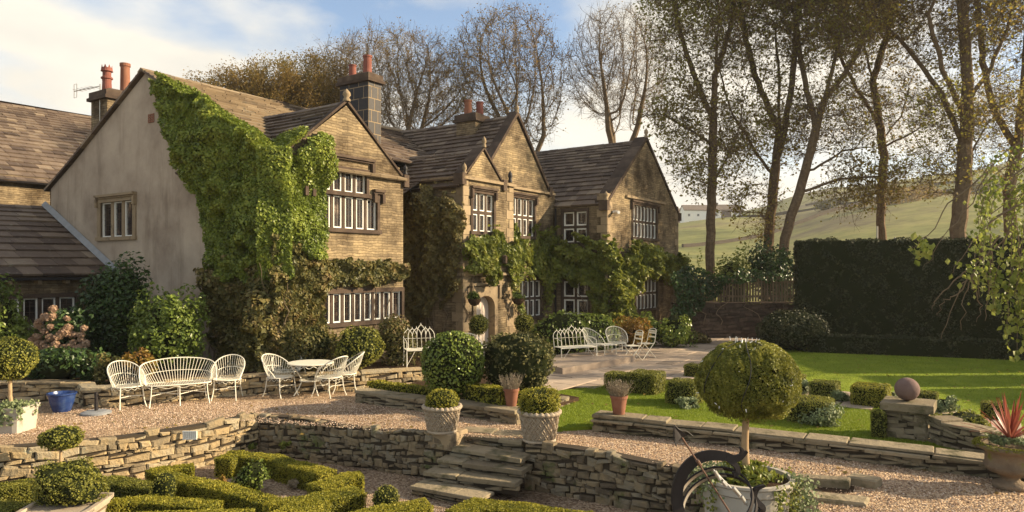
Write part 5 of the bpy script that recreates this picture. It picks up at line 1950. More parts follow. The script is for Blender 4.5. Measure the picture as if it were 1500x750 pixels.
# hydrangea with faded flower heads
hg = empty("hydrangea", at(98, 520, 16.9) * [1, 1, 0] + [0, 0, .36], "hydrangea bush with large faded pinkish-brown flower heads", "shrub")
mb = MB()
gg = np.random.default_rng(101)
shrub(mb, (0, 0, .75), (.66, .5, .80), gg, 1400, .11, 10, zmin=.0)
mb.build("foliage", [M['shrub_dark'], M['core']], hg)
mb = MB()
for k in range(84):
    a, b = gg.uniform(-1, 1), gg.uniform(0, 1)
    c = np.array([a * .62, -.45 - .12 * gg.uniform() + .25 * abs(a), .15 + b * 1.45 * (1 - .35 * abs(a))])
    r_ = gg.uniform(.065, .10)
    p, nn = blob_pts(70, gg)
    mb.leaves(c + p * r_ * [1, 1, .8], nn, .045, .4, 1.0, gg.uniform(0, 1, 70), g=gg)
    u, v = np.meshgrid(np.linspace(-1.57, 1.57, 6), np.linspace(0, 6.283, 9)[:-1], indexing='ij')
    mb.grid(c + np.stack([np.cos(u) * np.cos(v), np.cos(u) * np.sin(v), np.sin(u)], -1) * r_ * .8, .2, 0, wrap=True)
mb.build("flower_heads", M['hydrangea'], hg)

# clipped round and mounded plants by the house
def form(name, label, c, half, m, cat, q=2.0, leaf=.035, seed=1, zmin=None, amp=.03, a=0.0, group=None, dens=1.0, depth=.05, **kw):
    mb = MB()
    clipped(mb, c, half, np.random.default_rng(seed), q, a, dens, leaf, amp, depth, zmin=zmin, **kw)
    o = mb.build(name, [M[m], M['core']])
    return tag(o, label, cat, group)


p = gp(527, 532, .36)
form("clipped_bush", "round clipped box bush in front of the ground-floor window", (at(527, 508, 17.3)), (.56, .5, .48), 'box', "bush", leaf=.05, seed=111, zmin=.3)
c = at(664, 534, 14.6)
form("clipped_bush", "big bright round laurel ball in the centre bed", c, (.66, .62, .70), 'laurel', "bush", leaf=.055, seed=112, amp=.02, depth=.06, tilt=.8, dens=1.2)
c = at(762, 536, 14.9)
form("conifer_bush", "dark olive spreading conifer mound right of the laurel ball", at(760, 532, 14.8), (.80, .72, .72), 'conifer', "bush", leaf=.06, seed=113, amp=.07, depth=.16, zmin=.12, tilt=1.0)
form("clipped_mound", "left of the two overlapping bright green laurel mounds by the house", at(822, 492, 23.2), (.98, .8, .72), 'laurel', "bush", leaf=.085, seed=114, amp=.05, zmin=.05, depth=.12, group="laurel mounds by the house")
form("clipped_mound", "right and slightly higher of the two laurel mounds by the house", at(866, 489, 23.9), (.98, .8, .76), 'laurel', "bush", leaf=.085, seed=115, amp=.05, zmin=.05, depth=.12, group="laurel mounds by the house")

# small lollipop trees by the door
def lollipop(name, label, c, r, ground, m, leaf, seed, tr=.02, q=2.0, pot=None, rz=None):
    root = empty(name, (c[0], c[1], ground), label, "topiary")
    mb = MB()
    clipped(mb, (0, 0, c[2] - ground), (r, r, rz or r), np.random.default_rng(seed), q, leaf=leaf, amp=r * .035, depth=.03)
    mb.build("crown", [M[m], M['core']], root)
    mb = MB()
    n_ = 7
    gg = np.random.default_rng(seed)
    pts = [(gg.normal() * tr * .25, gg.normal() * tr * .25, z) for z in np.linspace(0, c[2] - ground - r * .6, n_)]
    mb.tube(pts, np.linspace(tr * 1.15, tr, n_), 8)
    mb.build("trunk", M['bark_young'], root)
    return root


lollipop("topiary_tree", "small dark round lollipop tree in front of the arched door", at(701, 476, 21.2), .30, .55, 'box', .04, 121)
lollipop("topiary_tree", "round lollipop tree in front of the creeper right of the door", at(768, 473, 22.2), .30, .55, 'box', .04, 122)
for px, Y, lab in ((701, 21.2, "pale square planter holding the dark lollipop tree at the door"), (768, 22.2, "pale square planter holding the lollipop tree right of the door")):
    mb = MB()
    c = at(px, 500, Y)
    mb.lathe([(.001, 0), (.20, 0), (.235, .48), (.26, .48), (.26, .54), (.21, .54), (.20, .48), (.001, .48)], (c[0], c[1], .06), 24, sq=8)
    o = mb.build("planter", M['planter_lead'])
    tag(o, lab, "planter")

# hanging baskets
for k, (px, py, Y, lab) in enumerate([(695, 438, 21.9, "hanging basket of trailing plants left of the door arch"), (759, 437, 23.0, "hanging basket right of the door under the creeper")]):
    c = at(px, py, Y)
    root = empty("hanging_basket", c, lab, "hanging basket", "hanging baskets by the door")
    gg = np.random.default_rng(130 + k)
    mb = MB()
    shrub(mb, (0, 0, .08), (.26, .24, .17), gg, 520, .055, 8)
    mb.build("plants", [M['shrub_bright'], M['core']], root)
    mb = MB()
    mb.lathe([(.005, -.22), (.12, -.18), (.19, -.08), (.21, 0), (.20, 0)], (0, 0, 0), 16)
    mb.build("basket", M['soil'], root)
    mb = MB()
    for a in (0, 2.1, 4.2):
        mb.tube([(.20 * math.cos(a), .2 * math.sin(a), 0), (0, 0, .42)], .005, 4)
    mb.build("chain", M['iron'], root)

# ------------------------------------------------------------------ hedges
g = np.random.default_rng(141)
A = at(1166, 480, 27.0)[:2]
B = (A[0] + 18 * .955, A[1] - 18 * .29)
B2 = np.array([17.9, A[1] - (17.9 - A[0]) * .30])
mb = MB()
hedge_run(mb, A, B2, 1.3, -.05, 3.86, g, leaf=.075, dens=.9, amp=.035)
o = mb.build("tall_hedge", [M['yew'], M['core']])
tag(o, "tall dark clipped hedge wall at the back of the shaded lawn", "hedge")
mb = MB()
a, b = gp(1190, 516, .06), gp(1480, 527, .06)
d = unit((b - a)[:2])
hedge_run(mb, a[:2] + [0, .35], b[:2] + d * 5 + [0, .35], .8, 0, .62, g, leaf=.06, dens=.9, amp=.03)
o = mb.build("low_hedge", [M['yew'], M['core']])
tag(o, "low dark hedge running along the foot of the tall hedge", "hedge")
form("clipped_mound", "dark domed bush at the left end of the low hedge", at(1162, 484, 24.4), (1.18, .9, .72), 'yew', "bush", leaf=.07, seed=142, zmin=.0, amp=.05)

yy = B2[1] - 1.0  # unseen hedge pieces, added with gaps to streak the lawn with shade
for k, L_ in enumerate([1.9, 2.3, 1.7, 2.4, 2.0, 2.2]):
    mb = MB()
    xx = 17.9 - .08 * k
    hedge_run(mb, (xx, yy), (xx - .05, yy - L_), 1.0, -.05, [4.0, 3.9, 3.6, 3.3, 3.0, 2.9][k], g, leaf=.09, dens=.5, amp=.05)
    o = mb.build("tall_hedge", [M['yew'], M['core']])
    tag(o, "added unseen hedge piece number %s from the tall hedge's end, beyond the right edge" % ["one", "two", "three", "four", "five", "six"][k], "hedge", "hedge pieces added to shade the lawn")
    yy -= L_ + .34 + .12 * (k % 2)

# small box hedges in the centre bed and its right part
mb = MB()
p0, p1 = gp(545, 571, .26), gp(622, 573, .26)
hedge_run(mb, at(545, 566, 15.9)[:2], at(640, 568, 14.9)[:2], .3, .12, .36, g, leaf=.035)
o = mb.build("box_hedge", [M['box_gold'], M['core']])
tag(o, "low golden box hedge left of the laurel ball, on top of the bed wall", "hedge")
mb = MB()
hedge_run(mb, at(688, 580, 14.3)[:2], at(742, 580, 13.7)[:2], .36, .12, .56, g, leaf=.04)
hedge_run(mb, at(742, 580, 13.75)[:2], at(800, 572, 14.1)[:2], .30, .12, .46, g, leaf=.04)
o = mb.build("box_hedge", [M['box_gold'], M['core']])
tag(o, "golden-brown box hedge behind the terracotta pot in the centre bed", "hedge")

# box blocks along the path
blocks = [(887, 925, 545, 572, 'dark', "leftmost rounded box block, behind the lavender pot"), (921, 973, 543, 578, '', "second box block from the left beside the flagged path"),
          (977, 1029, 555, 594, '', "box block just left of the big ball tree"), (1003, 1034, 533, 553, '', "small box block across the path, left of the ball tree's crown"),
          (1157, 1180, 548, 571, '', "small dark box block just right of the ball tree's crown"), (1155, 1221, 582, 622, '', "large box block right of the ball tree with a silvery plant at its foot"),
          (1186, 1230, 557, 587, '', "upright box block at the edge of the shaded lawn, left of the golden one"), (1248, 1304, 562, 597, 'gold', "golden-topped box block beside the path in front of the shaded lawn"),
          (1343, 1374, 573, 594, '', "box block right behind the gritstone ball"), (1276, 1298, 600, 642, '', "narrow upright box block against the left side of the stone pier"),
          (1438, 1474, 588, 616, '', "dark box block behind the red cordyline")]
for k, (x0, x1, y0, y1, kind, lab) in enumerate(blocks):
    gpt = gp((x0 + x1) / 2, y1, LZ)
    Y = gpt[1]
    w = (x1 - x0) / F * Y
    h = (y1 - y0) / F * Y
    hs = w / 2 / 1.12
    Yc = Y + hs * .9
    h = (y1 - y0 + (y0 - HY) * 0) / F * Y
    ztop = CH - (y0 - HY) / F * (Y + hs * 1.2)
    hh = max(ztop - LZ, .2)
    form("box_block", lab, ((x0 + x1) / 2 * 0 + ((x0 + x1) / 2 - 750) / F * Yc, Yc, LZ + hh / 2 - .03), (hs, hs, hh / 2 + .03), 'box_gold' if kind == 'gold' else 'box', "box bush", q=11.0, leaf=.024, dens=1.25, tilt=.55, seed=150 + k, amp=.007, a=R(56), zmin=LZ - .02, group="clipped box blocks along the path", depth=.018)
mb = MB()
form("low_mound", "low spreading green hummock behind the stepped wall", at(1400, 616, 12.3), (.42, .35, .14), 'box', "bush", leaf=.04, seed=170, q=3)

# silver-leaved low plants
for k, (px, py, w, h, lab) in enumerate([(1212, 628, 62, 34, "silvery variegated plant at the foot of the large box block"), (1190, 585, 0, 0, ""), (1177, 580, 34, 22, "silvery plant between the ball tree's crown and the upright box block"), (1236, 590, 30, 18, "silvery plant between the two box blocks by the shaded lawn"), (1312, 592, 22, 18, "silvery plant tucked left of the gritstone ball"), (1391, 606, 42, 24, "silvery hummock behind the stepped wall right of the pier"), (1008, 600, 40, 16, "pale plant at the foot of the block beside the ball tree")]):
    if not w:
        continue
    Y = gp(px, py, LZ)[1]
    sc = Y / F
    mb = MB()
    gg = np.random.default_rng(180 + k)
    shrub(mb, ((px - 750) * sc, Y + w * sc * .4, LZ + h * sc * .4), (w * sc / 2, w * sc / 2.4, h * sc * .62), gg, 1300, .05, 12, zmin=LZ, spread=.3)
    o = mb.build("silver_plant", [M['silver'], M['core']])
    tag(o, lab, "plant", "silver plants along the path")

# ------------------------------------------------------------------ the sunken parterre
ZG, ZT = -.72, -.40


def gt(px, py):
    return gp(px, py, ZT)[:2]


HD = [("left arm of the parterre hedge at the left edge of the photo", [(-40, 716), (30, 708), (66, 702)], .38),
      ("short hedge at the bottom left corner behind the wooden planter", [(-60, 735), (30, 742)], .36),
      ("short hedge between the wall and the small topiary cone", [(152, 700), (228, 712)], .34),
      ("long diagonal hedge running from the sunlit wall to the middle of the parterre", [(284, 681), (232, 687), (262, 700), (330, 712), (402, 733), (470, 730)], .34),
      ("hedge at the foot of the small topiary cone", [(148, 734), (215, 729), (317, 737)], .34),
      ("front hedge along the bottom of the photo left of centre", [(150, 756), (260, 752), (370, 748)], .34),
      ("back hedge of the parterre nearest the shaded wall", [(326, 673), (345, 664), (400, 668), (440, 681), (482, 692)], .34),
      ("blocky hedge corner standing in the middle of the parterre", [(412, 755), (470, 727), (527, 716)], .44),
      ("upper hedge block nearest the bottom of the steps", [(462, 712), (512, 696), (530, 694)], .36),
      ("hedge in the foreground left of the little ball bush", [(490, 765), (560, 745), (628, 735)], .40),
      ("hedge in the foreground right of the steps", [(668, 750), (700, 736), (770, 742), (860, 756), (960, 790)], .42)]
g = np.random.default_rng(191)
for k, (lab, pts, w) in enumerate(HD):
    mb = MB()
    q = [gt(*p_) for p_ in pts]
    for i, (a, b) in enumerate(zip(q[:-1], q[1:])):
        d_ = unit(b - a)
        hedge_run(mb, a - d_ * (.12 if i else 0), b + d_ * (w * .35 if i < len(q) - 2 else 0), w, ZG, ZT + .008 * g.normal(), g, leaf=.020, dens=1.25, amp=.006)
    o = mb.build("parterre_hedge", [M['box_gold'] if k in (3, 4, 5, 6, 7, 8, 9, 10) else M['box'], M['core']])
    tag(o, lab, "hedge", "low box hedges of the sunken parterre")

form("topiary_cone", "small rounded topiary cone in the left part of the parterre", (*gp(241, 729, -.5)[:2], -.36), (.15, .15, .22), 'box', "topiary", leaf=.022, seed=201, q=2.4, amp=.01)
form("clipped_ball", "loose round bush inside the back hedge of the parterre", (*gp(371, 710, -.62)[:2], -.50), (.27, .25, .23), 'shrub_bright', "bush", leaf=.04, seed=202, amp=.05, depth=.06, zmin=ZG)
form("clipped_ball", "small clipped ball beside the foreground hedge below the steps", (*gp(565, 734, -.5)[:2], -.47), (.20, .20, .20), 'box', "topiary", leaf=.024, seed=203, amp=.01, zmin=ZG)
for k, (px, py, lab) in enumerate([(325, 712, "small reddish dry plant inside the parterre"), (432, 716, "tuft of dry pale stems beside the parterre hedge corner"), (80, 668, "green weed growing from the sunlit retaining wall, left"), (137, 672, "green weed growing from the middle of the sunlit retaining wall"), (194, 690, "leafy weed at the foot of the sunlit retaining wall"), (275, 668, "weed under the white vent grille"), (370, 655, "small plant at the corner of the retaining walls"), (418, 652, "fern at the left of the shaded wall"), (600, 694, "small fern at the foot of the shaded wall by the steps"), (195, 533, "")]):
    if not lab:
        continue
    mb = MB()
    gg = np.random.default_rng(210 + k)
    if py > 700 or k in (4, 8):
        c = gp(px, py, ZG) + [0, 0, .07]
    else:
        c = at(px, py, {2: 11.85, 3: 11.95, 5: 13.2, 6: 13.6, 7: 13.3}.get(k, 12))
    shrub(mb, c, (.13, .10, .10), gg, 160, .05, 5, core=False)
    o = mb.build("small_plant", [M[['autumn', 'lavender', 'laurel', 'laurel', 'laurel', 'shrub_bright', 'creeper', 'creeper', 'creeper'][k]]])
    tag(o, lab, "plant")

# white ventilation grille in the wall
mb = MB()
c = at(279, 637, 12.60)
for k in range(8):
    mb.bar(c + [-.11 + k * .032, -.03, -.06], c + [-.11 + k * .032, -.03, .06], .016, .02)
mb.bar(c + [-.125, -.03, .065], c + [.125, -.03, .065], .02)
mb.bar(c + [-.125, -.03, -.065], c + [.125, -.03, -.065], .02)
mb.bar(c + [-.12, -.01, 0], c + [.12, -.01, 0], .02, .12)
o = mb.build("vent_grille", M['white'])
tag(o, "small white slatted vent grille set in the sunlit retaining wall", "vent")
# ------------------------------------------------------------------ garden furniture
def wire_seat(name, label, w=.30, dpt=.27, hgt=.46, nsp=25, nl=2, group=None):
    """rounded wire armchair or settee; it faces local -Y. w half width, dpt half depth"""
    root = empty(name, (0, 0, 0), label, "settee" if w > .4 else "armchair", group)
    sh = .43
    q = 2.0 if w < .4 else 3.2

    def rim(a, k=1.0):
        c, s = math.cos(a), math.sin(a)
        r = (abs(s) ** q + abs(c) ** q) ** (-1 / q)
        return np.array([w * k * s * r, dpt * k * c * r])

    am = R(118)
    mb = MB()

    def hoop(a):
        e = max(0.0, math.cos(a / am * math.pi / 2))
        z = sh + .02 + hgt * e ** .75
        p = rim(a, 1.12)
        return np.array([p[0], p[1] + .13 * (z - sh) / hgt, z])

    def lo(a):
        p = rim(a * .80, .92)
        return np.array([p[0], p[1], sh])

    aa = np.linspace(-am, am, 41)
    mb.tube([hoop(a) for a in aa], .0125, 6)
    sp = np.linspace(-am * .95, am * .95, nsp)
    A, B = np.array([lo(a) for a in sp]), np.array([hoop(a) for a in sp])
    m_ = (A + B) / 2 + np.array([[0, .02, 0]])
    mb.segs(A, m_, .0052, .0052, 5)
    mb.segs(m_, B, .0052, .0052, 5)
    arc = np.linspace(-am * .55, am * .55, 21)
    mb.tube([lo(a) * .52 + hoop(a) * .48 + [0, .012 - .0, 0] for a in arc], .007, 5)
    mb.build("backrest", M['cream_iron'], root)
    mb = MB()
    ar = np.linspace(0, 2 * math.pi, 37)[:-1]
    mb.tube([(*rim(a, .95), sh) for a in ar], .013, 6, closed=True)
    mb.tube([(*rim(a, .97), sh - .045 + .018 * math.sin(a * 14)) for a in np.linspace(0, 2 * math.pi, 120)[:-1]], .005, 4, closed=True)
    n_ = int(w / .016)
    for x in np.linspace(-w * .93, w * .93, n_):
        yy = dpt * .93 * (max(0, 1 - (abs(x) / (w * .95)) ** q)) ** (1 / q)
        mb.bar((x, -yy, sh + .004), (x, yy, sh + .004), .013, .006)
    mb.build("seat", M['cream_iron'], root)
    xs = [-.78, .78] if w < .4 else [-.86, 0, .86]
    st = []
    for sx_ in xs:
        for sy in (-1, 1):
            y0 = sy * dpt * (.72 if (w < .4) else .86)
            top = np.array([sx_ * w * .92, y0, sh])
            mb = MB()
            pts = [top, top + [sx_ * .012, sy * .01, -.15], top + [sx_ * .03, sy * .03, -.30], [top[0] + sx_ * .055, top[1] + sy * .085, 0.0]]
            mb.tube(pts, .0115, 6)
            mb.build("leg", M['cream_iron'], root)
            st.append(np.array([top[0] + sx_ * .018, top[1] + sy * .018, .235]))
    mb = MB()
    if w < .4:
        mb.tube([st[0], (st[0] + st[2]) / 2 + [0, .10, 0], st[2]], .008, 5)
        mb.tube([st[1], (st[1] + st[3]) / 2 - [0, .10, 0], st[3]], .008, 5)
        mb.tube([(st[0] + st[2]) / 2 + [0, .08, 0], (st[1] + st[3]) / 2 - [0, .08, 0]], .008, 5)
    else:
        for a, b in ((0, 3), (2, 5), (1, 2), (3, 4)):
            mb.tube([st[a], (st[a] + st[b]) / 2 + [0, 0, .01], st[b]], .008, 5)
    mb.build("stretcher", M['cream_iron'], root)
    return root


def place(o, px, py, deg, z=0.0, label=None, s=1.0):
    p = gp(px, py, z)
    o.location = [float(x) for x in p]
    o.rotation_euler = (0, 0, R(deg))
    o.scale = (s, s, s)
    if label:
        o["label"] = label
    return o


GA = "white wire armchairs on the gravel terrace"
ch0 = wire_seat("wire_armchair", "", group=GA)
place(ch0, 187, 596, 50, label="white wire armchair at the far left, beside the settee and turned to it")
ch1 = place(copy_tree(ch0), 333, 584, 6, label="white wire armchair just right of the settee, facing the camera")
ch2 = place(copy_tree(ch0), 411, 580, 62, label="white wire armchair at the left side of the round table")
ch3 = place(copy_tree(ch0), 420, 570, 15, label="white wire armchair behind the round table, facing the camera")
ch4 = place(copy_tree(ch0), 482, 580, -118, label="white wire armchair with its back to the camera, right of the round table")
ch5 = place(copy_tree(ch0), 505, 574, -75, label="farthest right wire armchair of the round table, against the bed wall")
p0 = wire_seat("wire_settee", "white wire settee for two in front of the raised bed wall", w=.66, dpt=.27, hgt=.47, nsp=45)
place(p0, 262, 591, 29, s=1.0)

# round table with scrolled legs
tb = empty("round_table", (*gp(455, 577)[:2], 0), "round white iron table standing among four wire armchairs", "table", rotz=.3)
mb = MB()
mb.lathe([(.001, .69), (.50, .69), (.515, .70), (.515, .715), (.49, .722), (.001, .722)], (0, 0, 0), 36)
mb.tube([(.50 * math.cos(a), .50 * math.sin(a), .655 + .022 * math.sin(a * 16)) for a in np.linspace(0, 2 * math.pi, 160)[:-1]], .007, 4, closed=True)
mb.build("tabletop", M['cream_iron'], tb)
for k in range(4):
    a = k * math.pi / 2 + .4
    c_, s_ = math.cos(a), math.sin(a)
    mb = MB()
    prof = [(.46, .68), (.40, .62), (.30, .50), (.22, .36), (.22, .28), (.28, .16), (.36, .05), (.40, 0)]
    mb.tube([(r_ * c_, r_ * s_, z) for r_, z in prof], .013, 6)
    mb.build("leg", M['cream_iron'], tb)
mb = MB()
mb.lathe([(.12, .30), (.25, .305), (.25, .325), (.12, .33)], (0, 0, 0), 24)
mb.build("shelf", M['cream_iron'], tb)


def gothic_bench(name, label, n=5, w=1.15):
    root = empty(name, (0, 0, 0), label, "bench")
    mb = MB()
    sh, hb = .44, .52
    step = w / (n + 1)
    lean = lambda z: .20 + (z - sh) * .22

    def P(x, z):
        return (x, lean(z), z)
    for i in range(n):
        x0 = -w / 2 + i * step
        x1 = x0 + 2 * step
        xm = (x0 + x1) / 2
        top = sh + hb * (1.0 + (.14 if i == n // 2 else 0)) - .012 * abs(i - n // 2)
        for a, b in ((x0, xm), (x1, xm)):
            pts = []
            for t in np.linspace(0, 1, 12):
                if t < .55:
                    pts.append(P(a, sh + (top - sh) * .62 * t / .55))
                else:
                    u_ = (t - .55) / .45
                    th_ = R(58)
                    pts.append(P(a + (b - a) * (1 - math.cos(u_ * th_)) / (1 - math.cos(th_)), sh + (top - sh) * (.62 + .38 * math.sin(u_ * th_) / math.sin(th_))))
            mb.tube(pts, .010, 5)
        mb.tube([P(xm, top), P(xm, top + .05)], [.014, .002], 5)
    mb.tube([P(-w / 2, sh + .25), P(w / 2, sh + .25)], .005, 4)
    mb.build("backrest", M['cream_iron'], root)
    mb = MB()
    for k in range(7):
        y = -.22 + k * .065
        mb.box((-w / 2, y, sh), (w / 2, y + .042, sh + .008))
    mb.box((-w / 2 - .01, -.235, sh - .02), (w / 2 + .01, -.215, sh + .012))
    mb.box((-w / 2 - .01, .21, sh - .02), (w / 2 + .01, .23, sh + .012))
    mb.build("seat", M['cream_iron'], root)
    for sx_ in (-1, 1):
        for sy in (-1, 1):
            mb = MB()
            mb.tube([(sx_ * w / 2, sy * .21, sh), (sx_ * w / 2, sy * .23, .2), (sx_ * (w / 2 + .01), sy * .28, 0)], .012, 6)
            mb.build("leg", M['cream_iron'], root)
        mb = MB()
        mb.tube([(sx_ * w / 2, lean(sh + .26), sh + .26), (sx_ * w / 2, 0, sh + .25), (sx_ * w / 2, -.22, sh + .20), (sx_ * w / 2, -.23, sh)], .010, 6)
        mb.build("armrest", M['cream_iron'], root)
    mb = MB()
    for sx_ in (-1, 1):
        mb.tube([(sx_ * w / 2, -.22, .05), (sx_ * w / 2 * .45, -.22, sh)], .007, 4)
    mb.build("brace", M['cream_iron'], root)
    return root


b1 = gothic_bench("gothic_bench", "white gothic-arched iron bench behind the bed wall, left of the laurel ball", 6, .80)
p = at(611, 532, 18.2)
b1.location = [float(p[0]) + .1, 18.2, .36]
b1.rotation_euler = (0, 0, R(18))
b2 = gothic_bench("gothic_bench", "white gothic-arched iron bench in front of the green laurel mounds", 8, 1.2)
p = gp(843, 530, .08)
b2.location = [float(p[0]), float(p[1]) + .1, .08]
b2.rotation_euler = (0, 0, R(26))
GB = "white wire armchairs on the door patio"
for px, py, dg, lab in ((873, 525, 48, "white wire armchair next to the right-hand gothic bench"), (904, 522, 8, "white wire armchair facing the camera left of the folding chairs")):
    c_ = place(copy_tree(ch0), px, py, dg, z=.08, label=lab, s=1.0)
    c_["group"] = GB
c_ = place(copy_tree(ch0), 648, 520, -40, z=.08, label="white wire armchair mostly hidden behind the laurel ball", s=1.0)
c_.location = (-2.05, 19.6, .08)
c_["group"] = GB
c_ = place(copy_tree(ch0), 700, 518, 20, z=.08, label="white wire armchair on the door patio between laurel ball and conifer", s=1.0)
c_.location = (-1.15, 21.0 - .9, .08)
c_["group"] = GB
st_ = empty("side_table", (*gp(888, 526, .08)[:2], .08), "small square white iron table between the patio armchairs", "table", rotz=.5)
mb = MB()
mb.box((-.24, -.24, .44), (.24, .24, .46))
mb.build("tabletop", M['cream_iron'], st_)
for a in (-1, 1):
    for b in (-1, 1):
        mb = MB()
        mb.tube([(a * .21, b * .21, .44), (a * .22, b * .22, 0)], .010, 5)
        mb.build("leg", M['cream_iron'], st_)


def folding_chair(label):
    root = empty("folding_chair", (0, 0, 0), label, "folding chair", "white folding chairs on the patio")
    mb = MB()
    for k in range(6):
        mb.box((-.19, -.20 + k * .068, .44), (.19, -.20 + k * .068 + .05, .452))
    mb.build("seat", M['cream_iron'], root)
    for s_ in (-1, 1):
        mb = MB()
        mb.bar((s_ * .185, -.24, 0), (s_ * .185, .20, .50), .022, .012)
        mb.bar((s_ * .185, .20, .50), (s_ * .17, .27, .84), .022, .012)
        mb.build("frame", M['cream_iron'], root)
        mb = MB()
        mb.bar((s_ * .165, .26, 0), (s_ * .165, -.19, .45), .022, .012)
        mb.build("leg", M['cream_iron'], root)
    mb = MB()
    mb.tube([(.17 * math.cos(a), .27 + .03 * math.sin(a), .83 + .07 * math.sin(a)) for a in np.linspace(0, math.pi, 13)], .011, 5)
    for z in (.62, .74, .80):
        mb.box((-.165, .24 + (z - .6) * .12, z), (.165, .252 + (z - .6) * .12, z + .045))
    mb.build("backrest", M['cream_iron'], root)
    return root


f1 = folding_chair("left one of the two white folding chairs on the patio")
place(f1, 926, 528, -62, z=.08)
f2 = place(copy_tree(f1), 946, 524, -62, z=.08, label="right one of the two white folding chairs on the patio")

# ------------------------------------------------------------------ pots and planters
def basket_planter(loc, r, h, label, seed):
    root = empty("basket_planter", loc, label, "planter", "basket-weave stone planters beside the steps")
    mb = MB()
    prof = [(.001, 0), (r * .70, 0), (r * .72, h * .06), (r * .76, h * .15), (r * .93, h * .86), (r * .95, h * .9), (r * 1.0, h * .92)]
    mb.lathe(prof, (0, 0, 0), 40)
    rr = lambda z: np.interp(z, [h * .08, h * .15, h * .86, h * .9], [r * .72, r * .76, r * .93, r * .95])
    # woven bands in two directions
    nb = 15
    for sg in (-1, 1):
        for k in range(nb):
            a0 = k * 2 * math.pi / nb + (sg * .1)
            z = np.linspace(h * .10, h * .88, 9)
            ang = a0 + sg * (z / h) * 1.15
            ph = np.arange(9)
            for (w0, w1) in ((-.040, -.004), (.004, .040)):
                lo_, hi_, lo2, hi2 = [], [], [], []
                for i in range(9):
                    R0 = rr(z[i]) + .012 + .008 * (1 if (i + (0 if sg > 0 else 1)) % 2 == 0 else -.4)
                    for lst, ww, dr_ in ((lo_, w0, -.02), (hi_, (w0 + w1) / 2, .006), (hi2, w1, -.02)):
                        a_ = ang[i] + ww * 1.0 / r * .8
                        lst.append(((R0 + dr_) * math.cos(a_), (R0 + dr_) * math.sin(a_), z[i] - ww * sg * .5))
                mb.grid(np.array([lo_, hi_, hi2]), .3 + .4 * ((k + (w0 > 0)) % 2))
    # rope rim
    aa = np.linspace(0, 2 * math.pi, 97)[:-1]
    mb.tube([(r * .99 * math.cos(a), r * .99 * math.sin(a), h * .945 + .006 * math.sin(a * 24)) for a in aa], .034 + .006 * np.sin(aa * 24), 8, closed=True)
    mb.tube([(r * .74 * math.cos(a), r * .74 * math.sin(a), h * .03) for a in aa[::2]], .028, 6, closed=True)
    mb.build("pot", M['basket_stone'], root)
    mb = MB()
    mb.lathe([(.001, h * .92), (r * .97, h * .90)], (0, 0, 0), 24)
    mb.build("soil", M['soil'], root)
    return root


pA = gp(652, 634, .08)
basket_planter((-1.19, 12.20, .078), .315, .44, "basket-weave stone planter on the left of the steps with a golden box ball", 1)
form("box_ball", "golden clipped box ball growing in the left basket planter", (-1.19, 12.20, .60), (.30, .30, .22), 'box_gold', "box ball", leaf=.022, seed=221, amp=.015, zmin=.48)
basket_planter((.45, 11.78, .02), .335, .50, "basket-weave stone planter on the right of the steps", 2)
form("box_ball", "rust-tinged square-clipped box plant in the right basket planter", (.45, 11.78, .64), (.33, .33, .24), 'box_gold', "box ball", leaf=.022, seed=222, amp=.02, zmin=.48, q=3.0)


def terra(loc, r, h, label, seed, lean=0):
    root = empty("terracotta_pot", loc, label, "pot", "terracotta pots with dry lavender")
    mb = MB()
    mb.lathe([(.001, 0), (r * .66, 0), (r * .95, h * .86), (r * 1.04, h * .86), (r * 1.06, h), (r * .92, h), (r * .9, h * .9), (.001, h * .88)], (0, 0, 0), 28)
    mb.build("pot", M['terracotta'], root, smooth=False)
    return root


def lavender(loc, r, h, label, seed):
    gg = np.random.default_rng(seed)
    mb = MB()
    n_ = 150
    a, rr_ = gg.uniform(0, 6.28, n_), r * gg.uniform(0, 1, n_) ** .5
    A = np.column_stack([rr_ * np.cos(a) * .7, rr_ * np.sin(a) * .7, np.zeros(n_)]) + loc
    B = A + np.column_stack([rr_ * np.cos(a) * .7 + gg.normal(size=n_) * .03, rr_ * np.sin(a) * .7 + gg.normal(size=n_) * .03, h * gg.uniform(.5, 1.0, n_)])
    mb.segs(A, B, .003, .002, 3, gg.uniform(0, 1, n_))
    k = gg.integers(0, n_, 1300)
    t = gg.uniform(.05, 1, 1300) ** 1.4
    P = A[k] + (B[k] - A[k]) * t[:, None] + gg.normal(size=(1300, 3)) * .010
    mb.leaves(P, np.tile([0, 0, .2], (1300, 1)), .026, 1.0, 2.6, None, 0, -.8, g=gg)
    o = mb.build("lavender", M['lavender'])
    tag(o, label, "plant", "dry lavender plants")


q1 = at(749, 596, 13.55)
terra((q1[0], 13.55, .255), .145, .33, "terracotta pot standing on the end of the centre bed's wall", 1)
lavender((q1[0], 13.55, .53), .17, .34, "dry lavender in the terracotta pot on the centre bed's wall", 231)
q2 = e3(.42, -.18, .305)
terra(tuple(q2), .15, .33, "terracotta pot standing on the left end of the low lawn wall", 2)
lavender((q2[0], q2[1], .59), .17, .33, "dry lavender in the terracotta pot on the lawn wall", 232)

# blue glazed pot
c = gp(86, 604)
mb = MB()
mb.lathe([(.001, 0), (.15, 0), (.165, .03), (.22, .20), (.245, .33), (.265, .345), (.265, .375), (.235, .375), (.22, .33), (.001, .30)], (c[0], c[1] + .1, 0), 40)
o = mb.build("glazed_pot", M['blue_glaze'])
tag(o, "empty cobalt blue glazed pot on the gravel in front of the low wall", "pot")
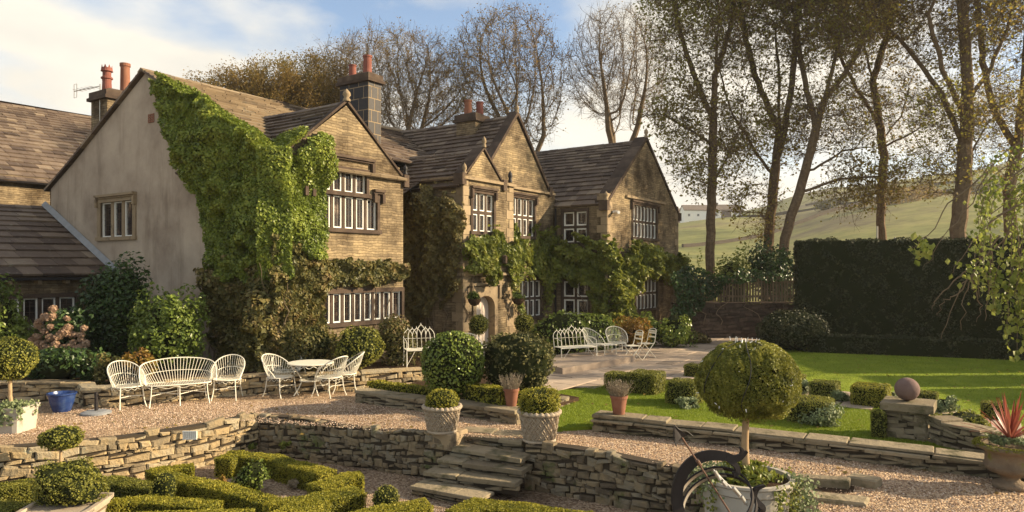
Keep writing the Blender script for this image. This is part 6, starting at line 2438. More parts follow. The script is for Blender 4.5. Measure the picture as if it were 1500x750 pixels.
# parasol base
c = gp(141, 606)
pb = empty("parasol_base", (c[0], c[1], 0), "flat dark parasol base with a short post, between the blue pot and the wire armchair", "parasol base")
mb = MB()
mb.lathe([(.001, 0), (.27, 0), (.27, .035), (.20, .06), (.001, .065)], (0, 0, 0), 28)
mb.build("disc", M['lead'], pb)
mb = MB()
mb.tube([(0.0, 0, .06), (0, 0, .42)], .032, 10)
mb.tube([(-.0, 0, .36), (.06, 0, .36)], .012, 6)
mb.build("post", M['iron'], pb)


def ivy_trail(mb, c, r, n, g, leaf=.05, down=.35, mi=0, sq=False):
    for k in range(n):
        a = g.uniform(0, 6.28)
        x, y = math.cos(a), math.sin(a)
        if sq:
            m_ = max(abs(x), abs(y))
            x, y = x / m_, y / m_
        L = g.uniform(.1, down)
        m2 = int(10 + L * 60)
        t = g.uniform(0, 1, m2)
        P = np.column_stack([c[0] + x * (r + .03) + g.normal(size=m2) * .03, c[1] + y * (r + .03) + g.normal(size=m2) * .03, c[2] + .03 - L * t])
        mb.leaves(P, np.tile([x, y, .3], (m2, 1)), leaf, .6, 1.2, None, mi, .3, g=g)


# pale planter at the left with its lollipop tree
c = np.array([(18 - 750) / F * 12.6, 12.6, 0])
mb = MB()
mb.lathe([(.001, 0), (.27, 0), (.30, .38), (.315, .38), (.325, .44), (.28, .44), (.27, .40), (.001, .40)], (c[0], c[1], 0), 32, sq=9)
o = mb.build("planter", M['planter_lead'])
tag(o, "pale square planter at the left edge of the gravel with a lollipop tree", "planter")
lollipop("topiary_tree", "round sunlit lollipop tree at the left edge above the pale square planter", at(15, 526, 12.6), .41, .42, 'box', .035, 241, tr=.03, rz=.38)
mb = MB()
gg = np.random.default_rng(242)
shrub(mb, (c[0], c[1], .45), (.32, .32, .12), gg, 900, .055, 12, core=False)
ivy_trail(mb, (c[0], c[1], .44), .30, 16, gg, sq=True)
o = mb.build("underplanting", M['silver'])
tag(o, "trailing variegated ivy spilling over the pale square planter at the left edge", "plant")

# wooden planter and mound in the parterre, with its own lollipop
c = at(95, 740, 9.6)
wp_ = empty("wooden_planter", (c[0], c[1], -.72), "pale wooden box planter at the bottom left with a mounded box bush", "planter", rotz=.10)
mb = MB()
mb.lathe([(.001, 0), (.40, 0), (.43, .36), (.46, .37), (.46, .42), (.40, .42), (.39, .38), (.001, .37)], (0, 0, 0), 40, sq=14)
mb.build("box", M['basket_stone'], wp_)
mb = MB()
for sx_, sy, dx_, dy in ((0, -1, 1, 0), (1, 0, 0, 1)):
    a = np.array([sx_ * .425 - dx_ * .3, sy * .425 - dy * .3, .30])
    b = np.array([sx_ * .425 + dx_ * .3, sy * .425 + dy * .3, .30])
    mb.bar(a, b, .02, .025)
    mb.bar(a - [0, 0, .22], b - [0, 0, .22], .02, .025)
mb.build("panel_moulding", M['wood'], wp_)
form("box_mound", "large double-humped box bush growing in the wooden planter at the bottom left", at(98, 712, 9.75), (.46, .34, .37), 'box', "bush", leaf=.023, seed=251, zmin=-.31, amp=.045, freq=4, tilt=.6, dens=1.2)
lollipop("topiary_tree", "small loose lollipop tree in front of the sunlit retaining wall", at(89, 641, 10.9), .30, -.72, 'box', .032, 252, tr=.02, rz=.18)

# ------------------------------------------------------------------ big ball tree in the foreground
BC = at(1095, 561, 8.6)
TB = at(1092, 694, 8.6)
bt = empty("ball_tree", (TB[0], 8.6, TB[2] - .1), "big clipped ball tree in the foreground on a bare stem, wound with dark cable", "topiary")
off = lambda P: np.asarray(P, float) - np.array(bt.location)
gg = np.random.default_rng(261)
mb = MB()
n = 44000
d, nn = blob_pts(n, gg, 2.25)
half = np.array([.575, .55, .49])
fl, fl2 = Fld(6, 3), Fld(14, 4)
zz = d[:, 2:3]
P = d * half * (1 - .10 * np.clip(-zz, 0, 1) ** 2 * 0 + .03 * np.abs(zz) ** 3)
P[:, 2] = np.where(P[:, 2] < 0, P[:, 2] * .80, P[:, 2])
nn = unit(nn / half)
rn = np.clip(gg.uniform(0, 1, n) * .75 + .12 + .14 * fl2(P), 0, 1)
P = P + nn * (.012 * fl(P) + .009 * fl2(P) - .035 * gg.uniform(0, 1, n) ** 2)[:, None]
lowr = (P[:, 2] < -.25) & (gg.uniform(size=n) < .25)
P[lowr, 2] -= gg.uniform(0, .07, lowr.sum())
mb.leaves(P, nn, .029, .85, 1.8, rn, g=gg)
u, v = np.meshgrid(np.linspace(-1.57, 1.57, 17), np.linspace(0, 6.283, 33)[:-1], indexing='ij')
B = np.stack([np.cos(u) * np.cos(v), np.cos(u) * np.sin(v), np.sin(u)], -1).reshape(-1, 3) * half * .92
B[:, 2] = np.where(B[:, 2] < 0, B[:, 2] * .80, B[:, 2])
mb.grid(B.reshape(17, 32, 3), .5, 1, wrap=True)
o = mb.build("crown", [M['box'], M['core']], bt)
o.location = off(BC)
mb = MB()
zt = BC[2] - .35
pts = [(TB[0] + .006 * math.sin(i), 8.6 + .006 * math.cos(i * 1.7), TB[2] - .1 + (zt - TB[2] + .1) * i / 8) for i in range(9)]
mb.tube([off(p_) for p_ in pts], np.linspace(.047, .040, 9), 12)
mb.build("trunk", M['bark_young'], bt, smooth=True)
mb = MB()
for k, a in enumerate(np.linspace(0, math.pi * 2, 8)[:-1]):
    pts = []
    for t in np.linspace(1.45, -.75, 22):
        r_ = math.cos(t)
        aa_ = a - 1.9 + .10 * math.sin(t * 3 + k)
        q = np.array([.578 * r_ * math.cos(aa_), .553 * r_ * math.sin(aa_), .50 * math.sin(t) * (.8 if t < 0 else 1)]) * 1.02
        pts.append(q + BC)
    mb.tube([off(p_) for p_ in pts], .0055, 5)
mb.build("cable", M['cable'], bt)
for k in range(34):
    mb = MB()
    a, t = gg.uniform(0, 6.28), gg.uniform(-.5, 1.5)
    r_ = math.cos(t)
    q = np.array([.58 * r_ * math.cos(a), .555 * r_ * math.sin(a), .5 * math.sin(t)]) * 1.02
    dd_ = unit(q + gg.normal(size=3) * .4) * .035
    if k < 9:
        q = np.array([gg.uniform(-.2, .2), gg.uniform(-.2, .2), .50])
        dd_ = unit([gg.normal() * .4, gg.normal() * .4, 1]) * .05
    mb.tube([off(q + BC), off(q + dd_ + BC)], [.006, .004], 5)
    mb.build("bulb", M['plastic_white'], bt)
# round pale planter
pz = TB[2] - .02
mb = MB()
mb.lathe([(.001, -.72), (.40, -.72), (.42, -.66), (.50, pz - .16), (.50, pz - .14), (.53, pz - .12), (.53, pz - .04), (.56, pz - .02), (.56, pz + .01), (.50, pz + .01), (.49, pz - .05), (.001, pz - .05)], (TB[0], 8.6, 0), 48)
o = mb.build("round_planter", M['planter_lead'], smooth=False)
tag(o, "large pale round planter in the foreground holding the big ball tree", "planter")
mb = MB()
mb.lathe([(.001, pz - .02), (.50, pz - .03)], (TB[0], 8.6, 0), 24, mi=1)
shrub(mb, (TB[0] - .05, 8.55, pz + .03), (.50, .42, .12), gg, 1500, .055, 18, core=False)
ivy_trail(mb, (TB[0], 8.6, pz + .01), .53, 30, gg, leaf=.035, down=.6)
o = mb.build("underplanting", [M['creeper'], M['soil']])
tag(o, "green leafy underplanting and ivy around the stem in the round planter", "plant")
mb = MB()
for k in range(5):
    P0_ = np.array([TB[0] + .50 + .03 * k, 8.45 - .05 * k, pz])
    m2 = 130
    t = gg.uniform(0, 1, m2)
    mb.leaves(np.column_stack([P0_[0] + .1 * t + gg.normal(size=m2) * .045, P0_[1] + gg.normal(size=m2) * .06, P0_[2] + .06 - .75 * t]), np.tile([.3, -1, .3], (m2, 1)), .034, .7, 1.2, g=gg)
for k in range(3):
    m2 = 260
    mb.leaves(np.array([TB[0] - .46, 8.5, pz + .02]) + gg.normal(size=(m2, 3)) * [.10, .12, .09], np.tile([-.3, -1, .5], (m2, 1)), .034, .9, 1.2, g=gg)
o = mb.build("trailing_ivy", M['silver'])
tag(o, "pale variegated ivy hanging down the right side of the round planter", "plant")

# ------------------------------------------------------------------ iron armillary
YA = 6.6
AC = at(1052, 738, YA)
arm = empty("armillary_sundial", (AC[0], YA, -.72), "dark iron armillary sundial with an arrow in the foreground below the ball tree", "sundial")
o3 = lambda P: np.asarray(P, float) - np.array([AC[0], YA, -.72])


def band(mb, pts, w, th, nrm, rnd=.5):
    """flat bar following pts; w in-plane width, nrm = the direction of th"""
    pts = np.asarray(pts, float)
    nrm = unit(np.asarray(nrm, float))
    tan = unit(np.gradient(pts, axis=0))
    s = np.cross(tan, nrm)
    w = np.broadcast_to(w, (len(pts),))[:, None]
    G = np.stack([pts + s * w / 2 + nrm * th / 2, pts - s * w / 2 + nrm * th / 2, pts - s * w / 2 - nrm * th / 2, pts + s * w / 2 - nrm * th / 2], 1)
    mb.grid(G, rnd, wrap=True)
    mb.ngon(G[0], rnd)
    mb.ngon(G[-1], rnd)


def A3(px, py, dy=0.0):
    return o3(at(px, py, YA + dy))


# big C ring with curled ends
ring = [(1094, 661), (1080, 672), (1060, 668), (1038, 667), (1018, 674), (1002, 690), (993, 712), (992, 738), (1000, 762), (1018, 784), (1044, 797), (1072, 797), (1098, 782), (1110, 760), (1112, 735)]
def smooth_pts(pts, n):
    pts = np.asarray(pts, float)
    t = np.arange(len(pts))
    tt = np.linspace(0, len(pts) - 1, n)
    out = []
    for x in tt:
        i = int(min(x, len(pts) - 2))
        u_ = x - i
        p0_, p1_, p2_, p3_ = pts[max(i - 1, 0)], pts[i], pts[i + 1], pts[min(i + 2, len(pts) - 1)]
        out.append(.5 * ((2 * p1_) + (-p0_ + p2_) * u_ + (2 * p0_ - 5 * p1_ + 4 * p2_ - p3_) * u_ ** 2 + (-p0_ + 3 * p1_ - 3 * p2_ + p3_) * u_ ** 3))
    return np.array(out)


mb = MB()
rp = smooth_pts([A3(*p_) for p_ in ring], 60)
wv = np.interp(np.linspace(0, 1, 60), [0, .08, .16, .3, .6, .9, 1], [.02, .06, .09, .105, .105, .09, .04])
band(mb, rp, wv, .03, (.15, -1, .1))
cu = smooth_pts([A3(*p_) for p_ in [(1066, 672), (1078, 682), (1080, 692), (1074, 695)]], 14)
band(mb, cu, np.linspace(.05, .045, 14), .035, (.15, -1, .1))
cu = smooth_pts([A3(*p_) for p_ in [(1084, 655), (1087, 660), (1084, 668), (1072, 671), (1064, 668)]], 18)
band(mb, cu, np.linspace(.012, .07, 18), .035, (.15, -1, .1))
mb.build("meridian_ring", M['iron'], arm)
# end scroll at the right
mb = MB()
cu = smooth_pts([A3(*p_, -.10) for p_ in [(1120, 711), (1108, 716), (1104, 727), (1110, 736), (1117, 745), (1110, 756)]], 24)
band(mb, cu, np.interp(np.linspace(0, 1, 24), [0, .3, .7, 1], [.02, .05, .05, .05]), .04, (.2, -1, .1))
mb.build("scroll", M['iron'], arm)
# equatorial bands: an open pair of hoops, lit inside
mb = MB()
cx_, cz_ = 1046, 738
ax = unit([.446, .46, -.70])
e1 = unit(np.cross(ax, [0, 1, 0]))
e2 = np.cross(ax, e1)
ctr = A3(1050, 738)
for dlt, ww in ((-.06, .026), (.05, .026)):
    aa = np.linspace(0, 2 * math.pi, 49)
    c3 = ctr + ax * dlt
    pts = [c3 + (.34 * math.cos(a)) * e1 + (.34 * math.sin(a)) * e2 for a in aa]
    inner, outer_ = [], []
    G = np.stack([np.array(pts) - ax * ww, np.array(pts) + ax * ww])
    mb.grid(G)
    G2 = np.stack([np.array([c3 + (.352 * math.cos(a)) * e1 + (.352 * math.sin(a)) * e2 for a in aa]) - ax * ww, np.array([c3 + (.352 * math.cos(a)) * e1 + (.352 * math.sin(a)) * e2 for a in aa]) + ax * ww])
    mb.grid(G2, .5)
    mb.grid(np.stack([G[0], G2[0]]))
    mb.grid(np.stack([G[1], G2[1]]))
mb.build("equatorial_band", [M['iron']], arm)
mb = MB()
for dlt in (-.06, .05):
    aa = np.linspace(math.pi * .95, math.pi * 1.75, 20)
    c3 = ctr + ax * dlt
    mb.grid(np.stack([np.array([c3 + (.337 * math.cos(a)) * e1 + (.337 * math.sin(a)) * e2 for a in aa]) - ax * .018, np.array([c3 + (.337 * math.cos(a)) * e1 + (.337 * math.sin(a)) * e2 for a in aa]) + ax * .018]))
mb.build("lit_inner_strip", M['steel'], arm)  # pale strips stand in for light on the inside of the bands
# the arrow (gnomon)
mb = MB()
mb.tube([A3(999, 641, -.25), A3(1070, 752, .21)], .0085, 8)
mb.tube([A3(1021, 674, -.12), A3(1026, 682, -.085)], .017, 8)
mb.build("rod", M['bronze'], arm)
mb = MB()
tri = [A3(988, 624, -.28), A3(1006, 637, -.24), A3(1000, 642, -.24), A3(996, 643, -.26), A3(990, 654, -.29)]
tri = [np.array(t_) for t_ in tri]
mb.ngon(tri)
mb.ngon([t_ + np.array([0, .012, 0]) for t_ in tri])
for a, b in zip(tri, tri[1:] + tri[:1]):
    mb.ngon([a, b, b + np.array([0, .012, 0]), a + np.array([0, .012, 0])])
mb.tube(smooth_pts([A3(988, 623, -.28), A3(996, 630, -.26), A3(1006, 632, -.24), A3(1015, 639, -.23)], 12), .005, 6)
mb.tube(smooth_pts([A3(988, 623, -.28), A3(987, 640, -.28), A3(991, 654, -.29)], 10), .006, 6)
mb.build("arrow_head", M['iron'], arm)
mb = MB()
for a, b in (((1047, 690), (1055, 703)), ((1058, 705), (1064, 712)), ((1074, 714), (1084, 726)), ((1086, 727), (1093, 738))):
    mb.tube([A3(*a, -.22), A3(*b, -.22)], .016, 8)
mb.tube([A3(1045, 688, -.22), A3(1095, 740, -.22)], .007, 6)
mb.build("spindle", M['steel'], arm)
# stand below the picture
mb = MB()
mb.lathe([(.22, 0), (.22, .06), (.12, .12), (.08, .3), (.10, .5), (.07, .62), (.16, .72), (.16, .78)], (0, 0, 0), 24)
mb.build("pedestal", M['urn_stone'], arm)

# ------------------------------------------------------------------ gritstone ball, urn and cordyline
mb = MB()
u, v = np.meshgrid(np.linspace(-1.57, 1.57, 21), np.linspace(0, 6.283, 41)[:-1], indexing='ij')
mb.grid(np.stack([np.cos(u) * np.cos(v), np.cos(u) * np.sin(v), np.sin(u)], -1) * .19 + pier_top + [-.02, -.02, .188], wrap=True)
o = mb.build("stone_ball", M['purple_stone'], smooth=True)
tag(o, "round purplish gritstone ball resting on the slab of the stone pier", "stone ball")

UY = 9.3
uc = at(1480, 700, UY)
un = empty("stone_urn", (uc[0], UY, 0), "weathered mossy stone urn at the right edge of the gravel", "urn")
mb = MB()
mb.lathe([(.001, 0), (.20, 0), (.20, .07), (.12, .10), (.10, .14), (.16, .18), (.26, .22), (.30, .30), (.285, .31), (.28, .46), (.31, .48), (.40, .52), (.41, .56), (.36, .57), (.34, .53), (.001, .50)], (0, 0, 0), 36)
mb.build("bowl", M['urn_stone'], un, smooth=True)
mb = MB()
gg = np.random.default_rng(271)
m2 = 4200
a = gg.uniform(0, 6.28, m2)
r_ = gg.uniform(.34, .425, m2)
keep = gg.uniform(size=m2) < .65 + .35 * np.sin(a * 3)
P = np.column_stack([r_ * np.cos(a), r_ * np.sin(a), .575 - np.clip(r_ - .40, 0, 1) * 1.5 + gg.normal(size=m2) * .006])[keep]
mb.leaves(P, np.tile([0, 0, 1.0], (len(P), 1)), .014, .9, 1.0, g=gg)
mb.build("moss", M['moss'], un)
mb = MB()
n_b = 46
for k in range(n_b):
    a = gg.uniform(0, 6.28)
    el = gg.uniform(.05, 1.0) ** .7 * 1.45
    L = gg.uniform(.42, .72)
    d0_ = np.array([math.cos(a) * math.cos(el), math.sin(a) * math.cos(el), math.sin(el)])
    s_ = unit(np.cross(d0_, [0, 0, 1]) + 1e-6)
    t = np.linspace(0, 1, 6)
    pts = np.array([d0_ * L * x - np.array([0, 0, .30 * L * x * x * (1.2 - math.sin(el))]) for x in t])
    wv = np.array([.012, .020, .020, .016, .010, .001])
    ups = unit(np.cross(s_, d0_))
    mb.grid(np.stack([pts + s_ * wv[:, None], pts - ups * .004, pts - s_ * wv[:, None]]), gg.uniform())
o = mb.build("cordyline", M['cordyline'], loc=(uc[0] - .0, UY, .62))
tag(o, "spiky red-leaved cordyline growing in the mossy stone urn", "plant")
mb = MB()
shrub(mb, (uc[0], UY, .60), (.30, .30, .07), gg, 700, .045, 12, core=False)
o = mb.build("underplanting", M['silver'])
tag(o, "small pale leaves filling the top of the mossy urn", "plant")

# ------------------------------------------------------------------ boundary wall, picket fence and climbers
g = np.random.default_rng(281)
FA, FB_ = at(985, 480, 28.6)[:2], at(1200, 480, 28.6)[:2]
fl_ = Line([FA, FB_])
mb = MB()
rubble(mb, fl_, .0, 1.42, g, hmin=.09, hmax=.16, wmin=.16, wmax=.45)
flags(mb, fl_, 1.50, g, th=.08, w=.36, lmin=.4, lmax=.8, d0=-.34, over=.02)
o = mb.build("boundary_wall", [M['mullion'], M['mortar']])  # dark stone colour stands in for the shade on this wall
tag(o, "shaded stone boundary wall at the end of the flagged path, below the picket fence", "wall")
fe = empty("picket_fence", (*fl_(fl_.L / 2, -.2, 1.5)[:2], 1.5), "weathered wooden picket fence on top of the boundary wall", "fence")
fo = np.array(fe.location)
s = .1
k = 0
while s < fl_.L - .1:
    mb = MB()
    h = 1.02 + g.uniform(-.03, .03)
    c_ = fl_(np.array([s]), -.2, 1.52)[0] - fo
    w2 = .036
    mb.hexa([c_ + [-w2, 0, 0], c_ + [w2, 0, 0], c_ + [w2, .02, 0], c_ + [-w2, .02, 0], c_ + [-w2, 0, h], c_ + [w2, 0, h - .02], c_ + [w2, .02, h - .02], c_ + [-w2, .02, h]], g.uniform())
    mb.build("picket", M['wood'], fe)
    s += .118 + g.uniform(-.01, .01)
    k += 1
mb = MB()
for z in (1.72, 2.3):
    mb.bar(fl_(np.array([0]), -.24, z)[0] - fo, fl_(np.array([fl_.L]), -.24, z)[0] - fo, .03, .08)
mb.build("rail", M['wood'], fe)
fm = lambda s, d, z: fl_(s, d, z)
mb = MB()
ivy(mb, fm, [(0, .6), (0, 2.9), (1.0, 2.9), (1.6, 2.7), (3.2, 2.75), (3.9, 2.55), (2.2, 2.35), (1.5, 1.6), (1.1, 1.5), (.7, .8)], g, 650, .10, .4, seed=75, base=.3, stems=4, mis=1)
ivy(mb, fm, [(3.4, 2.35), (3.4, 2.75), (5.8, 2.8), (5.8, 2.45)], g, 450, .10, .3, seed=76, base=.3)
o = mb.build("climber", [M['shrub_dark'], M['bark_pale']])
tag(o, "dark climber growing over the left part of the picket fence", "climbing plant")
# shrubs between fence and trees
bush("holly_shrub", "dark open-branched evergreen shrub rising between fence and forked tree", 1085, 1185, 330, 30.5, .5, 5000, .12, 'shrub_dark', seed=291, lobes=34, core=False, spread=.42, ls=.28)
bush("shrub", "sunlit yellow-green bush behind the left part of the picket fence", 1045, 1108, 362, 32.0, .3, 2600, .13, 'birch_leaf', seed=292, lobes=16)
bush("shrub", "thin yellow-leaved sapling between the wing gable and the first trunk", 1002, 1036, 352, 31.0, .3, 420, .10, 'birch_leaf', seed=293, lobes=10, core=False, ls=.35)
bush("shrub", "dark bush behind the wing gable's right corner", 996, 1040, 398, 29.6, .3, 1800, .11, 'shrub_dark', seed=294, lobes=12)
for k, (px, lab) in enumerate([(1285, "thin pale post standing behind the middle of the tall hedge"), (1330, "thin pale post behind the tall hedge, between the slim and the thick trunk")]):
    b = at(px, 345, 29.0)
    mb = MB()
    mb.tube([(b[0], 29.0 + k, 0), (b[0], 29.0 + k, [4.55, 4.15][k])], .035, 8)
    o = mb.build("post", M['planter_lead'])
    tag(o, lab, "post")

# ------------------------------------------------------------------ far hillside: houses, walls, bushes
def far_pt(px, Y):
    X = (px - 750) / F * Y
    return np.array([X, Y, float(hill_z(np.array([X]), np.array([Y]))[0])])


def far_house(px, Y, w, h, label, m, rz=.1, d=7, ridge=.35):
    c = far_pt(px, Y)
    root = empty("farmhouse", c, label, "house", rotz=rz)
    mb = MB()
    mb.box((-w / 2, -d / 2, -3), (w / 2, d / 2, h))
    for sx_ in (-1, 1):
        mb.ngon([(sx_ * w / 2, -d / 2, h), (sx_ * w / 2, d / 2, h), (sx_ * w / 2, 0, h + d * ridge)])
    mb.build("wall", m, root)
    mb = MB()
    for s_ in (-1, 1):
        e = np.array([0, s_ * (d / 2 + .3), h - .15])
        mb.hexa([(-w / 2 - .3, e[1], e[2]), (w / 2 + .3, e[1], e[2]), (w / 2 + .3, 0, h + d * ridge), (-w / 2 - .3, 0, h + d * ridge), (-w / 2 - .3, e[1], e[2] + .25), (w / 2 + .3, e[1], e[2] + .25), (w / 2 + .3, 0, h + d * ridge + .25), (-w / 2 - .3, 0, h + d * ridge + .25)])
    r_ = mb.build("roof", M['slate'], root)
    mb = MB()
    mb.box((w / 2 - 1.4, -.5, h + d * ridge - .6), (w / 2 - .4, .5, h + d * ridge + 1.3))
    mb.build("chimney", M['mullion'], r_)
    for k in range(max(2, int(w / 4))):
        mb = MB()
        x = -w / 2 + (k + .5) * w / max(2, int(w / 4))
        mb.box((x - .5, -d / 2 - .06, h * .5), (x + .5, -d / 2 - .02, h * .5 + 1.1))
        mb.build("window", M['glass'], root)
    return root


far_house(1026, 330, 17, 5.5, "white farmhouse on the far ridge between the wing gable and the first trunk", M['white'], .05)
far_house(1003, 345, 12, 4.2, "dark low farmhouse left of the white one on the far ridge", M['mullion'], .2)
far_house(1066, 335, 9, 4.0, "small dark farm building right of the first trunk on the far ridge", M['mullion'], -.1)
far_house(1079, 325, 4, 2.4, "tiny pale shed beside the dark farm building on the far ridge", M['white'], -.1, d=4)
for k, (px0, Y0, px1, Y1, lab) in enumerate([(1000, 150, 1260, 190, "field wall crossing the lower pasture behind the trunks"), (1080, 240, 1500, 215, "field wall crossing the middle of the far hillside"), (1180, 300, 1420, 260, "field wall high on the hillside at right"), (1010, 300, 1170, 270, "field wall below the far farmhouses")]):
    mb = MB()
    n_ = 40
    for i in range(n_):
        a = far_pt(px0 + (px1 - px0) * i / n_, Y0 + (Y1 - Y0) * i / n_)
        b = far_pt(px0 + (px1 - px0) * (i + 1) / n_, Y0 + (Y1 - Y0) * (i + 1) / n_)
        mb.bar(a + [0, 0, .3], b + [0, 0, .3], .5, .9, rnd=g.uniform())
    o = mb.build("field_wall", M['mortar'])
    tag(o, lab, "wall", "dry stone field walls on the hillside")
for k, (px, Y, w, h, lab) in enumerate([(1310, 170, 9, 4.5, "greyish clump of bare bushes on the hillside right of the slim trunk"), (1345, 175, 6, 3, "smaller clump of bare bushes on the hillside near the thick trunk"), (1230, 262, 5, 3, "lone round bush high on the far pasture"), (1212, 200, 4, 2.6, "small dark bush on the middle pasture"), (1450, 190, 7, 4, "bush clump on the hillside at the right edge")]):
    c = far_pt(px, Y)
    mb = MB()
    shrub(mb, c + [0, 0, h * .35], (w, w * .6, h * .7), np.random.default_rng(300 + k), 1500, .45, 12, core=False)
    o = mb.build("hillside_bush", M['tree_leaf_bare' if k in (0, 1) else 'conifer'])
    tag(o, lab, "bush")
mb = MB()
n_ = 40
P_ = [far_pt(1190 + 240 * i / n_, 250 - 12 * i / n_) + [0, 0, .25] for i in range(n_ + 1)]
for a, b in zip(P_[:-1], P_[1:]):
    mb.bar(a, b, 4.5, .3)
o = mb.build("hill_road", M['mortar'])
tag(o, kind='structure')
c = far_pt(1287, 245.5)
car = empty("parked_car", c + [0, 0, .4], "tiny pale car on the road across the far hillside", "car")
mb = MB()
mb.box((-2, -.8, .3), (2, .8, .9))
mb.hexa([(-1.4, -.75, .9), (1.1, -.75, .9), (1.1, .75, .9), (-1.4, .75, .9), (-.9, -.65, 1.5), (.6, -.65, 1.5), (.6, .65, 1.5), (-.9, .65, 1.5)])
mb.build("body", M['white'], car)
for x in (-1.2, 1.2):
    for y in (-.8, .8):
        mb = MB()
        mb.tube([(x, y - .1, .33), (x, y + .1, .33)], .33, 12)
        mb.build("wheel", M['iron'], car)

# ------------------------------------------------------------------ weeping tree at the right edge
g = np.random.default_rng(311)
wt = empty("weeping_tree", (8.1, 7.4, 0), "weeping tree at the right edge with hanging pale green leaves and bare drooping twigs", "tree")
wo = np.array([8.1, 7.4, 0])
mb, lf = MB(), MB()
mb.tube([np.array([0, 0, 0]), np.array([.1, .1, 1.5]), np.array([-.1, 0, 3.2]), np.array([-.6, 0, 4.8])], [.16, .14, .11, .07], 10)


def twig(pts, r0, leaves_n, lsz=.05, sp=.05, lo=0.0):
    pts = smooth_pts(pts, 14)
    pts[1:-1] += g.normal(size=(12, 3)) * .012
    mb.tube(pts, np.linspace(r0, .0025, 14), 4)
    if leaves_n:
        t = g.uniform(lo, 1, leaves_n) * 12.9
        i = t.astype(int)
        P = pts[i] + (pts[i + 1] - pts[i]) * (t - i)[:, None] + g.normal(size=(leaves_n, 3)) * sp
        lf.leaves(P, np.tile([-.2, -1, .3], (leaves_n, 1)), lsz, .9, 1.5, g.uniform(0, 1, leaves_n), 0, 1.4, g=g)
    return pts


WY = 7.4
W = lambda px, py, dy=0.0: at(px, py, WY + dy) - wo
# hanging curtains with leaves
for k in range(26):
    px = 1428 + 110 * g.uniform() ** .8
    y0, y1 = g.uniform(150, 300), g.uniform(330, 500)
    if px < 1450:
        y0, y1 = g.uniform(230, 330), g.uniform(360, 470)
    dy = g.uniform(-.5, .6)
    sw = g.normal() * 14
    twig([W(1560, y0 - 60, dy), W(px + 30, y0 - 10, dy), W(px, y0 + 20, dy), W(px + sw * .4, (y0 + y1) / 2, dy), W(px + sw, y1, dy)], .006, 70, .040, .04, .25)
for (x, y1) in ((1490, 528), (1478, 508), (1458, 448), (1500, 500), (1508, 470)):
    twig([W(x + 20, 330), W(x + 3, 400), W(x - 3, 450), W(x, y1)], .006, 70, .06, .03, .2)
# bare drooping twigs
for pts in ([(1465, 345), (1440, 380), (1425, 400), (1405, 425), (1390, 465), (1378, 497)], [(1440, 372), (1428, 400), (1415, 425), (1410, 455), (1408, 484)], [(1430, 392), (1400, 432), (1382, 440), (1376, 462)],
            [(1425, 400), (1430, 430), (1438, 452), (1430, 472)], [(1470, 350), (1450, 370), (1445, 400), (1447, 440), (1443, 470)], [(1452, 372), (1450, 400), (1454, 420)],
            [(1455, 240), (1420, 300), (1385, 340), (1365, 378), (1352, 392)], [(1450, 250), (1400, 290), (1372, 330), (1345, 356), (1333, 366)], [(1490, 300), (1450, 330), (1425, 350), (1405, 385), (1395, 400)], [(1420, 395), (1400, 410), (1372, 440), (1366, 455)]):
    twig([W(a, b) for a, b in pts], .009, 0)
P = W(1350, 366) + g.normal(size=(42, 3)) * [.05, .05, .055]
lf.leaves(P, np.tile([0, -1, .2], (len(P), 1)), .07, .9, 1.5, None, 0, 1.4, g=g)
P = W(1430, 405) + g.normal(size=(60, 3)) * [.10, .1, .10]
lf.leaves(P, np.tile([0, -1, .2], (len(P), 1)), .055, .9, 1.5, None, 0, 1.4, g=g)
mb.build("trunk", M['bark_pale'], wt)
lf.build("crown", M['birch_leaf'], wt)

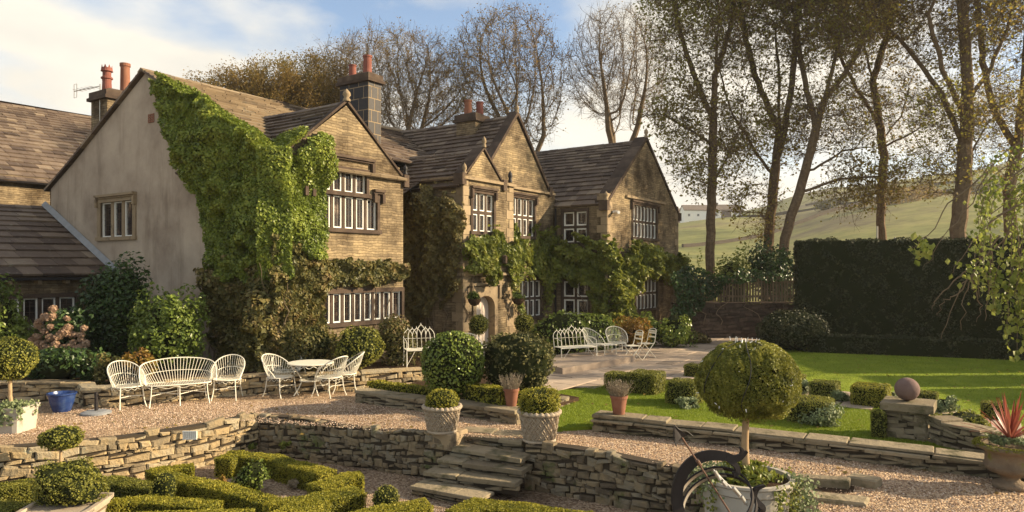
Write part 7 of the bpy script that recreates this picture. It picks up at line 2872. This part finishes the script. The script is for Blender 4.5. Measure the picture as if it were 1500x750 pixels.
# ------------------------------------------------------------------ fallen leaves
g = np.random.default_rng(321)
mb = MB()
Q = scatter_in(lawn2, 900, g)
Q2 = scatter_in([p_ for p_ in lawn1 if p_[0] < 9], 160, g)
Q3 = scatter_in([(-8, 12), (3, 12.6), (3.5, 9.6), (8, 8.6), (8, 10), (1, 13.5), (-3, 15.5), (-8, 14.5)], 420, g)
P = np.vstack([np.column_stack([Q, np.full(len(Q), LZ + .05)]), np.column_stack([Q2, np.full(len(Q2), LZ + .04)]), np.column_stack([Q3, np.full(len(Q3), .012)])])
mb.leaves(P, np.tile([0, 0, 1.0], (len(P), 1)), .06, .25, 1.2, g=g)
o = mb.build("fallen_leaves", M['tree_leaf_bare'])
tag(o, kind='stuff')
# loose gravel stones catch the light near the camera
mb = MB()
Q = scatter_in([(-9, 11.9), (-5.2, 13.4), (-1, 12.2), (.4, 11.8), (2.3, 10.3), (4, 9.2), (3.2, 8.1), (8, 8.1), (8.5, 10), (1, 12.6), (-.5, 13.8), (-3, 15.5), (-9, 15)], 60000, g)
n = len(Q)
c3 = np.column_stack([Q, np.full(n, .002)])
sz = g.uniform(.006, .015, n)
a = g.uniform(0, 6.28, n)
V = []
for (x, y, z) in ((1, 0, 0), (0, 1, 0), (-1, 0, 0), (0, -1, 0), (0, 0, 1.1)):
    xx = (x * np.cos(a) - y * np.sin(a)) * sz + g.normal(size=n) * .002
    yy = (x * np.sin(a) + y * np.cos(a)) * sz + g.normal(size=n) * .002
    V.append(c3 + np.column_stack([xx, yy, z * sz]))
V = np.stack(V, 1)
i0 = mb.addv(V.reshape(-1, 3))
f = np.array([[0, 1, 4], [1, 2, 4], [2, 3, 4], [3, 0, 4]])[None] + (i0 + 5 * np.arange(n))[:, None, None]
mb.tris(f.reshape(-1, 3), np.repeat(g.uniform(0, 1, n), 4))
M['pebble'] = mat("gravel_pebble", [(.14, .09, .065), (.34, .23, .16), (.50, .37, .27), (.66, .55, .44)], .9, 3)
o = mb.build("loose_gravel", M['pebble'])
tag(o, kind='stuff')

# ------------------------------------------------------------------ the air over the valley
mb = MB()
mb.box((-905, -32, -2.2), (1305, 1505, 90))
m, nt, out, pos = new_mat("haze_air")
pv = nt.nodes.new("ShaderNodeVolumePrincipled")
pv.inputs["Color"].default_value = (.95, .95, .95, 1)
pv.inputs["Density"].default_value = .0004
pv.inputs["Anisotropy"].default_value = .3
nt.links.new(pv.outputs[0], out.inputs["Volume"])
o = mb.build("haze", m)
tag(o, kind='stuff')
